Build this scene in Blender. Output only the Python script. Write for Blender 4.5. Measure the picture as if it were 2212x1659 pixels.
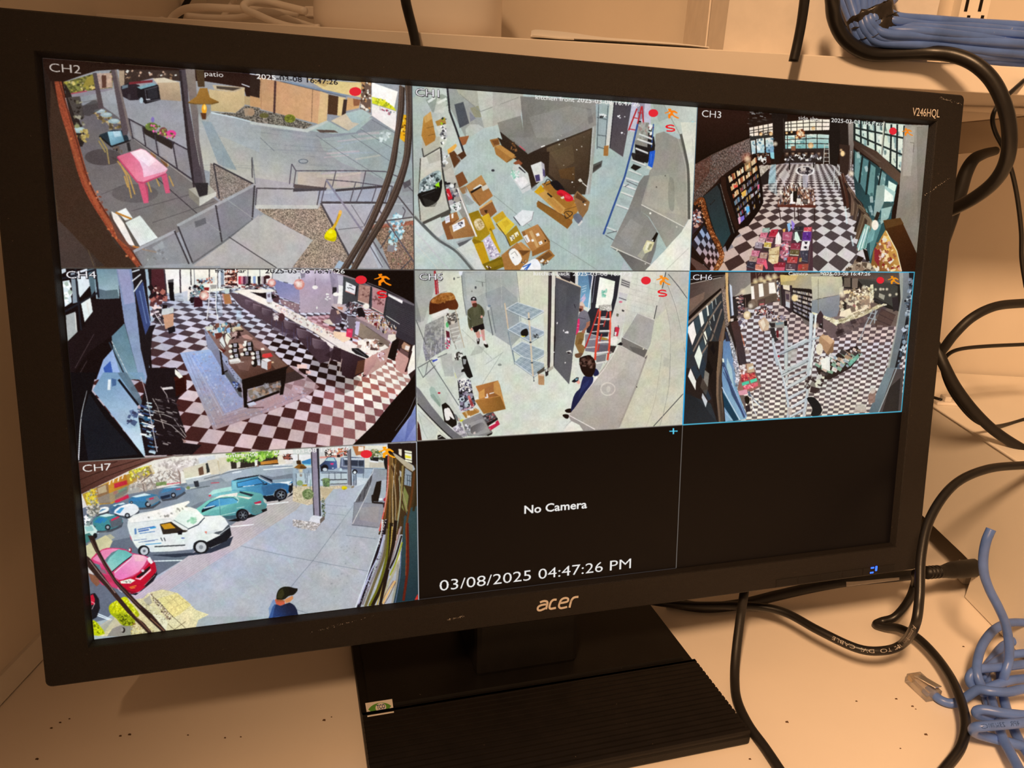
import bpy, bmesh, math, random
import numpy as np
from mathutils import Vector, Matrix
for o in list(bpy.data.objects): bpy.data.objects.remove(o)
SC = bpy.context.scene; COL = SC.collection
# ---------------------------------------------------------------- camera
F = 1605.406                                          # focal length in pixels of the 2212 x 1659 frame
CAM = np.array([0., 0., .349192])                     # metres above the desk top
RX = np.array([[.9983408, .0575815, 0.], [.0180701, -.3131736, .949524], [.0546726, -.9479487, -.3136945]])   # columns: right, down, forward
cd = bpy.data.cameras.new('camera'); cam = bpy.data.objects.new('camera', cd); COL.objects.link(cam)
cd.sensor_width = 36; cd.lens = 36*F/2212; cd.clip_start = .01; cd.clip_end = 20
m = Matrix([[RX[i][0], -RX[i][1], -RX[i][2], CAM[i]] for i in range(3)]+[[0, 0, 0, 1]]); cam.matrix_world = m
SC.camera = cam
# ---------------------------------------------------------------- light and exposure
vs = SC.view_settings; vs.view_transform = 'Standard'; vs.look = 'None'; vs.exposure = 0; vs.gamma = 1; vs.use_curve_mapping = False
wd = bpy.data.worlds.new('room_light'); SC.world = wd; wd.use_nodes = True
wd.node_tree.nodes['Background'].inputs[0].default_value = (1., .58, .30, 1); wd.node_tree.nodes['Background'].inputs[1].default_value = .30
ld = bpy.data.lights.new('ceiling_lamp', 'AREA'); ld.shape = 'DISK'; ld.size = .34; ld.energy = 92; ld.color = (1., .60, .31)
lo = bpy.data.objects.new('ceiling_lamp', ld); COL.objects.link(lo); lo.location = (-.48, -.80, 1.52)
lo.rotation_euler = (Vector((.05, .45, .05))-Vector(lo.location)).to_track_quat('-Z', 'Y').to_euler()
lo['label'] = 'warm round lamp above and behind the viewer, lighting the desk'; lo['category'] = 'lamp'
# ---------------------------------------------------------------- helpers
def at(x, y, d=None, z=None, Y=None, X=None):
    """world point seen at pixel x, y of the photograph: at camera depth d, or on the plane of a height, a Y or an X"""
    v = RX @ np.array([(x-1106)/F, (y-829.5)/F, 1.])
    if d is not None: return CAM+v*d
    if z is not None: return CAM+v*((z-CAM[2])/v[2])
    if Y is not None: return CAM+v*(Y/v[1])
    return CAM+v*(X/v[0])
def tag(o, label=None, cat=None, group=None, kind=None):
    for k, v in (('label', label), ('category', cat), ('group', group), ('kind', kind)):
        if v: o[k] = v
    return o
def thing(name, label, cat, loc, group=None):
    o = bpy.data.objects.new(name, None); COL.objects.link(o); o.location = loc; o.empty_display_size = .02
    bpy.context.view_layer.update()
    return tag(o, label, cat, group)
def obj(name, vf, mat, parent=None, smooth=False, bevel=0, label=None, cat=None, group=None, kind=None, seg=2):
    v, f = vf[:2]
    off = np.zeros(3); p = parent
    while p is not None: off += np.array(p.location); p = p.parent
    v = np.asarray(v, float)
    loc = np.zeros(3)
    if parent is None:
        loc = (v.min(0)+v.max(0))/2; loc[2] = v[:, 2].min(); off = loc
    me = bpy.data.meshes.new(name); me.from_pydata((v-off).tolist(), [], [list(map(int, q)) for q in f]); me.update()
    if len(vf) > 2:
        uv = me.uv_layers.new()
        for l, w in zip(me.loops, vf[2]): uv.data[l.index].uv = w
    o = bpy.data.objects.new(name, me); COL.objects.link(o); o.location = loc; o.parent = parent
    me.materials.append(mat)
    if smooth: me.polygons.foreach_set('use_smooth', [True]*len(me.polygons))
    if bevel:
        b = o.modifiers.new('bevel', 'BEVEL'); b.width = bevel; b.segments = seg; b.limit_method = 'ANGLE'; b.angle_limit = .6
    return tag(o, label, cat, group, kind)
def join(*parts):
    V, Q, n = [], [], 0
    for v, f in parts:
        V += [list(a) for a in v]; Q += [[i+n for i in q] for q in f]; n += len(v)
    return np.array(V), Q
BOXF = [[0, 3, 2, 1], [4, 5, 6, 7], [0, 1, 5, 4], [1, 2, 6, 5], [2, 3, 7, 6], [3, 0, 4, 7]]
def hexa(a, b):
    """solid between two quads"""
    return np.r_[np.array(a), np.array(b)], BOXF
def box(x0, y0, z0, x1, y1, z1):
    return hexa([(x0, y0, z0), (x1, y0, z0), (x1, y1, z0), (x0, y1, z0)], [(x0, y0, z1), (x1, y0, z1), (x1, y1, z1), (x0, y1, z1)])
def prism(poly, o, u, v, w, h0, h1):
    """polygon in the frame (o; u, v), thickened along w from h0 to h1"""
    p = np.asarray(poly, float); n = len(p); o, u, v, w = map(np.asarray, (o, u, v, w))
    a = o+p[:, :1]*u+p[:, 1:]*v
    return np.r_[a+w*h0, a+w*h1], [list(range(n))[::-1], list(range(n, 2*n))]+[[i, (i+1) % n, n+(i+1) % n, n+i] for i in range(n)]
def cr(p, n=8):
    p = np.asarray(p, float); q = np.r_[[2*p[0]-p[1]], p, [2*p[-1]-p[-2]]]; out = []
    for i in range(len(p)-1):
        a, b, c, d = q[i:i+4]
        for t in np.arange(n)/n: out.append(.5*((2*b)+(c-a)*t+(2*a-5*b+4*c-d)*t*t+(3*b-a-3*c+d)*t**3))
    return np.array(out+[p[-1]])
def tube(path, r, k=12, n=8, raw=False, flat=1.):
    p = path if raw else cr(path, n); m = len(p)
    t = np.gradient(p, axis=0); t /= np.linalg.norm(t, axis=1, keepdims=True)
    a = np.cross(t[0], [.3, .5, .8]); a /= np.linalg.norm(a); V = []; Q = []
    r = np.broadcast_to(np.asarray(r, float), (m,)) if np.ndim(r) == 0 else np.interp(np.linspace(0, 1, m), np.linspace(0, 1, len(r)), r)
    for i in range(m):
        a = a-t[i]*(a@t[i]); a /= np.linalg.norm(a); b = np.cross(t[i], a)
        for j in range(k):
            th = 2*math.pi*j/k; V.append(p[i]+r[i]*(a*math.cos(th)+b*math.sin(th)*flat))
    for i in range(m-1):
        for j in range(k): Q.append([i*k+j, i*k+(j+1) % k, (i+1)*k+(j+1) % k, (i+1)*k+j])
    return np.array(V), Q+[list(range(k))[::-1], list(range((m-1)*k, m*k))]
# ---------------------------------------------------------------- materials
def mat(name, col, rough=.5, spec=.5, noise=0., nscale=60., bump=0., bscale=300., metal=0., wear=None, coat=0., trans=0., emit=0., stretch=None):
    m_ = bpy.data.materials.new(name); m_.use_nodes = True; nt = m_.node_tree; b = nt.nodes['Principled BSDF']
    b.inputs['Base Color'].default_value = (*col, 1); b.inputs['Roughness'].default_value = rough; b.inputs['Specular IOR Level'].default_value = spec; b.inputs['Metallic'].default_value = metal
    b.inputs['Coat Weight'].default_value = coat; b.inputs['Transmission Weight'].default_value = trans
    if emit: b.inputs['Emission Color'].default_value = (*col, 1); b.inputs['Emission Strength'].default_value = emit
    if noise or bump or wear:
        tc = nt.nodes.new('ShaderNodeTexCoord'); src = tc.outputs['Object']
        if stretch:
            mp = nt.nodes.new('ShaderNodeMapping'); mp.inputs['Scale'].default_value = stretch; nt.links.new(src, mp.inputs[0]); src = mp.outputs[0]
    def tex(sc, det=4):
        t = nt.nodes.new('ShaderNodeTexNoise'); t.inputs['Scale'].default_value = sc; t.inputs['Detail'].default_value = det; nt.links.new(src, t.inputs['Vector']); return t
    last = None
    if noise:
        t = tex(nscale); r = nt.nodes.new('ShaderNodeValToRGB'); r.color_ramp.elements[0].position = .3; r.color_ramp.elements[1].position = .7
        r.color_ramp.elements[0].color = (*[max(c*(1-noise), 0) for c in col], 1); r.color_ramp.elements[1].color = (*[min(c*(1+noise), 1) for c in col], 1)
        nt.links.new(t.outputs['Fac'], r.inputs[0]); last = r.outputs[0]; nt.links.new(last, b.inputs['Base Color'])
    if wear:                                          # sparse specks: (scale, threshold, colour)
        for sc, th, wc in wear:
            t = tex(sc, 2); r = nt.nodes.new('ShaderNodeValToRGB'); r.color_ramp.elements[0].position = th; r.color_ramp.elements[1].position = min(th+.015, 1)
            nt.links.new(t.outputs['Fac'], r.inputs[0]); mx = nt.nodes.new('ShaderNodeMix'); mx.data_type = 'RGBA'
            nt.links.new(r.outputs[0], mx.inputs[0])
            if last: nt.links.new(last, mx.inputs[6])
            else: mx.inputs[6].default_value = (*col, 1)
            mx.inputs[7].default_value = (*wc, 1); last = mx.outputs[2]; nt.links.new(last, b.inputs['Base Color'])
    if bump:
        t = tex(bscale, 3); bp = nt.nodes.new('ShaderNodeBump'); bp.inputs['Strength'].default_value = bump; bp.inputs['Distance'].default_value = .001
        nt.links.new(t.outputs['Fac'], bp.inputs['Height']); nt.links.new(bp.outputs[0], b.inputs['Normal'])
    return m_
M_WALL = mat('painted_wall', (.66, .585, .50), .8, .2, .05, 9, .12, 140)
M_LAM = mat('white_laminate', (.78, .70, .62), .42, .35, .03, 14, 0, 0, wear=[(46, .755, (.16, .09, .05))])
M_DESK = mat('desk_laminate', (.80, .715, .635), .40, .35, .035, 7, .03, 600, wear=[(60, .80, (.14, .075, .04))])
M_PANEL = mat('painted_side_panel', (.66, .60, .53), .6, .3, .04, 10, .05, 90, stretch=(1, 6, 1))
M_METAL = mat('white_painted_metal', (.78, .72, .64), .45, .4, .02, 20)
M_BEZEL = mat('textured_black_plastic', (.011, .0082, .0070), .5, .3, .25, 900, .55, 2600, wear=[(700, .76, (.10, .075, .055))])
M_BLACK = mat('black_plastic', (.006, .0048, .0042), .45, .3, .2, 60, .08, 900, wear=[(420, .79, (.16, .12, .09))])
M_RIB = mat('ribbed_black_plastic', (.008, .006, .0052), .48, .3, .2, 80, .08, 900, wear=[(360, .785, (.18, .13, .10))])
M_GLOSS = mat('panel_border', (.0045, .0035, .0035), .35, .3)
M_CABLE = mat('black_cable_jacket', (.010, .0085, .008), .36, .45, .2, 90, .05, 400)
M_CABLE2 = mat('dull_black_cable_jacket', (.012, .010, .009), .5, .4, .2, 90, .08, 500)
M_BLUE = mat('blue_cable_jacket', (.085, .165, .47), .38, .45, .18, 60, .10, 260, wear=[(120, .74, (.26, .33, .56))])
M_WCABLE = mat('white_cable_jacket', (.80, .74, .68), .42, .4, .02, 30)
M_DEVICE = mat('white_device_plastic', (.80, .73, .665), .5, .35, .015, 20)
M_CARTON = mat('white_carton', (.72, .655, .59), .75, .2, .05, 60, .18, 260)
M_PAPER = mat('white_paper', (.80, .76, .72), .8, .15)
M_TAPE = mat('black_tape', (.018, .014, .012), .33, .5, .25, 120, .35, 160)
M_PRINT = mat('silver_print', (.62, .57, .53), .45, .5)
M_CPRINT = mat('grey_cable_print', (.42, .38, .35), .6, .3)
M_INK = mat('black_ink', (.02, .018, .02), .6, .2)
M_LED = mat('blue_light', (.02, .10, 1.), .4, .3, emit=2.2)
M_GREEN = mat('green_print', (.11, .33, .05), .5, .3); M_NAVY = mat('navy_print', (.02, .05, .16), .5, .3)
M_LABEL = mat('white_label', (.82, .77, .72), .6, .25)
M_CLEAR = mat('clear_plastic', (.93, .86, .80), .12, .5, trans=.82); M_GOLD = mat('gold_contact', (.55, .38, .14), .3, .5, metal=1.)
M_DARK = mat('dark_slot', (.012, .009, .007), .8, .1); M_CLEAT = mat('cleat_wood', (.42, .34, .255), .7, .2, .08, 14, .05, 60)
M_CRUMB = mat('brown_crumb', (.10, .055, .03), .8, .2)
# ---------------------------------------------------------------- the setting
obj('wall_back', box(-.33, .78, -.75, 1.3, .82, 1.6), M_WALL, kind='structure')
obj('wall_left', box(-.36, -.5, -.75, -.311, .78, 1.6), M_WALL, kind='structure')
obj('trim_1', hexa([(-.311, -.4, .001), (-.303, -.4, .001), (-.303, .78, .001), (-.311, .78, .001)], [(-.311, -.4, .013), (-.3085, -.4, .013), (-.3085, .78, .013), (-.311, .78, .013)]), M_PANEL, kind='structure')
obj('floor', box(-.36, -1.2, -.78, 1.3, .82, -.75), M_PANEL, kind='structure')
desk = thing('desk', 'broad white laminate desk top that carries the black monitor', 'desk', (.45, .2, 0))
obj('desktop', box(-.305, -.16, -.028, 1.25, .778, 0), M_DESK, desk, bevel=.0015)
for x in (-.27, 1.2):
    for y in (-.12, .74): obj('leg', box(x-.02, y-.02, -.749, x+.02, y+.02, -.028), M_PANEL, desk)
shelf = thing('wall_shelf', 'long white laminate shelf board running behind the top of the monitor', 'shelf', (.3, .575, .398))
ZS = .4165
obj('board', box(-.309, .575, .398, 1.25, .779, ZS), M_LAM, shelf, bevel=.0008)
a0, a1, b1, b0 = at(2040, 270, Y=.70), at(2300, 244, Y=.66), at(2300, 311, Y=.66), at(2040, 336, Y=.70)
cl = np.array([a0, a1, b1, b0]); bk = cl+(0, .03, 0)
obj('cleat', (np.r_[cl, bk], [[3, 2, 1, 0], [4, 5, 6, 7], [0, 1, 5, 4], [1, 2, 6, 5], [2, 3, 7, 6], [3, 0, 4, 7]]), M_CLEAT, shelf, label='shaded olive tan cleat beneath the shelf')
# ---------------------------------------------------------------- screen picture painter

SW, SH, SS = 1920, 1080, 2
CV = np.zeros((SH*SS, SW*SS, 3), np.float32)
_rng = np.random.default_rng(7)
NOISE = _rng.random((SH*SS//2, SW*SS//2)).astype(np.float32)
# plane-to-picture homography of the monitor's glass, used only to bring traced points into screen pixels
HINV = None
class VW: ox = 0.0; oy = 0.0; k = 1.0; clip = (0, 0, SW*SS, SH*SS)
def V(ox, oy, k): VW.ox, VW.oy, VW.k = ox, oy, k
def hexc(h):
    h = h.lstrip('#')
    if len(h) == 3: h = ''.join(c*2 for c in h)
    return np.array([int(h[i:i+2], 16) for i in (0, 2, 4)], np.float32)/255
def nums(p):
    if isinstance(p, str): p = [float(v) for v in p.replace(',', ' ').split()]
    return np.asarray(p, float).reshape(-1, 2)
def to_scr(p):
    p = nums(p)/VW.k + (VW.ox, VW.oy)
    q = np.c_[p, np.ones(len(p))] @ HINV.T
    return q[:, :2]/q[:, 2:]*SS
def smooth(p, n=6, closed=False):
    p = nums(p)
    if len(p) < 3: return p
    q = np.r_[[p[-1]], p, [p[0]], [p[1]]] if closed else np.r_[[2*p[0]-p[1]], p, [2*p[-1]-p[-2]]]
    out = []
    m = len(p) if closed else len(p)-1
    for i in range(m):
        a, b, c, d = q[i:i+4]
        for t in np.arange(n)/n:
            out.append(.5*((2*b)+(c-a)*t+(2*a-5*b+4*c-d)*t*t+(3*b-a-3*c+d)*t**3))
    if not closed: out.append(p[-1])
    return np.array(out)
def mask_of(q):
    x0, y0, x1, y1 = VW.clip
    bx0 = max(int(math.floor(q[:, 0].min())), x0); bx1 = min(int(math.ceil(q[:, 0].max()))+1, x1)
    by0 = max(int(math.floor(q[:, 1].min())), y0); by1 = min(int(math.ceil(q[:, 1].max()))+1, y1)
    if bx1 <= bx0 or by1 <= by0: return None
    w, h = bx1-bx0, by1-by0
    tog = np.zeros((h, w+1), np.int32)
    r = np.roll(q, -1, 0)
    for (ax, ay), (cx, cy) in zip(q, r):
        if ay == cy: continue
        if ay > cy: ax, ay, cx, cy = cx, cy, ax, ay
        ya = max(int(math.ceil(ay-.5)), by0); yb = min(int(math.ceil(cy-.5)), by1)
        if yb <= ya: continue
        ys = np.arange(ya, yb)
        xs = ax+(ys+.5-ay)*(cx-ax)/(cy-ay)
        xi = np.clip(np.ceil(xs-.5).astype(int)-bx0, 0, w)
        np.add.at(tog, (ys-by0, xi), 1)
    return bx0, by0, bx1, by1, (np.cumsum(tog, 1)[:, :w] & 1).astype(np.float32)
def shade(col, box):
    bx0, by0, bx1, by1 = box
    if isinstance(col, str) and '>' not in col: return hexc(col)
    s, ax = col.split('@'); a, b = s.split('>')
    g = to_scr(ax); d = g[1]-g[0]; L = d@d+1e-9
    xs = np.arange(bx0, bx1); ys = np.arange(by0, by1)[:, None]
    t = np.clip(((xs-g[0, 0])*d[0]+(ys-g[0, 1])*d[1])/L, 0, 1)[..., None]
    return hexc(a)*(1-t)+hexc(b)*t
def blit(q, col, al=1., tex=0., ts=3):
    m = mask_of(q)
    if m is None: return
    bx0, by0, bx1, by1, k = m
    c = shade(col, (bx0, by0, bx1, by1))
    if tex:
        yy = (np.arange(by0, by1)//ts) % NOISE.shape[0]; xx = (np.arange(bx0, bx1)//ts) % NOISE.shape[1]
        c = np.clip(c*(1+tex*(NOISE[np.ix_(yy, xx)]-.5)*2)[..., None], 0, 1)
    k = (k*al)[..., None]
    R = CV[by0:by1, bx0:bx1]
    R += (c-R)*k
def P(col, pts, al=1., tex=0., ts=3, sm=0):
    p = nums(pts)
    if sm: p = smooth(p, sm, True)
    blit(to_scr(p), col, al, tex, ts)
def stroke(p, w):
    d = np.gradient(p, axis=0); n = np.c_[-d[:, 1], d[:, 0]]; n /= np.linalg.norm(n, axis=1, keepdims=True)+1e-9
    w = np.broadcast_to(np.asarray(w, float), (len(p),))[:, None] if np.ndim(w) == 0 else np.interp(np.linspace(0, 1, len(p)), np.linspace(0, 1, len(w)), w)[:, None]
    return np.r_[p+n*w/2, (p-n*w/2)[::-1]]
def L(col, w, *lines, al=1., sm=0, tex=0.):
    for pts in lines:
        p = nums(pts)
        if sm: p = smooth(p, sm)
        if not sm and len(p) > 2 and np.ndim(w) == 0:
            for a, b in zip(p[:-1], p[1:]): blit(to_scr(stroke(np.array([a, b]), w)), col, al, tex)
        else: blit(to_scr(stroke(p, w)), col, al, tex)
def El(col, x, y, rx, ry=None, al=1., rot=0., tex=0., n=20):
    ry = rx if ry is None else ry
    t = np.linspace(0, 2*np.pi, n, endpoint=False); c, s = math.cos(rot), math.sin(rot)
    u, v = rx*np.cos(t), ry*np.sin(t)
    blit(to_scr(np.c_[x+u*c-v*s, y+u*s+v*c]), col, al, tex)
def glow(col, x, y, r, al=1.):
    for f in (1., .82, .66, .5, .36, .22): El(col, x, y, r*f, al=al*.24)
def speck(pts, cols, n, s=(6, 14), seed=1, al=1., ang=None, asp=(.4, 1.)):
    rn = random.Random(seed); p = nums(pts); cols = cols.split()
    x0, y0 = p.min(0); x1, y1 = p.max(0); k = 0; tries = 0
    while k < n and tries < n*20:
        tries += 1
        x, y = rn.uniform(x0, x1), rn.uniform(y0, y1)
        ins = False
        for (ax, ay), (bx, by) in zip(p, np.roll(p, -1, 0)):
            if (ay > y) != (by > y) and x < (bx-ax)*(y-ay)/(by-ay)+ax: ins = not ins
        if not ins: continue
        k += 1
        a = rn.uniform(*s); b = a*rn.uniform(*asp); th = rn.uniform(0, 3.14) if ang is None else ang+rn.uniform(-.15, .15)
        c, q = math.cos(th), math.sin(th)
        P(rn.choice(cols), [(x+u*a*c-v*b*q, y+u*a*q+v*b*c) for u, v in ((-.5, -.5), (.5, -.45), (.45, .5), (-.5, .4))], al)
def fit_h(uv, xy):
    A = []
    for (x, y), (u, v) in zip(nums(uv), nums(xy)):
        A += [[x, y, 1, 0, 0, 0, -u*x, -u*y, -u], [0, 0, 0, x, y, 1, -v*x, -v*y, -v]]
    return np.linalg.svd(np.array(A))[2][-1].reshape(3, 3)
def hmap(H, p):
    q = np.c_[p, np.ones(len(p))] @ H.T
    return q[:, :2]/q[:, 2:]
def checker(H, ia, ib, ja, jb, ca, cb, inside=None, odd=0, jit=.06, seed=3, both=True):
    """squares of a chequered floor: H maps tile indices to the current view's coordinates"""
    rn = random.Random(seed)
    for j in range(ja, jb):
        for i in range(ia, ib):
            q = hmap(H, np.array([[i, j], [i+1, j], [i+1, j+1], [i, j+1]], float))
            w = (np.array([[i, j]])+.5)
            if inside is not None and not inside(q.mean(0)): continue
            par = (i+j+odd) & 1
            c = (ca, cb)[par]
            if c is None: continue
            if callable(c): c = c(q.mean(0))
            f = 1+rn.uniform(-jit, jit); h = np.clip(hexc(c)*f, 0, 1)
            P('%02x%02x%02x' % tuple(int(v*255) for v in h), q)
def mixc(a, b, t):
    t = min(max(t, 0), 1); h = hexc(a)*(1-t)+hexc(b)*t
    return '%02x%02x%02x' % tuple(int(v*255) for v in h)
def inpoly(pts):
    p = nums(pts)
    def f(q):
        x, y = q; ins = False
        for (ax, ay), (bx, by) in zip(p, np.roll(p, -1, 0)):
            if (ay > y) != (by > y) and x < (bx-ax)*(y-ay)/(by-ay)+ax: ins = not ins
        return ins
    return f
def tile(c, r, base):
    xs, ys = (0, 642, 1277, 1920), (0, 360, 720, 1080)
    VW.clip = (xs[c]*SS, ys[r]*SS, xs[c+1]*SS, ys[r+1]*SS)
    CV[VW.clip[1]:VW.clip[3], VW.clip[0]:VW.clip[2]] = hexc(base)
# ---- screen art, first row
def art_patio():
    tile(0, 0, '9a9ca2')
    V(480, 300, 5.027)   # road
    P('8f959d>c3c0b4@900,-200,500,700', '-300,-300 2100,-300 2100,620 1000,560 300,500 -300,300')
    P('a9bab4', '1050,0 1900,-120 2080,300 2080,520 1700,420 1300,260 1100,120', .55)
    P('cdb9a8', '820,360 1500,360 1500,520 1180,540 820,500', .6)
    P('c4b3b4', '1250,380 1560,360 1540,500 1240,520', .5)
    P('9aa3a8', '0,40 60,190 160,340 20,320 0,310', .8)
    for i in range(26):
        random.seed(i); y = random.uniform(-190, 300); x = random.uniform(-250, 900)
        L(random.choice(['82868e', 'b9b9b8', '787d86', 'a8a9ab']), random.uniform(5, 14), [(x, y), (x+random.uniform(200, 700), y+random.uniform(10, 60))], al=.35)
    for i in range(14):
        random.seed(50+i); y = random.uniform(-100, 420); x = random.uniform(1000, 1500)
        L(random.choice(['b6d2c0', 'd8bcc4', 'a6b4c4', 'd8d0bc']), random.uniform(12, 26), [(x, y), (x+random.uniform(150, 420), y-random.uniform(10, 60))], al=.4)
    V(540, 0, 3.95)
    L('6c7078', 4, '0,1090 210,1290', '560,1150 760,1290 1140,1530', '860,1150 1280,1430', '940,1100 1290,1310', '1040,1020 1250,1140')
    # far buildings
    V(0, 0, 3.95)
    P('2a1814', '350,490 2300,600 2400,900 2300,840 2100,820 2080,745 1800,700 1740,690 1530,690 1300,640 1010,590 820,600 540,690 560,830 430,900 350,520')
    P('6b6836', '540,700 790,630 960,620 960,745 560,805', tex=.3, ts=5)
    speck('545,700 790,630 960,620 960,745 560,805', 'a89a3e 3c3a24 8a8a46 d8c070 4a3426 b0a080', 70, (14, 34), 5)
    P('9a8a3c', '740,660 790,635 800,720 700,745'); P('c8a8a0', '820,625 950,620 960,740 830,760', .8); P('5a3a30', '865,640 905,640 905,745 870,750')
    P('8f8893', '560,800 960,745 965,830 700,850'); L('a84858', 10, '590,800 740,775')
    P('8c8d96>a2a4ac@700,900,900,760', '670,830 970,760 1010,900 880,890 700,1000')
    P('3a2d28', '1010,590 1530,600 1530,690 1300,665 1050,725')
    speck('1060,600 1500,610 1500,680 1300,655 1060,690', 'c8a890 8a6a50 d8d8d0 5a4a40', 22, (12, 30), 2)
    P('a8937c', '1015,600 1060,600 1060,720 1015,740'); P('d8cbb0', '1300,668 1400,660 1530,700 1340,712')
    P('c2aa8a>a59078@1340,700,1350,870', '1340,705 1530,700 1545,860 1370,850 1355,800')
    P('2a2228', '1030,735 1100,700 1190,725 1185,850 1110,855 1030,815'); P('7a2c34', '1100,700 1300,680 1300,700 1100,720'); P('6b7c86', '1040,730 1090,720 1090,745 1040,760')
    P('19171c', '1165,745 1300,708 1350,725 1368,850 1240,885 1175,830'); P('7fa8b2', '1165,742 1300,705 1335,722 1200,760'); L('55555c', 7, '1235,760 1250,850', '1240,765 1345,735', '1250,865 1365,845')
    P('2a2a30', '1255,765 1340,740 1350,835 1262,852'); El('b8ccd4', 1205, 855, 16, 26); El('3a3438', 1100, 825, 14, 28); L('d8d8dc', 10, '1245,848 1280,846')
    P('cfb88e>bea578@1800,750,1800,960', '1780,760 2000,785 2088,742 2085,900 2010,962 1800,945'); P('c4b294', '1810,722 2080,742 2000,785 1830,762'); P('4a4038', '1845,732 2060,748 1990,772 1850,755')
    P('b49a72', '2085,815 2250,850 2250,920 2085,890'); L('d8d8e0', 9, '2060,715 2130,740', '2130,628 2210,640')
    P('6a635a', '1800,955 2010,965 2090,900 2212,920 2260,1060 2100,1020 1900,975', tex=.5, ts=3); P('a89078', '2080,925 2160,915 2170,980 2090,990'); L('c8d4da', 12, '1800,960 2000,1000 2230,1060')
    P('a6acb2', '1800,970 2000,1010 2230,1075 2212,1300 1750,1100', .7)
    P('8c9aa2', '1720,1030 1800,1040 2020,1450 1860,1400', .8)
    V(540, 0, 3.95)
    P('c0946e>cfa27a@100,700,560,900', '70,655 600,770 580,1055 90,930'); L('8a6a50', 6, '535,760 525,1040'); L('a87c5a', 5, '95,660 95,930')
    P('2e201b', '0,640 75,655 88,690 80,835 0,810'); P('c09468', '0,815 80,835 95,920 0,905')
    P('e2c98c', '480,670 860,700 960,700 950,830 850,810 640,770'); P('b79a62', '480,668 700,690 640,740', .7); P('7e8ea2', '250,690 330,690 620,760 860,815 820,825 590,775', .95); L('565a66', 6, '255,692 600,775 820,825')
    L('4a3230', 18, '216,690 205,1015')
    P('d8b888', '600,775 672,802 655,1040 578,1058'); P('4a3222', '670,805 755,822 745,982 662,972'); P('dcc48c', '755,822 815,835 800,992 745,985'); P('3a2c28', '800,845 832,850 815,992 782,985')
    P('caa070', '832,830 945,850 930,920 820,945'); P('8a5a40', '880,840 945,850 930,900 885,905'); P('6a5448', '955,700 1038,700 1030,960 940,925'); speck('955,700 1038,700 1030,960 945,920', 'e8e0d0 8a9aa0 3a2a20 c09060', 40, (12, 26), 3)
    P('fffaf2', '1040,700 1262,780 1230,930 1040,880'); P('d6da28', '1042,825 1140,850 1225,910 1250,945 1080,890 1042,880'); speck('1042,830 1140,850 1240,930 1070,885', 'f0f060 8a9a20 e8e030 a0a82a', 40, (10, 22), 4)
    P('f3ebe6', '1040,885 1250,950 1245,1120 1150,1060 1040,985'); speck('1050,895 1250,960 1245,1000 1150,960', 'a05060 808890 c0b0b0', 12, (12, 24), 8)
    P('cfc0a8', '820,965 960,930 1040,985 870,1130 690,1030'); P('a9bcbc', '815,965 960,930 1035,985 960,1060 870,1040')
    P('a9b9b6', '480,1110 660,1028 830,1120 1000,1010 1050,1000 900,1130 700,1140'); P('bfc4c0', '0,1035 480,1100 660,1025 670,1040 490,1128 0,1058')
    P('6a635a', '0,905 90,940 300,985 540,1062 470,1100 0,1032', tex=.6, ts=3); speck('0,920 300,990 500,1060 460,1090 0,1030', 'b0a898 3a3630 8a8478 58544c', 150, (6, 15), 6); El('74782c', 340, 1010, 48, 36, tex=.3); El('5e5a2c', 120, 985, 40, 22, al=.8); El('a88a70', 10, 955, 30, 34)
    P('5a4a44', '565,1105 720,1110 755,1130 600,1130'); El('5a626c', 455, 1375, 42, 20); El('a2a7ab', 455, 1375, 34, 14)
    speck('1110,1130 1200,1130 1170,1220 1110,1200', 'e8eef0 c8d0d4', 18, (14, 40), 9, .7)
    P('e2a61a', '1300,975 1362,985 1335,1225 1280,1180'); speck('1300,1000 1355,1000 1335,1200 1290,1160', '8a5a18 f0d060 5a3a10', 22, (10, 22), 7)
    # ground right of the fence
    V(480, 300, 5.027)
    P('a9a6a9>b6b3b6@500,430,700,760', '360,420 740,480 1040,520 1060,720 1040,760 360,740'); P('c9c7c2', '360,715 1040,720 1040,765 360,760')
    P('a6aab8', '1040,560 1640,520 1830,520 1790,700 1090,690 1030,710'); P('c8ccd2', '1100,570 1900,480 1900,510 1110,600', .5); P('5a4e4c', '780,490 1140,530 1120,560 780,545')
    P('9c8a7b', '380,760 1040,760 1080,700 1230,960 1430,1360 1380,1410 760,1400 980,1100 450,810', tex=.55, ts=2); speck('390,765 1040,760 1080,710 1220,960 1400,1380 770,1395 980,1100 460,815', 'c8b09c 6a5a50 e0ccb8 8a7464 504540 b09884', 620, (6, 14), 10, .8)
    P('b4b1ad>bdb9b6@100,1050,800,1200', '340,880 450,818 985,1100 750,1405 590,1405 70,1070'); P('b2aca8', '-20,1170 80,1075 590,1405 -20,1405'); L('3a3638', 9, '70,1068 590,1400')
    P('aeacb6>b9b5b8@1200,700,1400,1200', '1080,700 1650,715 1790,720 1620,1000 1480,1300 1400,1350 1240,970'); P('b4b0b4', '1250,980 1530,950 1620,1030 1720,1400 1440,1400'); L('5a565c', 6, '1260,985 1530,955', '1400,710 1540,930')
    P('8f7464', '1600,960 2090,880 2090,1420 1830,1420 1740,1180', tex=.4, ts=3); P('b4b6b4', '1650,900 1780,860 2080,850 2080,880 1790,920 1610,950'); P('a84a34', '1620,930 2080,890 2080,930 1640,980', .5); speck('1640,980 2080,900 2080,1400 1850,1400', 'b09080 5a4438 c8a890 7a8a5a 984a34', 160, (8, 18), 12, .6)
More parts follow.
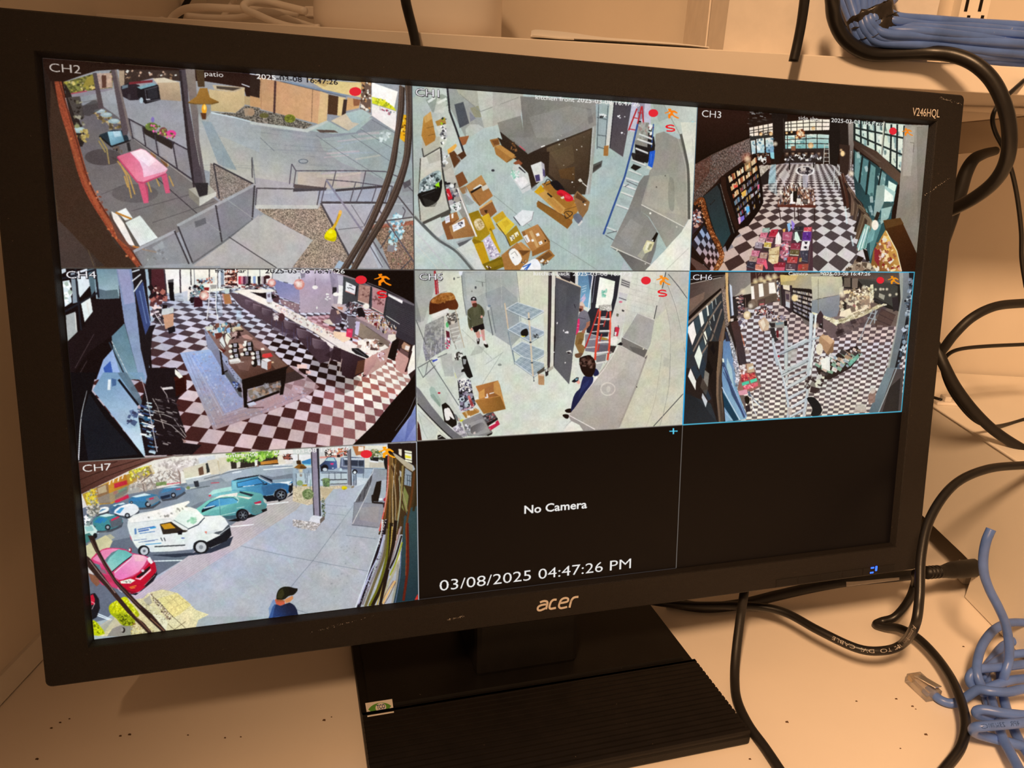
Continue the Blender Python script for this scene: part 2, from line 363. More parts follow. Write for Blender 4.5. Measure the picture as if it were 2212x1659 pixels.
    speck('1880,800 1960,820 1990,950 1880,1200 1800,1180 1830,950', '9fd4e0 c8e8ee 6aa8c0 d8f0f4 5a8a98', 90, (14, 50), 13, .8); P('8a8488', '1800,1150 1880,1160 1860,1230 1790,1220')
    P('8a888e', '1950,500 2060,420 2060,560 1960,580', .8); P('5a545a', '1960,480 2040,440 2050,500 1980,540')
    L('4a4448', 24, '1080,690 1640,692 1800,700'); L('4a4448', 20, '1070,695 1430,1370'); L('443e42', 26, '1230,560 1800,510', '770,560 1130,545'); L('c8ccd0', 6, '1090,712 2060,705')
    L('524c56', 10, '755,270 730,490', '755,270 800,345 1240,345 1560,345 1780,355 1910,410 2075,570', '800,345 775,525', '1235,350 1195,520', '1560,345 1520,540 1455,690', '1130,450 1075,690', '1130,440 1450,468 1700,505 1850,512', '1450,470 1388,690', '1680,510 1620,700', '1850,512 1800,690', '1810,560 1770,690', '1960,740 1990,780 1960,860', '1650,720 1540,950')
    L('4e484c', 14, '370,535 1130,548', '1910,620 2075,830', '1620,910 2070,850'); L('4e484c', 12, '378,530 362,720', '1062,560 1030,720', '1840,1000 1720,1190', '2060,1300 1940,1420')
    L('8a8696', 20, '1130,445 1530,1010 1740,1395'); L('5a525a', 14, '1700,765 2085,1340', '1575,1010 1830,1420')
    P('b9bcc6', '1530,1010 1580,1020 1750,1380 1700,1410'); L('54505a', 9, '1545,1060 1740,1390')
    P('e6da00', '1115,1040 1150,990 1195,968 1240,1020 1232,1100 1190,1112 1118,1085', sm=4); P('b0a400', '1120,1060 1180,1085 1235,1060 1230,1100 1190,1112 1120,1088', .7); P('f4ee40', '1150,1000 1195,985 1200,1020 1160,1030', .7)
    P('e2b02a', '1180,985 1240,880 1268,790 1302,795 1290,830 1215,990'); El('f0b860', 1284, 795, 18, 22); L('b07a28', 6, '1262,820 1225,930')
    P('a8bccb', '1215,1405 1268,1320 1420,1380 1440,1410')
    # railing with glass on the left
    P('8c8078', '-130,260 340,490 0,690 -140,560', tex=.4, ts=2); speck('-100,300 330,490 0,680', 'b0a090 5a4c44 9a8878', 130, (6, 14), 14, .7)
    P('777379>86828a@0,700,330,1000', '-20,690 345,490 330,870 -20,1100'); L('8a888c', 20, '30,680 300,860', al=.6)
    L('3a363a', 16, '-20,305 340,490', '-95,265 -20,305'); L('3a363a', 15, '-95,265 -30,650'); L('b0b6ba', 20, '-20,695 345,492'); L('3c383c', 15, '340,490 328,870'); L('56525a', 14, '372,530 362,720'); L('48444a', 12, '322,200 326,420'); L('74767c', 10, '328,210 358,490'); L('66646a', 14, '-20,1100 330,870')
    # patio floor
    V(0, 0, 3.95)
    P('6a6468>7c7674@800,950,1300,1900', '690,900 840,880 1010,1000 1130,1170 1640,1540 1900,1750 1830,1800 1400,2050 1210,2300 900,2200 800,1659 720,1450 660,1200')
    El('453c3c', 880, 1340, 160, 70, al=.7); El('5a5254', 1150, 1650, 200, 80, al=.6)
    L('3a3438', 7, '1200,1400 1680,1820'); L('565052', 5, '860,1660 1100,1560', '1120,1800 1620,1660', '1300,1900 1830,1720')
    P('28201e', '545,700 600,790 680,1040 730,1180 700,1250 640,1250 600,1000 560,830'); P('4a4440', '575,830 680,820 720,1000 640,1000'); speck('590,840 680,830 720,1100 650,1100', '6a6450 2a2420 9a9480', 24, (14, 34), 15)
    for x, y, rx, ry in ((850, 945, 48, 17), (905, 978, 50, 22), (970, 1032, 50, 22), (672, 1108, 56, 27)):
        speck([(x-60, y+5), (x+60, y+5), (x+50, y+70), (x-40, y+70)], 'b09a68 8a7444 5a4a34 c8b080', 16, (10, 34), x); El('9fb4b6', x, y, rx, ry); El('c8d8d8', x+5, y-5, rx*.6, ry*.5, al=.6)
    speck('690,1110 745,1100 750,1210 700,1215', 'c0aa68 a08a50', 14, (14, 40), 3); El('8a8a60', 655, 1075, 24, 16)
    P('3a3434', '700,905 800,850 850,870 860,930 760,990 700,980', .7); L('6a6464', 5, '710,870 820,850 850,900')
    P('23303a', '845,1150 960,1108 1045,1112 1112,1190 945,1252'); P('9fccda>5a8496@940,1120,1040,1240', '915,1122 1030,1114 1062,1212 945,1246'); P('d8ecf0', '960,1118 1020,1116 1035,1160 975,1170', .6); L('2a2628', 26, '1090,1215 1105,1290'); L('1c1a1c', 14, '845,1160 950,1250 1110,1195'); L('a08a58', 12, '850,1170 910,1270 930,1400', '840,1200 900,1300'); speck('930,1260 1080,1250 1060,1360 950,1380', '4a4040 6a5a50 2a2424', 14, (14, 34), 4)
    L('bf9858', 12, '1000,1372 1100,1500 1150,1659', '1060,1500 1090,1600', '1020,1390 1080,1500 1120,1690', '1250,1520 1290,1640', '1320,1490 1360,1590', '1440,1500 1480,1590'); P('8a6444', '1280,1290 1325,1290 1330,1350 1290,1330'); P('7a5234', '1360,1335 1415,1335 1435,1400 1420,1430 1370,1370'); L('c8a068', 8, '1360,1340 1420,1335 1435,1420')
    P('d45a78', '1172,1545 1230,1548 1268,1730 1225,1735'); P('b84864', '1235,1550 1260,1600 1268,1720 1250,1650'); P('d45a78', '1372,1490 1422,1478 1452,1645 1412,1650')
    P('da6e8a>e88aa2@1050,1350,1250,1500', '1000,1332 1200,1266 1240,1280 1432,1440 1412,1476 1222,1552 1170,1545'); P('f3d6e2>ecc0d0@1200,1270,1300,1500', '1108,1298 1205,1270 1240,1282 1430,1440 1405,1462 1225,1512 1215,1440 1190,1380'); P('fbe9f0', '1130,1292 1210,1272 1330,1370 1270,1420 1180,1350', .7); P('c24a6c', '1000,1332 1172,1545 1222,1552 1412,1476 1412,1490 1220,1568 1165,1558 995,1345')
    P('8a878c', '1095,1012 1600,1280 1645,1540 1125,1172', .85); P('a5a6ae', '1130,1050 1210,1090 1240,1230 1150,1170', .6); P('aaa6ac', '1350,1200 1470,1240 1500,1420 1370,1330', .5)
    P('2c2422', '1212,1078 1492,1212 1465,1272 1232,1142'); L('38323a', 11, '1090,1010 1600,1276', '1098,1010 1130,1172', '1215,1085 1242,1245', '1320,1150 1352,1335', '1470,1212 1512,1440', '1125,1170 1645,1535')
    L('c0bdb8', 6, '1140,1185 1640,1552', al=.7)
    El('66783a', 1292, 1080, 55, 36); El('8070b4', 1302, 1020, 14, 24); El('7a4a44', 1392, 1122, 36, 38); El('da4490', 1460, 1140, 42, 32); speck('1240,1060 1340,1060 1490,1150 1480,1190 1300,1120', '8aa04a 4a5a28 e868a8 5a4030 b0c060', 50, (10, 22), 16)
    # curtain and brick band at the far left
    P('2c1f1a>4a3828@400,700,500,1600', '350,500 440,690 480,950 620,1450 720,1659 900,2050 1160,2285 500,2290 420,1659')
    P('241814', '350,500 420,640 450,1000 440,1659 420,1659', .8)
    V(0, 400, 3.95)
    P('4e3c2a>382c28@600,100,900,690', '500,-100 700,0 870,300 1160,690 500,700'); P('473a36', '500,250 620,420 820,690 520,690', .8, sm=4)
    L('a08a50', 4, '620,0 760,400 905,690', al=.8, sm=6); L('b09a60', 4, '690,0 840,400 975,690', al=.8, sm=6); L('7a6640', 4, '560,0 640,250 800,690', al=.7, sm=6); L('7a6c4c', 12, '760,150 900,420 1060,690', al=.5, sm=6); L('c8a888', [4, 16, 6], '850,330 900,450 955,535', sm=5); L('b0889c', 8, '960,500 1050,610', al=.7)
    P('3c2a20', '430,-900 560,-500 700,0 980,500 1200,700 900,700 500,300 420,-300'); L('93462e', [52, 74, 78, 70, 56, 42], '470,-1010 530,-700 620,-400 740,0 930,330 1060,520 1185,690', sm=8, tex=.15); L('ac5c3a', [14, 22, 30, 20], '560,-500 740,0 930,330 1070,520', sm=8, al=.6); L('4a241c', 8, '500,-900 640,-420 770,0 965,335 1090,510 1210,690', sm=8)
    speck('600,-400 650,-400 800,0 1000,350 1180,680 1120,680 900,350', 'd87a48 7a3420 e89060', 40, (8, 26), 18, .8)
    # posts and lamp
    V(0, 0, 3.95)
    L('54484c', [34, 44], '805,620 862,925'); L('5a4e52', [46, 66], '968,590 1080,1150'); L('7c706c', [14, 22], '985,590 1115,1160'); P('8a868c', '1095,1110 1120,1180 1100,1200 1085,1150')
    P('4c4248', '1528,588 1590,590 1610,900 1700,1400 1770,1615 1652,1615 1610,1300 1560,900'); P('8a7c74>5f565a@1620,600,1680,1400', '1580,588 1662,590 1690,950 1700,1200 1765,1600 1740,1600 1650,1100'); P('2c2428', '1526,600 1545,600 1640,1400 1660,1600 1650,1610 1600,1300')
    P('b0aca2', '1608,1612 1770,1568 1845,1640 1700,1720'); P('d0cec4', '1700,1690 1845,1635 1845,1670 1700,1760'); P('8a8478', '1608,1612 1700,1690 1700,1760 1612,1680'); P('2c282c', '1655,1560 1775,1560 1770,1660 1700,1680')
    P('4a3826', '1668,590 1738,590 1745,740 1690,740'); P('a27638>8a6028@1650,750,1800,890', '1603,872 1675,822 1705,750 1768,750 1790,830 1868,868 1800,888 1680,886'); L('6a4c24', 8, '1605,876 1690,888 1800,888 1866,870')
    P('8a8682', '1672,888 1800,888 1795,960 1750,1022 1725,1020 1690,960', .75); El('f2a428', 1742, 930, 22, 44); El('ffd870', 1745, 915, 10, 24); P('5a3420', '1710,960 1760,965 1755,1018 1725,1015')
    P('24140f', '350,490 1580,560 1580,592 1010,590 820,602 700,640 545,695 430,690 350,530')
    # bench with white cushions, front gate
    V(0, 400, 3.95)
    P('55423c', '935,225 960,280 1120,530 1200,560 1120,530 1000,400 930,280'); P('eef0ec', '998,226 1072,193 1132,282 1060,302'); P('f4ece4', '948,222 1000,250 1060,330 1150,518 1095,508 965,290'); P('5a544e', '1020,250 1065,300 1195,522 1150,520'); P('e6ebe9', '1068,320 1192,258 1345,448 1192,522'); L('c6ccca', 3, *[[(1080+i*14, 322-i*6), (1200+i*14, 515-i*8)] for i in range(10)], al=.6); P('dfe2de', '1300,530 1385,475 1408,530 1330,565'); L('c07e30', 15, '985,232 1120,288'); L('b87030', 13, '1130,520 1190,535', '1215,548 1335,572'); speck('1180,540 1420,540 1440,640 1200,640', 'e8e4dc 5a5050 fff', 16, (8, 24), 2); P('6b4438', '930,270 1000,380 1110,520 1180,545 1130,560 1000,450')
    P('8a898d', '1165,575 1490,400 1605,665 1215,690', .75); P('8d8c90>85848a@1600,300,1800,600', '1512,352 1842,172 1890,482 1645,655', .9); P('86858b', '1852,170 2175,5 2160,292 1890,482', .85)
    L('a6a7aa', 24, '1140,566 1495,390', '1512,345 1850,165 2175,-5'); L('3a363a', 13, '1488,390 1612,672', '1518,352 1642,662', '1840,170 1895,495', '2172,0 2152,300'); L('6a6a6e', 16, '1640,668 1890,495 2160,295'); P('65656a', '1658,312 1752,276 1760,326 1668,362'); L('9a9a9a', 7, '1905,100 2160,285', '1760,310 1880,400')
    P('b4afad', '1890,510 2212,250 2212,690 1645,690'); L('4a4648', 8, '1950,440 2212,612')
    # ramp rails sweeping across the right
    V(480, 300, 5.027)
    for pl, pr in (('1925,-585 1905,-300 1865,0 1800,330 1690,640 1530,1000 1285,1410', '1985,-560 1975,-300 1925,0 1880,300 1770,640 1610,1000 1370,1410'), ('1985,-590 2000,-300 1985,0 1960,230 1870,500 1720,830 1540,1130 1390,1420', '2095,-580 2080,-300 2062,0 2030,250 1940,550 1810,830 1630,1130 1460,1420')):
        a, b = smooth(pl), smooth(pr); P('46362f', np.r_[a, b[::-1]]); L('6a564a', 16, a+(14, 0), al=.8); L('2e2420', 12, b-(8, 0)); L('7a6a60', 8, (a*.45+b*.55), al=.5)
def art_kitchen_front():
    tile(1, 0, 'b4c3c0')
    V(880, 300, 5.53); P('b7c4be>a9b9b6@300,0,1300,1500', '0,-900 3500,-900 3500,1600 0,1600')
    L('c2cfcb', 10, *[[(x, -200), (x-40+random.Random(x).uniform(-30, 30), 1600)] for x in range(560, 2300, 46)], al=.25)
    L('8a9490', 6, '1030,672 1140,760 1300,892 1480,1050', '1680,1190 2000,1390 2260,1560'); El('34343a', 1025, 376, 20, 14)
    V(540, 0, 3.95)
    P('aeb8b0>c8cfc6@1390,1000,1800,1000', '1380,715 1690,750 1700,950 1840,1300 1650,1659 1380,1659'); P('8a9488', '1500,850 1640,800 1700,830 1690,900 1560,960', .8); P('cfd4c8', '1600,830 1690,870 1650,960 1570,960', .7); L('e0e4dc', 22, '1520,870 1580,830', '1600,880 1680,840'); P('9fb0b2', '1385,720 1500,740 1400,830 1385,830', .8)
    P('9a9e98', '1690,750 1760,755 1960,940 2000,1090 1850,1190 1700,900'); L('2a2a2e', 16, '1685,745 1705,950 1760,1100 1830,1310'); P('4c5056', '1745,890 1822,868 1872,1050 1790,1092'); P('7c8088', '1875,950 1930,1010 1880,1040'); P('acac9c', '1760,752 1945,765 1975,950 1785,805'); P('8d8b6c', '1880,920 1950,900 1985,1000 1920,1000', .8)
    P('c4c6b8>b2b4a8@1950,800,2150,1050', '1938,760 2300,780 2300,1020 2000,1092 1960,930'); L('8a8c84', 6, '1790,800 1970,950 2212,860'); P('b8bdb6', '1850,1190 2000,1092 1950,1060 1880,1060 1840,1100')
    V(1080, 0, 3.95)
    P('b0aea4', '-60,780 200,800 180,990 0,1045 -60,1080'); L('8d8c84', 5, '0,890 160,830'); P('88867e>716e68@100,1000,200,1300', '-20,1045 180,985 238,1310 90,1240 0,1120'); P('7b7872>8f8c86@300,900,700,1100', '175,820 860,860 845,1065 600,1160 390,1245 240,1312 205,1150'); P('6a6868', '740,920 780,930 800,1040 760,1060', .5); P('9c9a95', '250,1000 600,900 820,950 640,1100 330,1230', .4)
    P('2d221b>3c3024@300,1300,700,1300', '240,1312 400,1240 790,1088 765,1480 730,1659 580,1659 380,1480 150,1370 40,1250 0,1120'); P('5b4b38>38291e@450,1200,700,1600', '400,1260 780,1105 745,1490 640,1640 560,1600 410,1480'); P('6c5a40', '430,1300 620,1230 640,1380 520,1460', .35); P('70491f', '500,1450 640,1420 640,1540 520,1520', .4); speck('420,1150 760,1120 740,1600 600,1600', 'fff c8c0b0', 12, (6, 14), 3)
    P('a4a49e', '790,1080 828,1065 800,1390 770,1659 728,1659 765,1480'); L('ddd', 5, '800,1085 765,1480 745,1659', al=.7)
    P('a2b0b2', '820,885 945,890 920,1262 826,1275'); L('5a6468', 7, '845,890 830,1270', '925,900 900,1270', '830,1000 920,1020', '830,1150 910,1160', '830,1250 900,1270'); speck('840,970 915,980 910,1010 845,1000', '2a2a2c e8e8ea', 14, (12, 24), 4); P('d4d4cc', '940,868 978,872 935,1255 905,1245'); P('48434a>564f52@1000,900,1080,1300', '975,870 1135,892 1052,1338 938,1262'); L('2c2a30', 8, '978,872 940,1260'); speck('980,940 1080,960 1060,1200', 'fff d8d8d8', 6, (8, 18), 5); P('a8703a', '890,1245 930,1240 925,1330 885,1328')
    P('c0bccc', '1130,870 1300,880 1290,1060 1160,1130 1090,1110'); P('6e6a78', '1170,860 1240,870 1230,1000 1180,1040', .6); L('b22a30', 12, '1172,925 1100,1112', '1212,905 1155,1150', '1216,905 1228,1060'); L('b22a30', 8, '1135,1000 1180,1010', '1110,1100 1170,1110', '1180,960 1220,965'); speck('1190,1030 1330,1090 1300,1200 1190,1180', '1a1816 e8e4e0 3a3436 a03038', 46, (14, 34), 6)
    P('adb7b0>c6ccc2@1300,950,1680,1100', '1290,875 1700,905 1690,1700 1560,1700 1540,1150 1340,1050 1290,1060'); L('8c928c', 5, '1400,890 1540,1150'); P('9aa49e', '1300,875 1400,890 1450,1000 1360,1040', .7); P('a6d4d8', '1640,1030 1690,1050 1680,1230 1620,1180', .8); L('d8e8e8', 10, '1630,1170 1660,1120')
    # steel tables and blue ladder
    V(1200, 300, 5.53)
    P('d9d9c9>e6e6d8@1500,400,1500,1500', '1500,-200 1720,-200 1650,1590 1060,1590 1340,1300 1540,1060 1600,960 1590,400'); L('b4b4a8', 5, '1600,1300 1330,1560', '1640,0 1660,300')
    P('1c1a1a', '950,20 1180,-30 1200,120 1100,290 960,240'); P('262322', '900,160 1110,200 1060,290 930,250'); P('1a1716', '960,180 1100,200 1080,280 950,250')
    P('a09e94', '1000,-200 1120,-200 1100,100 940,60', .8)
    L('33508e', 22, '985,-180 905,170 830,450 700,800 575,1140'); L('2a4a90', 12, '1175,-180 1150,100')
    for a in ('1000,-60 1160,0', '980,0 1160,60', '960,110 1110,170', '915,250 1080,315', '880,370 1030,430', '840,465 1000,520', '815,550 960,605', '785,635 930,690', '730,785 880,840', '615,1055 750,1110'): L('d6d8d4', 20, a); L('7a8084', 5, nums(a)+(4, 14))
    P('1a1614', '935,300 1030,335 960,380 900,345'); L('55585c', 9, '620,1130 740,1100', '850,500 980,560', '830,570 880,540', '600,1150 700,1210'); P('9aa8a6', '760,700 900,740 890,800 800,790', .7)
    P('908d84>a5a294@1250,100,1500,800', '1200,-60 1300,-90 1470,0 1520,0 1590,400 1600,950 1540,1050 1025,780 1060,600 1140,350 1190,120'); P('b4b09c', '1130,450 1350,420 1500,900 1300,880 1060,770', .45); P('7d7b72', '1370,460 1420,520 1420,840 1360,820 1350,600', .5, sm=4); El('58564f', 1210, 575, 9, 9); El('6a685f', 1315, 440, 10, 8); L('57564f', 30, '1500,-60 1560,200 1592,420 1600,960', sm=5); L('b9b6aa', 8, '1470,0 1540,250 1565,420 1572,960', sm=5, al=.6)
    P('84827b>9a988e@1100,850,1450,1100', '1020,782 1540,1050 1510,1110 1330,1300 1240,1130 1120,930 1020,860'); L('e2ded0', 9, '1022,782 1300,925 1540,1052'); El('f0eee4', 1136, 888, 12, 12); El('c8c4b4', 1452, 1052, 10, 10)
    P('7b7974>93908a@900,700,900,1300', '1060,440 1130,430 1030,770 1020,860 1110,930 1215,1100 1200,1290 1140,1492 660,1290 880,830 1000,520'); P('a8a5a0', '760,1150 900,950 1050,1050 900,1300', .35); P('b9b49a', '980,1400 1040,1320 1130,1330 1080,1470', .6); P('5c5a56', '1000,1500 1180,1200 1230,1130 1200,1330 1140,1490', .5)
    L('ded9cd', 11, '660,1282 1140,1500'); P('5d5b58>77746e@700,1320,1050,1550', '658,1292 1140,1502 1060,1585 935,1585 760,1355'); El('e0dcd0', 738, 1334, 9); El('d0ccc0', 1078, 1492, 9)
    P('15100c', '1150,1205 1212,1112 1232,1130 1185,1235'); P('d9d2a4', '1045,1310 1095,1210 1185,1235 1150,1335 1070,1372'); P('f4f0d8', '1100,1230 1150,1240 1110,1330 1070,1330', .7); P('6a6848', '1130,1250 1160,1260 1120,1330 1100,1320', .6); El('fff', 1165, 1212, 8)
    P('1f56c4', '1128,150 1195,135 1185,230 1160,345 1108,318'); L('5a8ae0', 5, '1150,180 1140,300'); P('c8ccbc', '1105,320 1160,345 1140,370 1090,350')
    P('555350', '455,305 565,255 552,330 445,412'); P('3d3936', '455,330 550,290 540,320 450,395')
    P('b5b9bc', '780,1575 820,1460 900,1575', .8)
    # cartons
    V(880, 300, 5.53)
    P('2c2119', '1080,-20 1240,60 1440,180 1700,150 1690,420 1480,600 1320,260 1180,180'); P('82807a', '1225,-20 1830,-10 1440,182 1395,120'); L('d04858', 10, '1340,80 1410,140'); L('f0f0ea', 14, '1600,95 1645,80')
    P('9c6a38', '985,10 1085,-10 1110,60 1030,100'); P('7a4c28', '1010,20 1090,10 1100,70 1040,70'); P('a5713a', '1038,100 1110,68 1305,215 1190,285 1060,185'); P('bd8848', '1050,90 1112,68 1290,190 1250,232 1150,160'); L('6a441f', 7, '1190,280 1250,230'); speck('1200,0 1300,60 1300,150 1230,120', '6a4426 8a5c34 3c2a1c', 14, (16, 40), 6)
    P('8a4c30', '1265,290 1330,245 1380,290 1340,330'); P('dcd8d6', '1475,315 1600,268 1645,430 1622,500 1540,522'); P('b9b6bc', '1600,268 1640,300 1650,440 1625,500', .9); P('453c66', '1525,435 1580,422 1590,498 1540,512'); P('4a3f6a', '1620,350 1645,380 1645,450 1625,440')
    P('c9cdc8', '1270,310 1335,300 1445,410 1485,592 1380,655 1290,520 1235,440'); P('2e2a30', '1340,330 1415,400 1410,410 1330,345'); speck('1230,370 1330,380 1350,520 1260,480', '9ad0b8 e8ece8 c8e0d4 8ab8a4', 46, (14, 34), 7); P('eae9e6', '1280,480 1400,450 1450,520 1370,600', .8); L('8a8e8c', 6, '1365,605 1480,540')
    P('7d8286', '1470,590 1540,540 1560,580 1500,620', .5)
    P('8a5c28', '1548,760 1570,740 1960,960 1915,1075 1550,810'); P('b27a34', '1560,660 1640,560 1900,700 2042,790 2040,860 1975,960 1950,965'); P('c8964e', '1560,660 1640,600 1890,830 1850,900 1800,880'); P('b98440', '1670,720 1720,690 1870,850 1830,880'); P('d0a01a', '1518,632 1600,548 1642,622 1560,662'); P('a46e2c', '1605,540 1700,495 2015,745 1925,855 1800,740'); P('2a2018', '1680,640 1740,690 1720,700 1670,655'); P('8c5a26', '1895,970 1970,960 1975,1000 1915,1075'); L('6a441f', 6, '1560,740 1950,965', '1880,850 2040,800')
    P('141215', '1710,515 1790,498 1855,565 1880,610 1790,615 1740,570', sm=4); L('1c1818', 8, '1640,540 1680,480 1720,520 1660,550', sm=5); P('d91c2e', '1790,630 1830,605 1890,625 1975,690 1978,735 1905,745 1860,690 1800,665', sm=4); P('f05060', '1890,660 1960,690 1940,720 1880,700', .6); P('9a1020', '1800,650 1850,650 1890,700 1840,690', .6); P('e8dcc8', '1830,700 1870,680 1880,705 1850,720')
    P('8f6a44', '1985,690 2032,620 2182,752 2160,850 2090,955 2035,850'); P('5a3c24', '2030,640 2150,745 2120,760 2010,700'); El('fff', 2125, 785, 12, 10); El('222', 2105, 755, 12, 8); P('6a6f7c', '1980,925 2040,888 2098,950 2045,1012', sm=4); P('d8d8d0', '2035,1030 2085,970 2098,990 2055,1042'); L('171313', 7, '1880,920 1890,870 1960,870 1970,900 1900,950 1880,900', '1900,880 1950,930', sm=5)
    P('d8d2c6', '2040,490 2070,470 2100,510 2060,515'); L('d8d2c6', 12, '2090,520 2150,570')
    # left counters and bag
    P('b5b3a4', '180,-20 390,-30 395,100 195,210 175,120'); P('b8843c>a87434@180,-250,330,50', '195,-260 280,-330 340,-30 330,20 220,85 170,-40'); P('d0a25c', '195,-262 282,-330 300,-240 215,-190'); L('6a4a20', 5, '230,-130 320,-150', '250,-40 330,-60'); P('a8803c', '335,-210 450,-260 465,-180 360,-150'); speck('420,-250 470,-240 460,-120 400,-150', 'a0d020 2a2a2a e8e8e8', 14, (14, 34), 3); P('ced0c6', '340,-150 460,-180 480,-50 470,50 400,140 390,-20'); speck('400,-150 470,-160 460,40 410,60', '3a3a3e fff 6a6a70 b0b4b4', 26, (16, 40), 4)
    P('d2d0c2>bdbcae@150,300,450,900', '150,232 390,112 420,340 432,520 512,840 165,1012 138,700'); P('a9a697', '230,210 380,140 400,250 260,300', .6); L('45433f', 14, '178,110 195,215 395,100'); L('58564f', 14, '158,230 135,700 160,1010'); P('4a4640', '165,1000 515,835 520,900 200,1020'); L('3a3835', 20, '400,100 425,400 470,680 515,860')
    P('9fb0b2', '140,600 160,500 300,400 385,380 405,440 395,560 330,670 150,670', sm=4); speck('160,520 300,410 390,400 395,520 330,650 160,650', 'e0e8ec 2c3436 7a8a90 c8d8dc 4a565a', 90, (14, 44), 8); P('131212', '135,650 330,592 412,480 405,640 350,755 215,812 150,720', sm=3); L('3a3a3c', 6, '170,680 330,620'); P('a4e41e', '335,545 380,512 388,582 340,585'); speck('320,560 380,560 350,620', '88c020 1a1a1a', 10, (10, 26), 2); P('3a3832', '180,700 360,760 330,810 220,815', .5)
    P('b6b2a6>8e8b84@430,200,700,1000', '420,330 500,180 560,400 605,560 700,800 835,1170 700,1010 560,760 480,560'); P('d8d6cc', '440,390 540,330 590,520 470,520', .5); speck('430,150 500,180 480,330 420,320', 'c8ccca 5a5c5c e8eaea', 16, (14, 40), 5); P('e8ac50', '480,130 580,55 595,80 560,130 490,182'); P('5c3820', '500,170 560,140 640,250 560,350'); P('4a2e1c', '600,190 680,140 708,200 650,250'); L('8a8a84', 8, '590,200 640,260 560,350')
    P('9a5c36', '615,-20 740,-40 700,60 660,80'); P('7a4a2a', '575,440 660,388 725,520 620,585'); P('8d5e34', '620,590 700,560 720,640 660,660', .8)
    speck('440,520 560,520 640,740 540,780', '1c1a1c 3a3440 5a5a64 c8c4c0 8a8a92', 40, (18, 50), 9); El('f4f2ee', 535, 562, 28, 22); P('c2202a', '462,598 500,592 545,710 490,735'); L('fff', 7, '480,650 500,690'); P('b0a8a8', '490,740 540,720 560,780 510,820', .8); P('e2e4e0', '505,800 560,770 640,740 645,835 590,872 520,830'); speck('540,780 640,760 630,850 570,850', '3a3c3a 6a8a78 fff', 18, (10, 24), 4)
    P('a4703e', '700,562 885,430 1025,680 865,805 790,725'); P('ba8650', '705,560 885,430 935,525 760,642'); P('eceae6', '785,595 870,540 905,560 800,610'); P('1c1410', '750,632 880,560 890,575 770,650'); P('d4ccbc', '885,575 950,540 972,590 905,625'); L('6c4622', 8, '760,640 870,800'); P('8a5a32', '862,840 1015,745 1072,870 965,965 880,900'); P('d0a264', '858,830 1005,725 1020,745 868,845'); P('3c2616', '920,850 960,850 950,890 930,880'); P('b6bac0', '690,590 740,680 790,740 760,750 710,700', .8)
    P('90938f', '640,640 720,680 800,760 760,800 700,780', .7); P('bcc2be', '720,800 800,765 840,820 760,880', .8)
    P('907214>a88a1c@750,900,900,1200', '735,892 850,852 990,1132 830,1265 780,1190'); P('d0be94', '795,990 870,950 925,1045 845,1095', sm=4); speck('800,990 870,960 920,1040 850,1085', 'f0e4c4 a89060 e0d0a0', 40, (10, 22), 5); P('d4ae2c>c09a1c@900,900,1000,1100', '888,932 972,885 1052,1070 980,1115'); P('8a6c10', '980,1080 1000,1060 1110,1330 1060,1240')
    P('c49c28', '1018,942 1140,860 1185,930 1062,1008'); P('e3c138', '1058,1022 1185,928 1285,1022 1172,1152 1100,1085'); P('caa428', '1130,1000 1190,960 1230,1010 1170,1060', .6); P('a6821e', '1178,1145 1302,1030 1385,1190 1230,1285'); P('f4ead0', '1220,1170 1270,1140 1290,1190 1245,1225'); P('f0e4c4', '1275,1130 1320,1105 1335,1150 1300,1175'); speck('1225,1160 1330,1120 1320,1170 1250,1215', '3a3020 8a7a50', 14, (6, 16), 3); L('46382a', 9, '1062,1010 1172,1155 1230,1285')
    P('bc9418', '798,1255 905,1228 990,1480 890,1500'); P('8a6a10', '765,1210 800,1195 900,1230 800,1258'); P('cfc6d6', '905,1225 985,1165 1045,1240 1110,1385 1010,1432', sm=3); speck('915,1225 990,1180 1105,1385 1010,1425', 'f0ecf4 a8a0b8 d8d0e4 8a7f98', 80, (12, 28), 10); P('cca61c', '985,1085 1012,1110 1115,1335 1108,1372 1000,1180'); L('8c6c10', 7, '990,1480 1110,1400'); P('76600f', '890,1500 1140,1400 1212,1505 1000,1590 930,1590'); P('8e7216', '930,1510 1120,1440 1160,1490 980,1550', .8); speck('930,1510 1000,1520 980,1570', 'f0e8e0 4a3018', 9, (10, 24), 2)
    P('a8743e', '1125,1390 1310,1240 1475,1330 1440,1480 1350,1590 1170,1590'); P('c08a4c', '1320,1250 1360,1230 1480,1330 1400,1340'); P('6d4522', '1330,1330 1470,1335 1380,1400'); P('6a6c74', '1205,1370 1225,1315 1280,1300 1250,1340'); P('f3f1ee', '1212,1372 1285,1308 1372,1430 1290,1514', sm=3); L('8a8a88', 6, '1240,1380 1285,1345 1320,1400'); El('556', 1268, 1418, 6)
    P('b27c46', '1365,1110 1560,1018 1702,1222 1490,1345 1420,1245'); P('8d5c32', '1365,1110 1400,1100 1450,1230 1420,1245'); P('7d5028', '1560,1020 1600,1070 1705,1220 1690,1240'); P('caa06a', '1455,1105 1490,1090 1575,1290 1545,1300'); P('eceae8', '1388,1165 1432,1140 1472,1222 1430,1245'); P('f2f0ee', '1535,1135 1570,1120 1585,1155 1550,1165'); P('f2f0ee', '1568,1235 1605,1215 1622,1250 1585,1268'); P('f4f2f0', '1480,1205 1505,1195 1518,1222 1490,1230'); L('444', 5, '1410,1170 1440,1230', '1580,1240 1600,1250'); P('96622e', '1490,1345 1705,1222 1708,1315 1495,1405'); P('1c120c', '1640,1200 1665,1215 1645,1235')
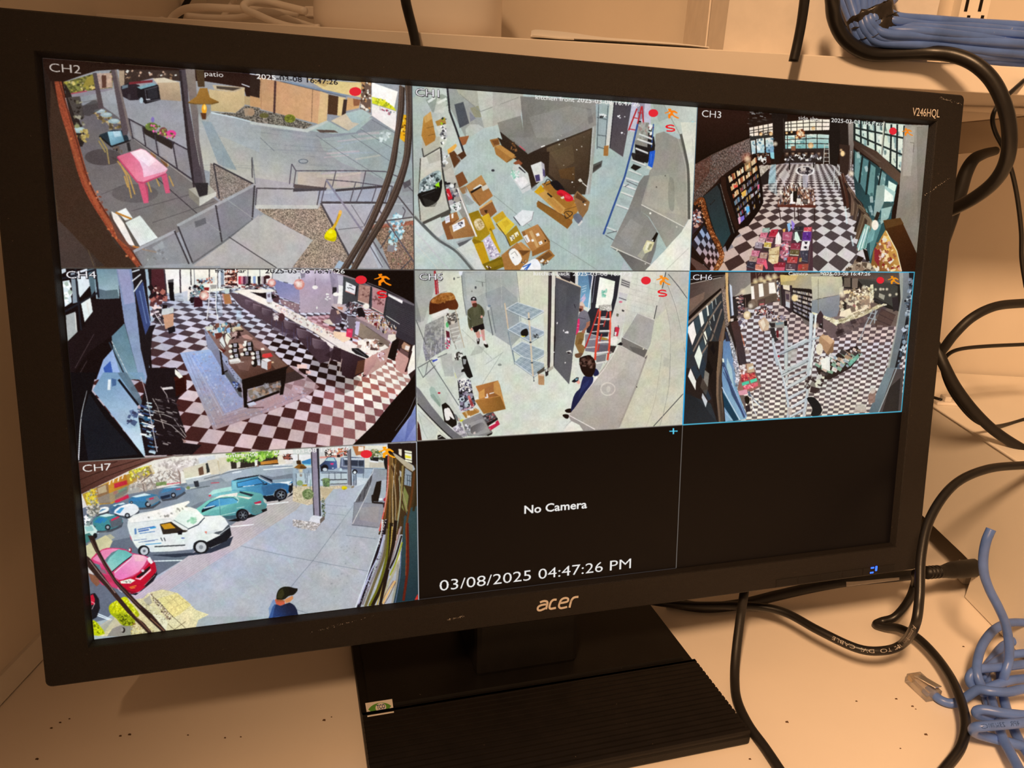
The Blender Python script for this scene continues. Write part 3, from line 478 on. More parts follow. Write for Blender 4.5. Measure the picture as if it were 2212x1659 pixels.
    P('a06c36', '1530,1430 1700,1320 1765,1395 1650,1500 1580,1480'); P('5f3e20', '1560,1430 1690,1345 1740,1390 1620,1470', .7); P('f4f3f6', '1352,1590 1405,1500 1530,1430 1592,1500 1570,1590', sm=3); L('2b5cb8', 12, '1380,1530 1480,1490', '1400,1560 1470,1500 1420,1570'); speck('1600,1440 1700,1430 1690,1500 1600,1500', 'e8e4e0 c8b8a8 5a4a40', 12, (12, 34), 5); speck('1380,1440 1450,1460 1420,1500 1360,1490', '8a8078 d8d0c8 4a3a30', 10, (10, 24), 6)
    P('7f4f2c', '410,1000 590,872 622,960 500,1050 555,1195 480,1205'); P('9c6a3c', '500,900 590,870 620,950 530,1000'); P('e4e2ea', '448,940 505,908 512,990 458,1012'); L('7a80a0', 4, '460,955 500,935', '460,975 505,960'); P('f0ece6', '525,900 552,888 552,945 530,950'); P('ab7e4e>96683a@550,950,750,1150', '500,1042 692,930 822,1160 560,1195 525,1140'); P('ecebee', '535,1032 680,955 692,1042 552,1112'); L('8a86a8', 4, '560,1050 600,1030', '560,1075 590,1060'); speck('600,1010 670,990 650,1060', '3c3a48 6a687a', 10, (10, 26), 3); P('9a9c9a', '580,1230 820,1150 780,1190 620,1290', .8)
    L('eae6e2', 20, '600,585 700,850 828,1168'); L('b0aca4', 6, '615,620 715,860 835,1160')
    P('c8cac2', '200,1020 400,930 440,1130 360,1190'); P('d2d4cc', '560,1330 770,1200 900,1500 960,1590 800,1590', .9); P('4a4a4c', '600,1250 780,1185 700,1250 625,1290', .8)
    P('cfd9d6>b8c4be@120,1000,500,1500', '90,945 350,1225 700,1570 780,1600 90,1600'); L('5f6360', 30, '85,925 350,1190 585,1345 800,1590', sm=5); L('9aa09c', 10, '85,905 350,1165 590,1315 830,1590', sm=5); L('55585a', 18, '180,1010 345,1180', '400,1225 560,1330'); L('c8b8cc', 14, '100,1100 300,1330 500,1570', al=.35); L('e0d8c8', 14, '100,1250 280,1450 400,1590', al=.35)
    P('e2e3e3', '1280,930 1375,848 1512,862 1490,960 1460,1000 1385,1042 1350,1030'); L('39333a', 9, '1270,930 1350,1035'); L('8a8486', 7, '1510,870 1490,965 1380,1045')
def art_side_shop():
    tile(2, 0, '1e0f0a')
    V(1480, 220, 7.9)
    P('2a1610>160a06@600,200,600,900', '150,60 1110,130 1100,640 170,1100'); speck('1060,130 1720,180 1700,330 1100,380', '5a5450 1a1412 8a8884 3a3430 c8d0d0', 60, (20, 90), 3, .8, .15, (.1, .3)); P('241a16', '1100,300 1700,260 1700,420 1500,360 1100,440', .6)
    P('1c1411', '1480,180 1750,180 1720,800 1600,1040 1520,1040'); L('5a5048', 8, '1685,280 1690,600 1720,790', al=.7)
    P('524038>6b5a54@300,1400,1000,700', '170,1050 470,880 800,730 1110,600 1130,900 1000,1000 610,1280 545,1370 300,1620 90,1800 130,1300', tex=.5, ts=3)
    speck('180,1060 800,740 1110,610 1130,900 620,1280 300,1610 130,1650', '8a7a74 4a302a a08c84 33221c 7a6a66 6a3a30 948a88', 700, (8, 24), 21, .7); P('5a281c', '180,1060 450,900 420,1200 170,1560', .35)
    L('120804', 26, '180,1045 450,888 800,725 1110,598'); L('4a3428', 6, '190,1065 455,905 805,742 1110,615')
    P('f4e6d4', '1102,440 1500,362 1505,550 1110,592')
    L('2a2420', 12, '1175,425 1180,590', '1258,410 1262,585', '1338,395 1342,575', '1422,378 1426,560', '1102,495 1500,425', '1102,535 1500,470'); P('2a2a28', '1110,590 1505,548 1510,600 1115,655'); speck('1110,530 1500,490 1500,560 1110,590', '2a2420 4a4038', 14, (20, 40), 2)
    P('e8e2d8>9cc0c8@1300,600,1300,890', '1118,662 1202,650 1212,880 1130,892'); P('f0e8dc>a0c4cc@1300,600,1300,890', '1220,635 1352,615 1362,870 1232,875'); P('f0e8dc>6a9cb8@1450,600,1450,870', '1375,618 1508,600 1522,860 1392,870'); speck('1120,670 1510,610 1520,860 1130,890', 'f4f4ec 6a98b0 3a5a6c 88a8a0 d8e4e4', 50, (16, 60), 7, .8); L('211b18', 16, '1210,640 1235,990', '1362,610 1385,960', '1115,655 1140,900')
    P('8fd0d8', '1455,860 1525,860 1530,970 1470,970'); speck('1240,880 1460,880 1460,1010 1250,1020', '2a1a14 f0e8e0 6a4a38 1a1210 c8d8d8', 40, (20, 60), 4); P('3a1a14', '1390,930 1450,910 1470,1040 1400,1050'); L('e8e4e0', 9, '1310,990 1345,960 1395,1020 1350,1060 1310,990')
    P('f6ead8', '1712,340 2230,290 2475,300 2470,480 2230,488 1712,500'); L('2a2420', 12, '1715,385 2230,345 2470,350', '1715,440 2230,420 2470,420', '2240,300 2240,490', '2350,300 2345,490', '1760,335 1765,500', '1812,330 1815,498', '1912,320 1915,495', '2022,310 2025,490', '2130,300 2130,490')
    P('191411', '1690,500 2230,485 2480,478 2480,560 2230,555 1690,575'); P('d4e4da>7ab0b0@1900,560,1900,800', '1715,575 2230,548 2470,560 2460,790 2230,795 1715,805'); speck('1720,580 2220,550 2220,790 1720,800', '8ab4b0 e8f0e4 5a8a90 f4f4e8 3a6a70', 60, (20, 80), 9, .8, .1, (.2, .5)); L('221c1a', 13, '1715,645 2230,620 2465,630', '1715,715 2230,708 2465,715', '2260,550 2260,790', '1885,570 1890,800', '2070,560 2075,795', '1750,575 1755,800')
    P('2e2421', '1680,800 2480,788 2480,990 1700,980 1690,880'); P('8a5a40', '1815,760 1890,750 1890,830 1820,830'); P('1e1512', '1690,850 2230,840 2230,990 1700,980')
    for x in (1745, 1850, 1955, 2070, 2180, 2290, 2400): El('d8c0a0', x, 882, 20, 18); P('5a4034', [(x-40, 860), (x+30, 855), (x+28, 930), (x-38, 930)], .6)
    El('8a4c2c', 1975, 540, 76, 74, al=.85); speck('1905,500 1975,460 2045,500 2045,590 1975,615 1905,590', 'e8a060 f8d8a8 6a3420 c07a48', 40, (20, 50), 5); glow('fff0d0', 1975, 540, 50)
    for x, y, r in ((1300, 558, 26), (1470, 552, 30), (1740, 535, 20), (1825, 518, 18), (2195, 460, 28), (1910, 612, 24), (2150, 755, 44)): El('c88a50', x, y-r*.3, r*1.1, al=.8); glow('ffe4b0', x, y, r)
    glow('fff0d4', 1545, 715, 46)
    # floor seen from the door to the counter
    P('8d8588', '1250,1080 1500,1080 2230,960 2230,3100 -100,3100 400,2700 1000,2200 1240,1650')
    xv, yh = 265*7.9, 70*7.9
    def proj(X, Z): return (xv+X*4300/Z, yh+8200/Z)
    fl = inpoly('1250,1080 1500,1080 2230,1000 3200,1000 3450,2000 3000,2800 3000,3100 -100,3100 640,2620 1000,2200 1240,1650')
    for a in range(-40, 90):
        for b in range(-40, 90):
            if (a+b) % 1: continue
            s = (a+b)*.5; d = (a-b)
            if s < 1 or s > 48: continue
            Z = s*.50+1.5
            q = np.array([proj((d+dd)*.155, Z+dz*.25) for dd, dz in ((0, -1), (1, 0), (0, 1), (-1, 0))])
            m = q.mean(0)
            if not fl(m) or m[1] < 1060: continue
            t = (m[0]-600)/2200
            P(mixc('c9a898', 'd2ccca', t+.15) if d % 2 == 0 else mixc('3e2622', '4b4142', t+.1), q)
    P('9cc8d0', '1470,1070 1560,1060 1540,1380 1420,1400', .6); P('a8d0dc', '1420,1180 1560,1150 1580,1600 1430,1500', .35); P('e8e4d8', '1900,1080 2300,1080 2300,1180 1850,1170', .25)
    # counter and shelf of books
    P('cfc2b0>a89c88@1300,1080,1350,1300', '1250,1100 1492,1080 1440,1130 1272,1305'); speck('1260,1110 1480,1085 1300,1260', 'e8dccc 8a7c6c', 30, (16, 40), 5, .6); P('241c1a', '1272,1300 1440,1135 1425,1400 1310,1425')
    P('0f0706', '610,1280 725,1262 1000,1060 1140,920 1230,900 1250,1000 1330,1500 1340,1720 1270,1860 1080,2120 940,2135 870,2300 720,2560 640,2260 560,1800'); P('29150e', '610,1282 700,1275 720,1500 900,2050 940,2130 880,2200 640,1600')
    V(1480, 400, 7.9)
    Hs = fit_h('0 0 4 0 4 7 0 7', '725,-150 1232,-510 1310,300 930,690')
    rn = random.Random(4)
    warm = 'ffe0b0 e8b070 c87848 f4d0a0 a05030 d89060 fff0d0'.split(); cool = '8a8890 c8c8c8 5a5a68 3a3844 a07a60 d8c8b0 6a90a8 8a3a48 e0d8d0 4a5a70 b08a50'.split()
    for j in range(7):
        for i in range(4):
            x = .07
            while x < .86:
                w = rn.uniform(.05, .24); h = rn.uniform(.2, .5)
                if j > 4 and i > 1 and rn.random() < .55: x += w; continue
                P(rn.choice(warm if (j < 2 or (j == 2 and i == 0)) else cool), hmap(Hs, np.array([(i+x, j+h-.15), (i+min(x+w, .93), j+h-.15), (i+min(x+w, .93), j+.78), (i+x, j+.78)])), .92); x += w+.01
    P('58b0e0', '1040,380 1100,350 1110,440 1060,490'); P('e8b0c8', '905,560 950,530 950,660 925,665'); P('7a6ac8', '950,545 1015,510 1020,580 960,640'); P('e0b050', '960,130 1050,70 1040,170 990,210'); P('e06888', '1240,0 1275,-20 1270,60 1245,70'); P('d85040', '830,0 890,-10 910,30 840,50')
    V(1480, 220, 7.9)
    glow('ff7040', 1060, 960, 110, .35); glow('ffe8c0', 1070, 975, 66); P('f8d090', '1010,1050 1130,1000 1140,1180 1040,1190', .45)
    V(1480, 400, 7.9)
    # tall teal panel with a rope border
    P('262c2e>22383c@450,100,700,900', '312,195 548,0 580,-40 625,200 700,500 785,832 635,1088 560,950 450,650 345,330'); P('0c0a0a', '548,-10 600,-40 680,300 850,830 800,840 720,520 620,120'); L('787068', 10, '605,-20 700,330 845,820', tex=.5); L('0c0c0c', 20, '432,332 512,250'); L('5a6264', 5, '440,322 505,255'); L('0a0908', 14, '330,210 450,640 560,950 640,1085')
    L('6b3618', [50, 80, 88, 80, 88, 90], '160,330 290,240 340,430 440,760 570,1010 640,1210', sm=6, tex=.6); L('93542c', [70, 90, 100], '640,1200 600,1320 500,1470', sm=6, tex=.6); speck('180,290 300,210 360,420 480,740 600,1010 680,1230 600,1400 520,1450 560,1250 430,900 300,480', 'c88050 4a2410 e0a878 7a3c1c b06a3c', 210, (10, 24), 6)
    P('30222a', '130,440 240,400 330,640 130,900'); speck('140,430 250,420 310,620 150,760', 'd8e0e4 8a5048 c09888 a8c8d8 5a2a20', 40, (20, 60), 5); L('1c100a', 20, '120,880 330,640')
    Hc = fit_h('0 0 5 0 5 5 0 5', '330,680 560,1130 430,1420 105,1000')
    for j in range(5):
        for i in range(6):
            q = hmap(Hc, np.array([[i, j], [i+1, j], [i+1, j+1], [i, j+1]], float)); m = q.mean(0); t = (m[1]-800)/500
            P(mixc('94a8cc', 'c09a98', t) if (i+j) % 2 else mixc('1c2434', '301814', t), q)
    P('5a4038', '90,1220 430,1430 400,1480 80,1480'); P('2c120a', '90,1300 200,1440 80,1470')
    L('140a08', 16, '100,1110 320,1340 420,1440')
    # tables heaped with books
    P('5c2c20', '1575,325 2235,335 2240,385 1590,372'); P('6b4a3c', '1600,250 1760,60 2200,60 2225,330 1590,330')
    speck('1590,320 1640,120 1760,-20 2160,-30 2200,60 2225,330', 'e8dccc 2c2420 8a6454 c8b8b0 5a3a34 f4ece0 9a8a88 3a3440 b08468', 230, (26, 70), 8, 1, 1.3, (.3, .7)); P('f4f0ec', '1800,160 1850,120 1850,280 1890,290 1880,320 1785,318 1805,270'); P('17110f', '1850,110 1920,90 1920,220 1900,290 1850,270'); P('e8e0d0', '1910,225 1985,225 1985,318 1915,318'); P('3a302c', '2010,240 2100,240 2100,318 2010,318'); L('c8b8a8', 6, '2010,262 2100,262', '2010,285 2100,285')
    for l in ('1605,372 1640,600', '1870,380 1880,600', '1930,385 1945,610', '2220,380 2215,640'): L('2c1a18', 15, l)
    rn = random.Random(12)
    P('4a3038', '1600,760 2180,690 2190,1460 1050,1470 1060,1360 1290,860')
    bk = [('1330,735 1455,725 1440,790 1330,795', '8fa89c'), ('1480,760 1600,750 1560,870 1430,865', 'b8283c'), ('1300,810 1420,812 1395,885 1285,870', 'd8788a'), ('1260,895 1385,900 1360,985 1250,960', 'd0a8a8'), ('1395,890 1520,900 1495,975 1390,960', 'a85868'), ('1210,970 1330,980 1320,1065 1195,1050', '9a8a94'), ('1360,975 1480,985 1475,1060 1350,1050', 'c8a850'), ('1150,1110 1285,1120 1260,1205 1140,1190', 'c87088'), ('1290,1150 1420,1150 1400,1240 1280,1225', 'b89080'), ('1110,1210 1250,1220 1220,1300 1100,1290', 'a88878'), ('1240,1240 1390,1260 1340,1345 1230,1320', 'c85a72'), ('1075,1300 1215,1310 1180,1410 1055,1375', '34303c'), ('1210,1350 1340,1355 1330,1450 1205,1430', 'd8846c'), ('1675,800 1840,795 1820,935 1670,925', 'b05872'), ('1690,950 1820,945 1810,1040 1680,1020', '7a4450'), ('1820,990 1975,990 1970,1090 1805,1080', '8a2e40'), ('1805,1100 1960,1105 1950,1190 1795,1180', '685838'), ('1760,1220 1930,1220 1920,1315 1750,1305', 'b03c3c'), ('1735,1340 1895,1345 1885,1440 1730,1435', '584048'), ('1530,1310 1720,1320 1710,1400 1520,1400', '8a2434'), ('2040,720 2175,715 2170,790 2030,780', 'd04a54'), ('2020,800 2175,790 2160,940 2010,930', '5a2c84'), ('1880,710 2025,700 2015,770 1880,770', '2c2a2e'), ('2005,950 2140,948 2130,1025 1995,1020', 'ece6e4'), ('1990,1035 2120,1030 2115,1105 1980,1100', 'e8e2e0'), ('1975,1120 2110,1110 2100,1300 2000,1280', '3a3a48'), ('1940,1350 2115,1340 2100,1460 1930,1460', '9a4a3c'), ('1850,800 1990,790 2000,940 1860,920', '342e34'), ('1560,1010 1650,1000 1640,1030 1540,1030', 'c88888')]
    for p, c in bk:
        q = nums(p); P(mixc(c, '000000', .35), q+(-6, 24)); P('f0e0d8' if rn.random() < .35 else mixc(c, 'ffffff', .25), q+(-4, 14)); P(c, q); m = q.mean(0); speck([m+(v-m)*.6 for v in q], mixc(c, 'ffffff', .5)+' '+mixc(c, '000000', .4), 7, (10, 34), int(m[0]), .6)
    P('f0e8e0', '1555,860 1600,790 1650,900 1640,1010 1540,1010'); P('fff', '1585,830 1605,820 1615,930 1600,960'); P('c85a70', '1520,1400 1710,1400 1700,1460 1530,1465'); P('e0c898', '1430,1090 1620,1040 1610,1180 1590,1330 1500,1350 1420,1290 1440,1180'); P('a88860', '1440,1180 1600,1170 1590,1190 1440,1200'); speck('1430,1100 1620,1050 1590,1330 1430,1300', 'f4e4bc a88860', 20, (20, 50), 3, .6); P('3c302c', '1350,1060 1440,1080 1430,1130 1330,1110'); P('c87088', '1650,990 1760,950 1780,1200 1700,1300 1620,1180 1640,1060', .8); speck('1650,990 1760,960 1780,1200 1700,1290 1620,1180', 'e8b8c0 8aa0c0 5a2a38 c84860 f0d8d8', 46, (18, 60), 8, .8); P('8fc0e8', '1745,660 1800,640 1810,760 1770,800'); P('9a80d8', '1820,590 1880,660 1850,770 1825,730'); P('e8b060', '1670,750 1720,740 1710,800 1680,800'); P('d8ecd8', '1880,800 1920,790 1975,940 1920,985 1870,920'); P('e8607a', '1330,1330 1390,1270 1420,1420 1390,1440'); L('2a2028', 9, '2040,960 2070,985 2100,965', '2030,1050 2060,1075 2090,1050'); El('282028', 2070, 985, 20, 22); El('282028', 2060, 1062, 20, 22); P('d8b060', '1960,1240 2000,1240 1990,1310 1950,1310', .7); El('b03838', 1970, 1390, 36, 36); L('5a4a60', 14, '2010,1180 2060,1280', al=.6)
    L('6a5a5c', 8, '2170,700 2110,1460', al=.8)
    # right side: windows, coats, cabinet
    V(1652, 0, 3.95)
    P('2a2220', '175,1350 520,1340 520,1385 175,1390'); L('1c1614', 10, '215,1385 215,1450', '420,1385 420,1430'); speck('175,1340 310,1310 480,1330 500,1365 175,1370', 'e8e8e4 5a5458 8a8488 f4f0e8 2a2420', 60, (10, 28), 8)
    El('e4e0dc', 348, 1458, 82, 42); El('4a4448', 348, 1455, 66, 32); speck('290,1430 400,1430 400,1475 290,1475', '2a2428 c8c0b8 8a8080', 24, (14, 34), 3); P('b4b0b8', '325,1490 375,1490 365,1600 330,1600', .8); P('c8c0ba', '120,1490 180,1440 220,1500 160,1560', .8); L('d8d8dc', 5, '110,1540 90,1659', '170,1560 190,1650', '600,1420 590,1600', '640,1420 635,1620')
    P('181311', '560,1000 650,1010 650,1200 620,1420 560,1400 550,1200'); L('c8c4bc', 6, '515,1230 505,1400', '550,1220 555,1400'); L('c8c4bc', 5, *['%d,%d %d,%d' % (512, 1240+i*34, 553, 1240+i*34) for i in range(5)])
    P('201916', '640,1010 780,1020 780,1200 770,1240 650,1240'); P('948c84>5a4c46@740,1050,750,1450', '715,1040 775,1040 765,1230 740,1500 725,1500'); L('d8d0c4', 6, '742,1290 736,1480', tex=.5)
    P('33241e', '640,1230 730,1240 720,1480 690,1500 645,1460')
    P('17211f', '760,1020 1260,1060 1245,1200 1200,1500 1150,1490 760,1200')
    P('c4d4c4>e4ecd8@800,1100,1200,1300', '778,1030 1210,1062 1195,1180 1180,1470 960,1300 778,1190'); speck('780,1040 1200,1080 1180,1440 960,1290 780,1180', '6a8a8c a0b8b4 f0f4e0 445c5c', 60, (20, 60), 6, .7, 1.4, (.3, .6))
    L('1d2726', 15, '775,1090 1200,1180', '775,1145 1200,1330', '820,1030 825,1220', '880,1030 885,1240', '945,1040 950,1300', '1030,1050 1000,1340', '1085,1060 1075,1400', '1135,1060 1130,1440', '1195,1070 1180,1470'); L('d8d4c0', 14, '1025,1010 995,1400 960,1659', al=.7)
    P('3e2c24>5b4638@800,1200,1150,1500', '758,1195 960,1290 1165,1480 1150,1580 960,1400 770,1260'); P('6a584c', '820,1260 860,1280 1000,1380 960,1380', .5)
    P('1c3234>2c5054@800,1300,1100,1600', '760,1270 960,1410 1140,1560 1090,1800 1060,2100 960,2300 900,2240 790,1760 760,1500'); P('7ba8a4', '775,1290 830,1330 800,1560 770,1500', .8); P('6a9c9c', '845,1345 890,1370 860,1640 815,1560', .7); P('86b4b0', '910,1400 950,1430 930,1700 880,1650', .7); P('a4c8c0', '990,1450 1040,1490 1000,1800 960,1750', .6); P('dcece0', '1060,1540 1130,1580 1110,1659 1050,1659')
    speck('790,1310 1120,1580 1050,1900 900,2000', 'c8dcd4 4a7474 8ab8b4 e4f0e8 2a4a4c', 50, (20, 60), 11, .6, 1.3, (.3, .6)); L('14201f', 13, '838,1330 812,1560', '900,1375 868,1660', '1000,1440 940,1800')
    El('e8b870', 668, 1310, 16, 24); glow('ffe4b0', 668, 1310, 26); glow('fff0d0', 740, 1480, 30); glow('ffd8a0', 655, 1280, 14)
    P('a49c90>857c70@1250,1080,1250,1900', '1200,1062 1412,1068 1390,1400 1345,1900 1290,2220 1165,1870 1110,1950 1150,1640 1185,1200'); P('ccc4b4', '1210,1090 1290,1080 1250,1500 1180,1500', .35); L('6a6258', 4, '1245,1215 1278,1220 1270,1300'); P('6a6256', '1300,1080 1410,1070 1345,1900 1310,1900', .35)
    V(1652, 400, 3.95)
    P('a8c8c4', '1010,-10 1120,60 1105,140 1020,140'); P('eef4ea', '1030,30 1100,90 1100,140 1010,140'); P('38504f', '1020,150 1110,150 1080,230 1000,250'); P('93a8a0', '960,0 1030,0 1020,150 960,280 930,260'); P('b8d4cc', '1000,200 1090,180 1060,280 990,340', .8); P('5a8c8c', '900,480 970,330 1000,340 900,640', .9); P('8ec4c0', '905,330 960,310 930,470 880,500', .7)
    for i, (a, c) in enumerate((('640,-80 680,60 700,200', '2c1814'), ('665,-100 705,40 720,190', '4a2a20'), ('690,-20 730,60 745,230', '2a1c18'), ('715,20 760,100 750,260', '6a5244'), ('745,60 790,160 770,300', '4c3a30'), ('775,110 830,200 780,400', '2a201c'), ('800,170 850,240 790,460', '5e4a38'), ('830,220 880,290 800,520', '3e2e24'), ('850,250 900,330 800,560', '7a6854'))): L(c, [24, 44, 34], a, sm=5); L('a89078', 5, nums(a)+(6, -4), sm=5, al=.6)
    P('8ab8b0', '860,330 905,350 870,540 800,560 790,520'); L('dff0ea', 10, '885,350 830,540', '860,370 800,560'); L('4a7a78', 7, '895,370 855,540'); L('2a2018', 30, '975,230 950,300'); El('fff0dc', 945, 340, 28, 44); glow('fff8e8', 945, 335, 40); L('d8e8e8', 16, '690,180 705,330', '740,430 760,520', al=.7)
    P('48280f>2c1408@1080,300,1200,700', '1015,300 1160,278 1300,580 1285,740 1165,740 1120,560 1030,370'); P('5a3a1c', '1015,300 1160,278 1190,330 1040,370'); P('8a5a2c>d8a050@960,600,1100,500', '1035,380 1125,560 1170,740 900,740 930,560'); P('f0c468', '1010,480 1060,420 1085,520 1040,600'); speck('950,500 1040,420 1160,730 930,730', 'f4d8a0 a0603c d8a898 8a2c24 e8e0d0 c07838', 70, (16, 44), 5); L('f4e8c0', 8, '1040,390 1130,560 1172,735'); P('8a2830', '940,530 975,560 980,700 940,640'); P('9a8874', '690,720 790,650 900,660 960,740 680,740'); speck('690,720 780,650 940,700 900,740', 'c8b8a0 5a4a3c 8a7460 3a2c24', 40, (16, 44), 6); P('181210', '840,540 880,560 900,650 870,650'); P('241814', '800,600 850,620 820,660 780,650')
def art_front_bar():
    tile(0, 1, '2a1a1a')
    V(640, 760, 7.9)
    Hf = fit_h('4 -2 5 -2 5 -1 4 -1 6 -4 7 -4 7 -5 8 -5 8 -4 6 -2 7 -2 8 -2 9 -2 7 -3 8 -3 9 -3 9 -5 4 0 5 0 6 0 7 0 3 0 2 0 1 0 0 0 0 1 2 1',
               '210,1055 425,1085 405,1230 195,1190 655,840 820,860 830,745 980,770 995,895 635,1110 825,1137 1005,1165 1170,1185 825,1000 1000,1025 1160,1045 1135,795 140,1380 370,1405 595,1435 800,1455 -97,1332 -344,1288 -589,1235 -829,1180 -907,1350 -416,1462')
    V(400, 570, 7.9); P('c8ccd8', '-1000,300 3000,300 4000,3000 -1000,3400')
    V(640, 760, 7.9)
    def ca(q):
        x, y = q; t = (y+1200)/2400
        base = mixc('cdd6ee', 'd3bdbf', t)
        if x < -2000: base = mixc(base, '8a90b8', .2)
        if x > 600 and y > 0: base = mixc(base, 'fdf6ea', min((x-600)/500, .8)+.1)
        if y > 1000: base = mixc(base, 'cbb4b8', .5)
        return base
    def cb(q):
        x, y = q; t = (y+1200)/1700
        base = mixc('565868', '42201f', t)
        if x > 480 and y > 550: base = mixc(base, 'a0686a', .75)
        if x > 0 and y > 900 and x < 480: base = mixc(base, '6a3a3c', .55)
        if x > 1000 and y < 800: base = mixc(base, 'b06a60', .8)
        if -400 < x < 1000 and -300 < y < 520: base = mixc(base, '140808', .75)
        return base
    checker(Hf, -26, 16, -40, 6, ca, cb, odd=1)
    # patches of sunlight and shadow
    P('f6d2c8', '10,215 180,215 185,290 15,285', .9); P('f4c8c0', '160,320 245,330 250,375 165,375', .9); P('0e0606', '200,120 900,200 980,380 1100,470 1000,640 820,715 640,600 500,490 300,280', .28)
    P('fff4e4', '1300,250 1500,200 1900,350 1960,500 1800,700 1500,560 1260,500', .3)
    V(380, 760, 7.9)
    # rug
    P('9fb4dc>a58f94@300,100,900,1200', '65,20 560,-40 1000,100 2400,900 2212,775 1530,1045 640,1342'); P('b2939a', '1700,350 2000,240 2300,470 2450,600 2212,775 1500,1050 1300,900', .75); P('8ba4dc', '250,60 600,0 1150,800 1140,950 820,1060 640,700', .5)
    speck('90,30 590,10 1130,800 1800,700 2200,560 2400,640 2212,760 1530,1030 660,1310', 'c4d0ec 7a88b4 b0a0a8 8a8090 d8dcf0 a08890', 420, (14, 44), 31, .4)
    L('c0cce8', 9, '120,30 690,1290', '250,60 800,1080 1200,960', '320,60 860,1030', al=.55); L('76708a', 8, '160,30 660,1250 1500,1000 2200,700', '210,40 740,1160 1500,930', al=.5)
    # long table
    V(400, 570, 7.9)
    P('3a2a28', '330,1080 640,1020 950,1010 1010,1100 1660,1659 2050,1950 1400,2130 1200,1950 560,1480'); P('8a6a64>4a3028@700,1200,1500,2000', '330,1085 900,1000 1010,1100 1760,1740 1870,1830 1050,2040 960,1980 600,1500'); P('a88078', '1130,1290 1300,1330 1500,1520 1400,1540 1180,1420', .6)
    P('8c93b0>6c6c7c@350,1200,1000,2000', '325,1120 345,1170 620,1500 960,1960 1010,2030 980,2060 560,1560 380,1440'); P('8b93ac', '330,1130 560,1460 900,1900 990,2050 1000,2000 600,1490 345,1110')
    V(380, 760, 7.9)
    P('7c7f96>5c5a66@700,100,1100,600', '600,-20 740,-60 1090,420 1105,600 1040,600 860,400 770,270'); P('a8b0d0', '760,0 900,110 1095,430 1095,560 1020,480 890,280 780,120', .8); speck('780,60 1080,450 1090,560 900,290', '22242c 4a4c58', 14, (10, 22), 4); P('585a60', '800,340 870,330 1050,600 1120,700 1130,790 1080,760 900,480'); speck('960,500 1080,560 1080,660 1000,600', '2a3c7a 9ab0e0 3a3c50', 16, (20, 50), 3)
    P('140c0a', '738,-60 775,0 795,180 820,340 880,310 885,330 830,355 830,390 785,395 770,200'); P('140c0a', '1050,620 1110,605 1130,690 1060,680')
    P('7e5f56>4e3028@1000,0,1300,500', '870,-40 1640,-20 1920,240 1130,480 900,210'); P('96736a', '1000,150 1300,150 1240,330 1080,300', .4); P('8a6a5a', '1640,20 1900,235 1700,300 1600,180', .5)
    P('120a09', '1122,480 1925,240 1885,300 1870,480 1830,730 1770,740 1790,490 1220,640 1215,900 1250,960 1160,950 1145,700'); P('7f7468>5c5048@1300,700,1700,600', '1225,660 1790,490 1770,690 1300,830 1240,760'); speck('1240,660 1780,500 1760,680 1300,810', 'b09078 6a5c50 a8a8b0 4a3c34 c09070', 46, (30, 90), 5, .6); P('120a09', '1200,870 1760,660 1770,700 1230,900'); P('c8ccdc', '1210,885 1330,850 1380,900 1260,930'); P('b08a8c', '1250,950 1500,850 1760,750 1840,740 1500,1000', .4); L('3a1a18', 20, '1210,960 1500,950', al=.5)
    # things on the table
    V(400, 570, 7.9)
    speck('340,1080 620,1020 920,1000 990,1090 700,1220 440,1200', 'e8f0f0 5a90a8 2a2420 c8d8d8 7a4a3a 9ab4c8 d8ccb0 4a3a3c', 90, (26, 70), 14); P('d8d8c8', '330,1075 480,1060 480,1120 370,1140'); P('d8dce4', '480,1130 520,1120 560,1210 500,1250'); P('7ab0c8', '540,1100 590,1080 620,1160 580,1200'); P('6a3028', '500,1190 620,1170 640,1240 530,1290'); P('9ab8e0', '700,1110 760,1080 770,1180 720,1200'); P('d8c8a8', '810,1080 940,1070 990,1120 900,1150 820,1110'); P('b09a80', '830,1110 980,1110 990,1150 870,1160'); P('2a1a18', '850,1140 1000,1130 990,1160 900,1160')
    P('e0e4e4', '585,1300 640,1220 690,1400 660,1450 600,1380'); P('f0ecdc', '690,1200 740,1170 800,1280 760,1290 720,1390 680,1310'); P('5a2018', '560,1430 700,1480 740,1450 650,1520'); L('2a1a1a', 9, '590,1330 690,1470', '640,1230 700,1400', '720,1200 800,1290'); P('e4e0e0', '570,1440 640,1500 620,1510 570,1460'); speck('780,1190 930,1170 940,1260 860,1290 780,1250', '4a2a2a 8a6a6a 2a1818 c8a8a0', 24, (20, 60), 5); P('c0928a', '960,1225 1050,1205 1160,1270 1130,1300 1000,1270'); P('d8a898', '880,1360 960,1370 1000,1430 900,1460')
    for x, y in ((850, 1390), (850, 1480), (870, 1570), (1090, 1370), (1100, 1450), (1230, 1520), (1240, 1590), (1050, 1530), (1250, 1660)):
        P('15100f', [(x-70, y-30), (x+50, y-45), (x+75, y+45), (x-50, y+50)]); El('f2eee4', x-78, y+15, 34, 28); P('c0bcc8', [(x-28, y-28), (x+30, y-32), (x+32, y+28), (x-24, y+30)]); P('7a7890', [(x-16, y-14), (x+18, y-16), (x+20, y+12), (x-12, y+14)], .7)
    P('f2f0ec', '1000,1320 1050,1310 1050,1370 1010,1380'); P('d43a3a', '1320,1540 1460,1520 1500,1580 1380,1610 1310,1590'); P('f4e8dc', '1285,1440 1340,1430 1360,1470 1300,1480')
    V(380, 760, 7.9)
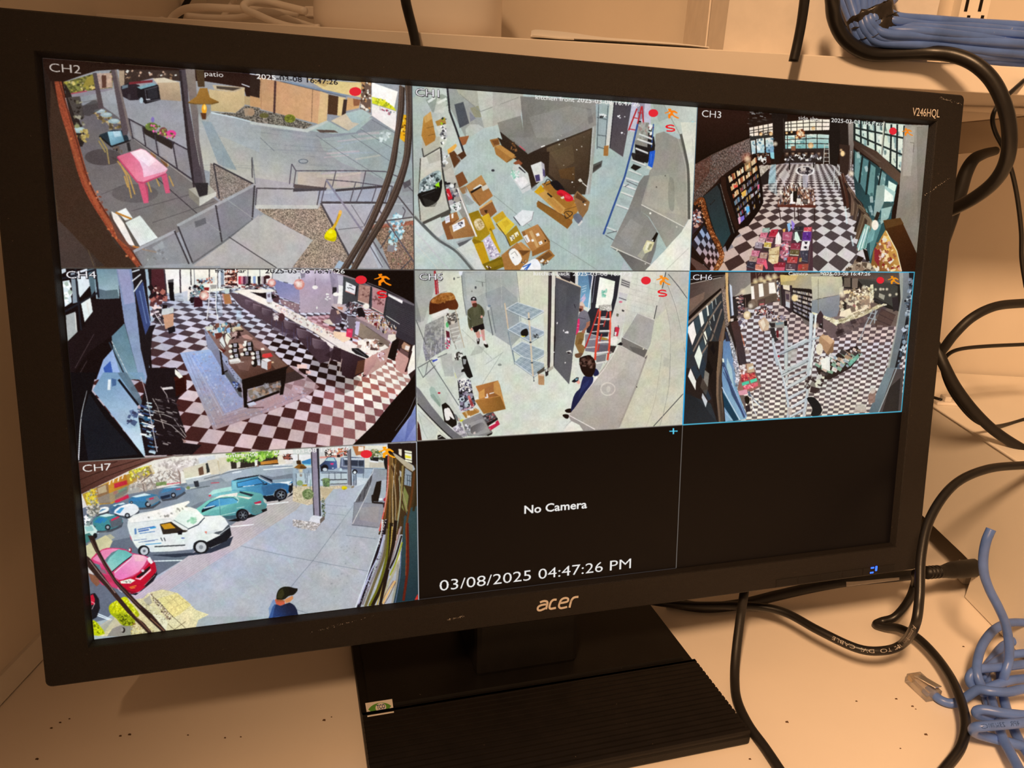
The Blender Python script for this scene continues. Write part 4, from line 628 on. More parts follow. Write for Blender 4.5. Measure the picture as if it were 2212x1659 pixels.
    P('f0ece8', '900,140 1060,100 1110,160 1080,190 930,210'); P('c8c0b8', '910,175 1080,160 1080,195 930,212'); L('e8e0d8', 10, '1090,180 1160,175'); P('eceaea', '1455,130 1560,110 1630,150 1560,180'); P('d4d0d4', '1455,140 1560,180 1565,315 1455,270'); P('8a4a38', '1565,180 1630,150 1625,280 1565,315'); El('e8c8a0', 1650, 180, 22, 14); El('15100f', 1340, 200, 50, 60)
    El('f4f0ea', 1310, 190, 24, 34); P('c4c4d0', '1385,160 1440,160 1440,240 1390,230')
    # back of the room
    V(400, 570, 7.9)
    P('f7f3ea', '-30,70 1500,70 1500,300 900,420 300,500 60,560 -30,560'); P('f4efe6', '-30,300 80,330 90,560 60,640 -30,640', .9); L('3a3438', 17, '92,75 100,360', '410,75 412,230', '555,75 560,420'); L('5a5a68', 10, '150,75 160,350', '1070,90 1072,210', '1272,80 1275,210', '1490,80 1490,260'); P('e8ecf0', '560,80 605,80 605,400 560,400'); P('8a98a8', '605,80 660,80 660,400 610,400')
    V(0, 400, 3.95); P('f4efe8', '1375,705 1600,705 1600,900 1560,930 1480,950 1400,900'); P('c0c8d8', '1480,930 1600,900 1600,990 1490,990', .8); V(400, 570, 7.9)
    P('c8dce8', '170,260 500,220 500,330 180,350', .6); speck('200,270 460,240 460,320 210,330', '2a2428 c87868 4a6a98 e8e0dc 8a4a3a', 40, (14, 40), 3)
    P('2a1012', '665,80 885,80 885,400 690,400'); speck('680,100 880,100 880,390 700,390', 'f0c8b0 c07060 f8e8d8 8a3a34 e8a080 3a1818', 66, (24, 60), 8, 1, 0., (.4, .7)); L('2a0c0e', 11, '665,185 885,182', '670,265 885,262', '680,340 885,338')
    for x, c in ((930, 'c83a4c'), (970, 'd88a98'), (1010, '5a2a48'), (1050, '8a7080'), (1095, '161016'), (1180, '8aa0d0'), (1260, '1a161c'), (1320, 'b8a8b0'), (1360, '3a2428')): P(c, [(x-24, 215), (x+24, 210), (x+22, 345), (x-20, 350)])
    El('3a1c20', 1400, 225, 50, 30); speck('600,370 1480,330 1500,420 900,430 600,440', '1a1518 f4f0ec 5a4a50 c8b8b8 8a4440', 90, (24, 80), 9, 1, .1, (.2, .5))
    L('e8ecee', 15, '600,400 740,430 890,410'); P('d4e0e0', '670,430 760,430 740,510 680,510')
    speck('60,390 320,360 330,520 100,560', '1e1a20 f4f0ec 8a8e98 5aa0a8 5a3030 c8ccd0', 70, (20, 60), 6); P('3a1620', '150,570 290,570 300,730 150,740'); P('1a1014', '80,580 150,570 140,670 90,670'); P('8a2424', '320,400 410,400 400,460 330,450')
    P('c89090', '620,510 760,515 800,680 670,690'); P('b07a50', '650,520 760,520 790,680 680,690'); L('4a3438', 11, '590,470 660,770', '830,620 900,740', '905,620 960,740')
    for l in ('425,350 400,700 370,950', '540,350 520,700 560,960'): L('f0eef0', 21, l)
    L('f0eef0', 14, '420,465 535,460', '412,560 528,560', '405,660 525,662', '395,770 525,770', '390,880 460,860 530,890', '430,375 540,370'); L('a8a0a8', 6, '430,355 405,700 378,950'); L('4a6a80', 9, '540,470 545,860'); P('28242a', '430,360 540,355 530,420 440,430', .4)
    P('c8dcec', '880,790 960,800 960,950 870,960', .6); P('bcd4ec', '560,560 620,560 640,900 560,900', .4)
    # bar
    P('8486b4>9a94b4@1600,350,1800,700', '1500,270 1880,370 1960,460 1950,680 1600,560 1540,420'); P('d4d4d8', '1500,90 2000,110 1980,260 1870,350 1500,260'); P('8a7078', '1610,600 1950,690 1940,850 1640,680'); P('7a6468', '1480,520 1600,540 1600,660 1500,650'); El('4a3038', 1550, 590, 60, 70, al=.9); speck('1640,640 1900,700 1880,790 1680,690', 'd8d0c8', 8, (12, 26), 3)
    P('b4a4bc>b0a0b0@2000,200,2100,800', '1960,110 2800,110 2720,840 2580,830 1960,840 1950,460 1980,250'); glow('e8e0f0', 2140, 150, 170, .5); glow('f0e8f4', 2380, 160, 160, .55); P('7e7a88', '1960,110 2060,110 2040,230 1980,250', .8); P('6a6878', '2450,110 2740,110 2700,700 2560,830 2520,500', .45)
    P('1c1214', '1110,480 1380,475 1600,560 1400,620 1300,560'); P('584650>3e2c34@1000,600,1900,1200', '760,480 960,530 1180,640 1480,780 1700,950 2100,1150 2500,1400 2700,1600 2300,1700 1900,1250 1480,1060 960,740 780,540'); P('4a3a48', '1500,980 1900,1200 1900,1350 1500,1120', .7)
    P('f6efe6>ece0d8@1000,500,2000,1000', '820,470 950,440 1480,430 1560,470 1300,500 1100,480 1380,600 1500,640 2212,1000 2800,1310 2960,1400 3100,1470 2800,1640 2640,1580 2200,1160 1900,1010 1480,760 1200,640 1000,540'); speck('1380,640 1530,690 2212,1010 2600,1180 2750,1350 2212,1120 1480,740', 'd8a0a0 8a7070 f8f4ec b8b0a0 c8c8d8', 150, (14, 40), 6, .8); L('5e505a', 12, '900,500 1180,630 1480,770 1900,1020 2212,1180 2600,1420', al=.8)
    P('d4d0dc', '1380,490 1470,480 1480,660 1390,650'); P('7a6a78', '1400,520 1450,510 1450,570 1410,570'); speck('1480,480 1560,480 1560,560 1490,560', 'f0ecec 8a6a74 5a3a44', 14, (16, 40), 4)
    for i, (x, y, w) in enumerate(((1090, 620, 150), (1230, 690, 170), (1390, 760, 190), (1790, 970, 240), (2020, 1110, 260), (2290, 1280, 280), (2600, 1440, 300))): P('76646e>3c2a34@%d,%d,%d,%d' % (x-w/2, y, x+w/2, y+120), [(x-w*.45, y-10), (x+w*.4, y+w*.18), (x+w*.5, y+w*.35), (x+w*.42, y+w*.65), (x-w*.3, y+w*.6), (x-w*.42, y+w*.35)]); L('a890a0', 8, [(x-w*.45, y-10), (x+w*.42, y+w*.2)], al=.7)
    P('b0a4a8', '1490,850 1600,830 1620,950 1510,960'); El('4a2c30', 1640, 910, 60, 70); speck('1480,840 1600,820 1600,960 1500,970', 'f0e8e8 6a5058 d8c8c8', 22, (16, 44), 6)
    for l in ('1480,940 1470,1120', '1560,960 1550,1060', '1660,1000 1660,1220', '1740,1120 1700,1240', '1860,1110 1850,1290', '1905,1130 1910,1350', '2140,1240 2140,1390', '2080,1240 2100,1520'): L('4a4666', 9, l, al=.8)
    for x, y, r in ((320, 540, 84), (1478, 325, 70), (1945, 350, 92)): El('e0887a', x, y, r, r*1.02, al=.75); speck([(x-r*.8, y-r*.5), (x+r*.8, y-r*.5), (x+r*.7, y+r*.8), (x-r*.7, y+r*.8)], 'f8c8b8 d88878 f8e0d8', 20, (20, 50), x, .7); glow('fffaf0', x, y, r*.72); L('4a3a40', 7, [(x, y-r-40), (x, y-r)])
    V(640, 570, 7.9)
    P('cfc8d4', '560,120 760,190 830,210 800,700 680,690 600,800 590,500 680,300', .25); P('0d0606', '600,110 2020,120 2015,680 1600,520 1330,400 1010,260'); P('6c646c', '800,190 1010,260 1350,400 1850,610 2015,690 2015,720 1840,650 1320,430 800,220'); L('a08c90', 18, '620,130 1010,260'); L('585258', 16, '1210,320 1500,430 1850,600 2010,690')
    P('d8d4de', '700,190 800,210 790,370 720,360', .5); P('44464a>332e36@900,300,1700,1100', '805,220 1040,290 1320,430 1840,650 2020,720 2020,1400 1710,1250 1480,870 1000,640 770,700 790,500'); L('5a5c60', 4, *['1530,%d 2010,%d' % (660+i*32, 850+i*36) for i in range(12)], al=.6)
    P('f0eef0', '848,300 1020,385 1000,530 840,460'); P('1c1a1e', '1020,380 1050,370 1020,560 1000,540'); L('2a2a30', 10, '870,400 900,420', '905,405 985,445', '900,360 950,380'); P('d88a80', '835,455 1000,520 1000,530 835,470')
    P('a88074', '1072,345 1280,385 1242,690 1050,620'); P('b88a8e', '1300,395 1560,480 1500,860 1290,760'); speck('1090,370 1260,400 1230,620 1080,580', '6a4440 c8a090', 30, (14, 40), 5, .7); speck('1320,470 1500,520 1480,720 1310,650', '5a3034 7a4c4c', 34, (14, 44), 6, .8); L('e8d0c4', 14, '1050,628 1240,695', '1285,745 1490,855'); L('26262a', 24, '1280,390 1250,690', '1560,480 1500,870')
    P('f4f4ee', '1575,515 1820,630 1810,680 1570,550'); L('e8e4e0', 12, '1535,885 1765,1030')
    P('f6f6f4', '720,360 800,375 785,690 700,690 725,500'); P('2a262c', '620,400 690,400 690,460 640,530 615,520'); El('f8f8f4', 680, 520, 55, 34); speck('500,500 590,520 580,630 490,620', 'f8f8f8', 7, (26, 36), 2, 1, 0.)
    El('f4f0ec', 320, 400, 48, 34); L('3a363c', 5, '325,240 322,370'); El('f4f4f0', 352, 748, 13, 22)
    P('c8b8be', '600,690 740,680 840,720 870,780 800,840 700,790'); P('c88870', '700,730 800,740 790,790 720,770'); P('1c1418', '600,720 870,880 1000,900 980,940 870,900 610,750'); P('3a2c34', '740,800 870,880 850,970 780,920')
    speck('840,690 920,660 1040,680 1110,720 1080,860 900,820', 'c8c8d0 2a2228 8a6a70 4a4048 e8e4ec 6a4038', 90, (20, 60), 7); P('181014', '1040,770 1110,745 1150,800 1180,900 1080,930 1050,850', sm=3); glow('fff4e4', 1190, 720, 62); El('f8f0e4', 1195, 725, 54, 44)
    P('86747a>a08a90@1000,950,1600,1300', '860,880 1010,920 1700,1200 1700,1300 1560,1340 1000,960'); P('b89aa0', '1010,920 1120,900 1720,1150 1700,1220'); P('2c2226', '1190,1060 1560,1310 1560,1340 1190,1090'); P('6e6068', '870,880 1010,930 1000,1230 940,1260 900,1120'); P('c8c0e0', '1020,980 1090,990 1060,1220 1000,1200'); P('988878>7c6a60@1050,1000,1400,1300', '1090,1000 1600,1340 1560,1500 1130,1310 1060,1220'); P('5a4640', '1130,1290 1200,1310 1000,1200 1000,1220')
    speck('1180,930 1310,840 1460,900 1700,1080 1700,1190 1500,1180 1260,1000', 'f0ece8 c8a880 2a2424 8a5a48 e8d8c8 b0b0b8 6a3830 d8c090', 150, (20, 54), 9, 1, 1.4, (.25, .5)); P('6a1c20', '1330,1010 1380,1000 1380,1060 1330,1050'); P('ece4d4', '1570,1210 1690,1200 1710,1280 1630,1340 1560,1290')
    P('5a4650', '560,910 600,770 680,770 720,850 770,900 740,1000 660,1030 560,960'); P('c8a898', '680,800 720,790 750,850 700,860'); P('d8cabc', '430,970 570,940 640,1040 560,1040 480,1000'); P('2a1214', '415,965 460,980 470,1010 430,1000'); P('584858', '680,900 780,920 770,1010 660,1020', .8); P('1a1216', '740,1010 830,1040 800,1120 740,1060'); P('7a3034', '540,1060 680,1080 640,1140 560,1110')
    P('d08890', '180,900 560,870 580,910 440,990 640,1100 620,1180 200,960', .55); P('f0d4b4', '640,1150 900,1180 930,1290 800,1340 640,1240'); P('d8345a', '865,1105 970,1110 950,1265 850,1240'); P('f0708a', '880,1130 950,1140 940,1180 880,1170', .6); L('b8b0b8', 8, '840,960 835,1140', '870,900 865,1100')
    P('f2eade', '1040,1310 1200,1280 1420,1300 1580,1430 1280,1560 1150,1500 1060,1400'); P('a88a80', '1050,1380 1120,1390 1100,1440 1030,1430'); P('4a342c', '1195,1330 1240,1320 1260,1420 1215,1430'); El('7c6c60', 1430, 1360, 80, 56); P('2c201c', '1360,1340 1490,1360 1450,1380'); speck('1160,1290 1400,1290 1420,1480 1200,1480', 'fff c89080 8a6a60 d8d0cc', 30, (20, 60), 6); P('5a4440', '1270,1420 1400,1450 1380,1480 1260,1470')
    P('ece6e0', '880,1450 1160,1600 1180,1640 1100,1650 900,1530'); P('1d1a1c', '945,1440 1060,1440 1240,1580 1230,1620 1020,1540 950,1480'); L('6a6a70', 8, '990,1450 1170,1570')
    P('c49a90', '1280,1570 1570,1440 1630,1340 1620,1480 1540,1659 1480,1740 1300,1860 1230,1900 1180,1700'); P('120a0a', '1560,1600 1640,1330 1720,1280 1760,1300 1720,1500 1680,1659'); speck('1400,1530 1500,1480 1490,1650 1400,1659', 'd8b0b0 8a4a50 f0e8ec', 16, (20, 60), 4); P('cf9c94', '1700,1600 1750,1480 1920,1610 1880,1900 1800,1870 1700,1800'); P('b0866c', '1800,1390 1840,1330 1950,1400 1920,1510 1800,1440'); P('6a4a48', '1780,1440 1920,1520 1910,1600 1760,1500'); P('f4e8e0', '1870,1390 1940,1410 1920,1480 1850,1460'); P('fff6ea', '1990,1400 2030,1380 2030,1800 1900,1900 1900,1780'); P('2a1010', '1900,1700 1970,1480 1980,1500 1880,1850 1850,1840')
    V(640, 760, 7.9)
    P('38262e>241216@800,100,1100,400', '640,-100 880,0 1180,120 1150,350 930,465 780,400 760,180 600,120'); P('5c3826', '1050,160 1180,130 1150,340 1000,400', .8); P('c8988e>b08080@1180,150,1300,350', '1175,130 1390,20 1380,130 1330,250 1270,300 1200,430 1140,440'); L('c8b0a8', 10, '600,60 540,250', '780,120 730,380', '690,180 770,200')
    P('2a1a20', '640,-40 760,-60 760,180 620,130 480,60', .8)
    # dark arch across the lower right, and the left-hand window with coats
    P('0c0505', '2060,330 1900,560 1600,900 1320,1250 965,1590 1640,1560 1960,1180 2060,880'); L('8a8890', 7, '2040,760 1900,1060 1690,1350', sm=4); P('6a78b4>a0acd8@1750,1500,2000,1100', '2060,850 2060,1560 1610,1560 1800,1290 1960,1080'); P('4a5898', '1900,1200 2060,900 2060,1200 1850,1560', .5); speck('1280,300 1180,440 1060,440 1060,420', '2a1010', 3, (20, 40), 3)
    V(0, 400, 3.95)
    P('12090b', '510,705 1270,705 1280,1300 1300,1659 500,1659'); P('6c8898>a8c0cc@850,700,900,950', '800,705 1000,705 1020,980 820,970 800,800'); P('2a3a44', '820,880 900,900 1000,890 1020,980 830,970', .6); P('1a1013', '780,980 1030,965 1060,1170 950,1290 760,1420 580,1659 560,1360 720,1200')
    P('d8e4ec', '530,820 590,810 610,1000 550,1040'); P('e4ecf4', '650,740 740,710 790,830 680,960 650,860'); P('a8b8c8', '600,740 640,740 660,1000 620,1010', .8); P('58707c', '740,720 800,710 810,900 780,940'); P('c8d4dc', '520,720 560,705 560,740 520,760'); speck('540,830 600,820 600,1000 550,1020', 'f8fcff a8b8b0', 14, (20, 50), 3)
    L('1c1c24', 17, '520,800 820,720', '550,1080 830,920', '640,700 690,1240', '810,705 840,960'); P('dfe8e8', '690,1010 770,960 790,1080 720,1170'); P('a8aeb0', '560,1110 640,1080 660,1250 570,1340'); L('d8d8d4', 10, '740,1000 760,1110', '640,1090 650,1240')
    P('7f8db0>8ea0c0@1050,800,1200,1500', '990,705 1120,705 1200,1200 1300,1659 1190,1659 1060,1170 1020,900'); P('b0a8c8', '1000,720 1100,720 1150,1000 1060,1020', .5); P('5c7c8c>7a9aac@1000,1200,1150,1600', '950,1290 1060,1180 1190,1659 1000,1659'); L('2a3440', 14, '930,1340 1080,1659'); L('c8d4dc', 5, '950,1330 1110,1659', tex=.4)
    P('9ab4e0', '880,1490 960,1400 1040,1659 820,1659'); P('3a5cb0', '880,1560 940,1500 960,1600 900,1630'); L('5a4a4c', 4, '740,1500 650,1659', '800,1270 640,1560')
    P('1a1418', '1120,705 1290,705 1300,900 1280,1200 1330,1190 1300,1260 1260,1659 1200,1400 1150,950'); P('3a4878', '1150,900 1220,820 1280,1190 1240,1280 1190,1080'); L('6a80b0', 8, '1190,900 1250,1180', '1220,860 1280,1180'); P('a8bccc', '1235,710 1260,710 1310,1160 1285,1170'); L('d8dce0', 12, '1125,740 1190,720', '1125,820 1200,760', '1140,910 1210,810'); P('4a2228', '1290,720 1400,705 1420,940 1380,980 1300,1000 1290,850'); speck('1280,860 1400,860 1420,1050 1290,1050', 'f0d8d0 5a3030 1a1014 b06a60', 34, (20, 50), 4)
    P('0e0c10', '1430,810 1480,800 1480,900 1490,990 1450,985 1440,880'); P('f8f6ee', '1390,720 1540,720 1540,900 1490,920 1480,830 1420,830', .3); L('3a3038', 12, '1400,720 1420,930', '1535,720 1540,920')
    P('ccd4d8', '1360,1060 1480,1040 1480,1090 1380,1110'); P('c89a80', '1385,1110 1480,1095 1480,1200 1410,1230'); P('15131a', '1430,1220 1490,1200 1495,1250 1440,1270'); speck('1290,1060 1380,1080 1390,1200 1320,1190', '2a2428 e8e0e0 5a4a50', 16, (16, 50), 8); L('e8e4e4', 6, '1310,1080 1390,1200')
    V(0, 820, 3.95)
    P('0d0a0e', '590,-60 820,-60 780,100 1240,670 670,700'); P('7a9cbc>c0d8ec@900,0,1100,500', '790,90 880,-60 1050,-60 1170,200 1190,380 1240,640 1230,660'); P('94acc8', '930,290 1060,270 1180,400 1100,420', .5); speck('1080,240 1160,260 1170,370 1090,380', '4a5a80 6a80a8 3a4060', 12, (20, 50), 3); P('e8f0f4', '920,0 945,0 940,90 915,90'); P('3a5888', '950,-10 990,0 990,50 955,60', .8); L('e8eef4', [3, 7, 10], '740,95 690,330 668,690', sm=5); P('151820', '690,330 760,120 900,330 1180,640 750,690', .9)
    P('5c7484', '1000,-60 1080,-60 1190,130 1250,290 1180,210', .9); L('12131a', 20, '1010,0 1180,220'); P('7a9cb8', '1090,-60 1220,-60 1290,160 1280,160 1240,40', .8)
    P('181014', '1270,-100 1500,-100 1590,30 1500,200 1590,480 1560,540 1720,560 1640,640 1240,650 1180,330'); P('3a1410', '1480,-20 1590,-40 1590,90 1520,110'); speck('1190,260 1280,180 1340,600 1290,630 1220,470', 'c8dce8 3a4a78 f0f4f8 5a6a80 1a1a28 2a5a80', 80, (16, 60), 5, 1, .25, (.2, .4)); L('c8c0c4', [5, 8], '1200,-20 1250,150 1340,620', sm=4)
    L('b0a4a0', 7, '1300,280 1400,300 1480,330 1590,490', '1310,340 1460,390 1580,500', '1370,60 1420,130 1440,200', '1300,160 1340,230 1400,420'); speck('1320,160 1500,160 1580,480 1400,600 1340,600', 'a89c98 1a1014 4a4044 2a2026', 80, (16, 60), 9, .8, .3, (.15, .3)); P('d8d0cc', '1380,70 1470,60 1480,80 1390,90'); P('a08078', '1550,500 1590,530 1570,545')
    V(380, 760, 7.9); P('f0eee4', '-20,290 40,340 120,430 60,460 -20,380'); P('2a0a08', '-20,500 60,470 130,440 180,660 0,770')
def art_kitchen_back():
    tile(1, 1, 'cdd3c6')
    V(890, 580, 7.9)
    P('cdd2c6>d6dacd@600,1000,2000,2400', '0,0 6000,0 6000,4000 0,4000')
    L('dfe4da', 9, *[[(x, 900), (x-30+random.Random(x).uniform(-20, 20), 3200)] for x in range(900, 2700, 40)], al=.3)
    P('b3b6ae>d2d4c4@100,400,800,500', '40,30 860,30 930,790 820,880 620,780 300,770 60,1800 40,1800'); P('93968f', '40,30 390,40 400,300 320,560 200,900 60,950', .55); P('7b7e7c', '60,480 150,830 150,920 60,880', .7); P('d9dbc8', '440,60 830,70 860,500 760,640 690,430 460,430', .6)
    L('9e2029', 34, '390,40 420,445'); L('c04048', 8, '384,60 410,420'); L('9e2029', 16, '432,180 452,430'); L('3a3a3a', 5, '440,120 530,60', '440,240 520,210'); L('8a8c86', 8, '470,430 600,385')
    P('9fa5a4>b4b8b2@900,300,1700,900', '840,50 1790,50 1835,900 1870,1160 1700,1330 1230,1030 1000,860 930,795'); P('8d9498', '1250,420 1560,300 1800,500 1860,1150 1700,1330 1440,1150 1300,650', .5); P('c4c8c0', '900,80 1250,60 1280,400 950,560', .4)
    P('d6d5c0>cfcfbc@1800,300,2200,700', '1790,40 2400,40 2400,780 2212,720 1850,590'); L('b8b8a4', 6, *[[(x, 60), (x+10, 560)] for x in range(1850, 2300, 70)], al=.5)
    L('64686a', 12, '842,60 880,480 932,800'); L('7a7e7c', 7, '1790,70 1845,620 1860,900', '1255,80 1275,500'); L('e0e2d8', 6, '1515,60 1540,700', al=.5)
    L('5e6264', 17, '1290,660 1310,780 1382,1140'); L('70767a', 11, '1350,660 1430,1110'); P('c4c8c4', '1270,650 1330,620 1330,700 1290,720'); El('6a7a8a', 1320, 640, 26, 24, al=.8)
    P('e4e6ea', '800,50 870,50 850,120 815,125'); L('4a4c4c', 9, '770,155 820,150', '1200,230 1210,310'); L('5a5c5c', 5, '1090,215 1250,240'); El('43464a', 1088, 325, 16, 24); El('5a5c5a', 722, 175, 14, 24); El('7a7c78', 1025, 390, 12, 18)
    P('4a1e0c>5c2a12@400,600,700,600', '310,565 420,470 600,415 690,425 745,520 792,620 762,700 640,700 600,682 330,782 298,750', sm=3); P('a5662c', '318,570 450,445 600,412 700,428 742,520 650,545 560,560 440,600', sm=3); speck('330,570 450,450 690,430 740,520 500,590', 'b87a3c 8a5020 7a4418 c08848', 90, (20, 60), 4, .6)
    P('e2ddd4', '325,790 610,678 635,770 360,895'); P('c8c4bc', '350,850 620,740 630,770 360,895', .6)
    P('94938e>8a8894@300,900,400,1500', '230,960 560,800 575,1380 400,1480 240,1590 185,1350', tex=.15, ts=6); speck('240,970 550,820 570,1380 400,1470 250,1570', '7a7874 a8a6a0 6a6870 b4b2ac', 160, (24, 70), 8, .5); L('e4e0e8', 7, '330,1260 320,1480', '420,1290 400,1480', '510,1000 500,1400')
    L('cfcabc', 20, '560,800 575,1390'); L('3a3c3c', 9, '70,880 130,1030 240,1300'); P('5a1c28', '580,1060 640,1080 660,1300 600,1250'); El('3aa858', 605, 960, 26, 50, al=.8); speck('570,1150 650,1200 640,1380 580,1380', 'd84868 f0f0f0 3a3a44 8a8a90', 26, (16, 50), 6)
    P('a8a298', '640,900 800,830 830,1080 720,1290 660,1180'); P('8c8a84', '590,800 760,730 800,880 640,960'); speck('590,790 760,740 790,900 620,950', '2c2a28 c8c0b0 6a6660 e0dcd0 4a4038', 60, (20, 60), 5)
    L('b4a68c', 15, '740,700 790,900 830,1100 895,1355'); L('8a8478', 12, '630,960 700,1200 760,1380'); L('d0ccc0', 18, '650,1040 800,1000', '670,1100 815,1060', '690,1170 835,1130', '705,1230 845,1185', '720,1290 860,1250'); L('8a8880', 6, '740,1210 830,1180', '740,1240 840,1200'); P('c8c8bc', '760,1290 870,1250 890,1350 790,1380', .8)
    # man in the olive hoodie
    P('26201e', '985,1500 1100,1310 1250,1350 1200,1440', .12)
    P('c48f80', '1082,1085 1150,1065 1172,1160 1150,1195 1110,1180'); P('c8958a', '1170,1045 1235,1035 1252,1225 1214,1235'); El('ec9ab0', 1185, 1145, 30, 18, al=.6)
    P('17110f', '1112,1200 1152,1198 1148,1285 1118,1285', sm=3); P('17110f', '1228,1290 1285,1285 1305,1340 1262,1350', sm=3); P('e8e0dc', '1225,1240 1255,1240 1285,1300 1240,1290'); P('f0eae6', '1118,1190 1135,1190 1140,1240 1120,1240')
    P('4c4c35>55543e@1000,700,1200,900', '980,690 1035,650 1120,605 1180,640 1225,700 1242,770 1222,830 1205,800 1220,945 1180,975 1045,1005 1010,900 1035,1030 1000,1045 962,960 948,740', sm=3); P('3a3a28', '1170,640 1200,660 1215,760 1190,820 1180,740', .8); P('3c3c2a', '970,760 1000,780 1030,1000 1000,1000', .7); L('333322', 6, '1130,860 1190,850'); P('66654e', '1040,680 1130,640 1150,760 1060,800', .4)
    P('120d0f', '1032,1005 1225,938 1242,1030 1190,1052 1155,1030 1112,1085 1068,1090'); El('d89a8c', 1022, 1040, 20, 26); El('e0a090', 1190, 825, 18, 24)
    P('bb8174', '1010,555 1100,550 1112,640 1060,660 1030,640'); P('4e281e', '1035,600 1108,590 1108,640 1075,665 1045,650', sm=3); El('c86a68', 1068, 570, 18, 9); P('1d1a1d', '1008,545 1015,500 1060,482 1095,505 1100,550 1050,545', sm=3); P('e8e4e4', '1035,510 1070,502 1072,525 1040,530')
    # floor lines
    V(890, 580, 7.9); L('9ea49a', 7, '850,1040 1370,1540', '1240,1650 1560,1430', '930,780 1000,870'); L('9aa09c', 7, '1160,2040 1540,1440')
    El('8b8f88', 1500, 1645, 34, 22)
    # wire shelving
    for q in ('1605,690 1800,578 2260,725 2012,870', '1640,1040 1855,915 2300,1090 2025,1250', '1700,1372 1880,1250 2340,1430 2045,1605', '1750,1600 1860,1500 2360,1650 2085,1840'):
        P('93a2ae', q, .85); p = nums(q)
        for k in range(1, 9): t = k/9; L('d2d8de' if k % 2 else '6a7a88', 5, [p[0]*(1-t)+p[3]*t, p[1]*(1-t)+p[2]*t], al=.8)
        for k in (.3, .6): L('c8d0d6', 6, [p[0]*(1-k)+p[1]*k, p[3]*(1-k)+p[2]*k], al=.8)
        L('d4dade', 13, list(p)+[p[0]]); L('7e8c96', 7, [p[0]+(0, 16), p[3]+(0, 18), p[2]+(0, 14)])
    L('5c6c78', 17, '1645,1080 1700,1370', '1715,1390 1755,1600'); L('d9c0a0', 20, '1585,590 1605,720 1645,1030', al=.95); L('9aa4a8', 15, '1650,1060 1700,1360 1755,1640'); L('d8c6ae', 28, '1992,750 2015,1050 2050,1600 2070,1840'); El('3a4450', 1998, 865, 22, 14); El('3a4450', 2025, 1260, 22, 14); El('3a4450', 2052, 1610, 20, 12); L('4a5058', 9, '2080,1840 2085,1920'); El('3e4448', 2085, 1920, 10, 12); L('b8c0c0', 14, '1845,800 1880,1250', al=.6)
    P('14100e', '1858,1090 1900,1045 1965,1030 1990,1120 1940,1165 1880,1160', sm=3); P('e8d850', '1862,1140 1900,1155 1940,1150 1930,1170 1880,1168'); speck('2040,1140 2170,1120 2160,1180 2060,1180', '2a2c30 8a8e90', 18, (14, 36), 3)
    P('b88660', '2160,1880 2230,1860 2240,1990 2170,1985'); P('cfc2b4', '1620,690 1660,660 1640,720', .6)
    V(890, 760, 7.9)
    # bench with tools, board, carton, sink
    P('c4cac0', '100,200 360,150 700,900 860,1150 700,1180 480,920'); P('a8b8ac', '298,640 330,590 380,610 492,820 485,950 330,790'); P('8ea092', '310,740 370,720 490,900 480,950'); El('b01a2c', 465, 705, 24, 15); L('53565a', 12, '290,130 480,420 800,920'); L('6a6c6c', 16, '110,270 320,150 600,30', '190,440 470,170'); L('6a6c6c', 12, '95,260 195,445', '270,190 230,400'); P('dcdfd9', '340,110 460,100 515,280 460,350 400,240', .9); P('3a48b0', '345,150 430,110 440,140 360,180'); P('d8dcd8', '370,90 440,80 440,120 380,140')
    P('9a9a98', '480,60 680,30 720,420 560,420', .5); P('b6b8b0', '690,160 850,90 880,230 850,300 900,360 780,470 720,300'); P('141312', '845,85 922,65 1042,425 985,455 945,430 895,340 842,350 850,310 890,285 870,240'); P('bcbcbc', '870,120 930,130 920,210 880,220', .8); speck('720,40 860,-20 860,110 760,150', '1a1614 e8e4dc 3a3430', 26, (24, 60), 6); L('d8d030', 6, '730,360 760,450', al=.8)
    P('b4763e>8f5a2e@1150,600,1450,800', '1088,590 1470,490 1500,560 1602,980 1225,1062 1075,830 1145,810 1140,690'); P('c88e4e', '1395,530 1475,492 1600,960 1510,760 1400,700'); P('a4683a', '1245,630 1390,555 1405,700 1250,765'); P('d49c56', '1145,690 1240,630 1245,780 1150,810'); P('aa7438>8a5c28@1150,900,1500,900', '1075,832 1500,755 1602,980 1228,1062'); L('c8904e', 9, '1080,832 1500,757'); P('ede6e0', '1270,730 1290,710 1300,750 1280,770'); P('f0e8e2', '1320,710 1400,690 1405,705 1325,725'); P('e0dcd8', '1245,775 1310,755 1300,790 1250,795'); P('e4e6e2', '1070,800 1120,770 1135,800 1090,830')
    P('2c2a2e', '780,490 1000,470 1040,700 1090,900 1000,1000 830,1020 800,700'); P('e8e6dc', '790,490 900,440 960,480 950,620 840,640'); P('c8c8d0', '960,480 1010,520 1010,640 950,600'); speck('800,640 1010,600 1060,900 1000,980 830,1000', 'f0f0f0 2a2c34 5a5a6a a8a8b4 8a8094 1a181c', 150, (20, 60), 11); speck('800,490 1000,480 1010,640 820,640', 'f4f0e4 3a3640 8a8a94 2a2640 c8c4b8', 70, (12, 34), 13); El('b8b0c4', 1010, 740, 40, 34, al=.7); El('c4ccd0', 855, 815, 46, 40); El('3a3c44', 860, 815, 24, 20); El('b8c4c8', 930, 900, 30, 50); P('c86a68', '950,760 985,740 1065,930 1010,930'); P('8a2c30', '985,830 1020,830 1050,920 1010,920', .8); L('d8a0a8', 13, '840,1010 1060,930'); L('c8d0dc', 9, '800,920 840,1020 1050,960')
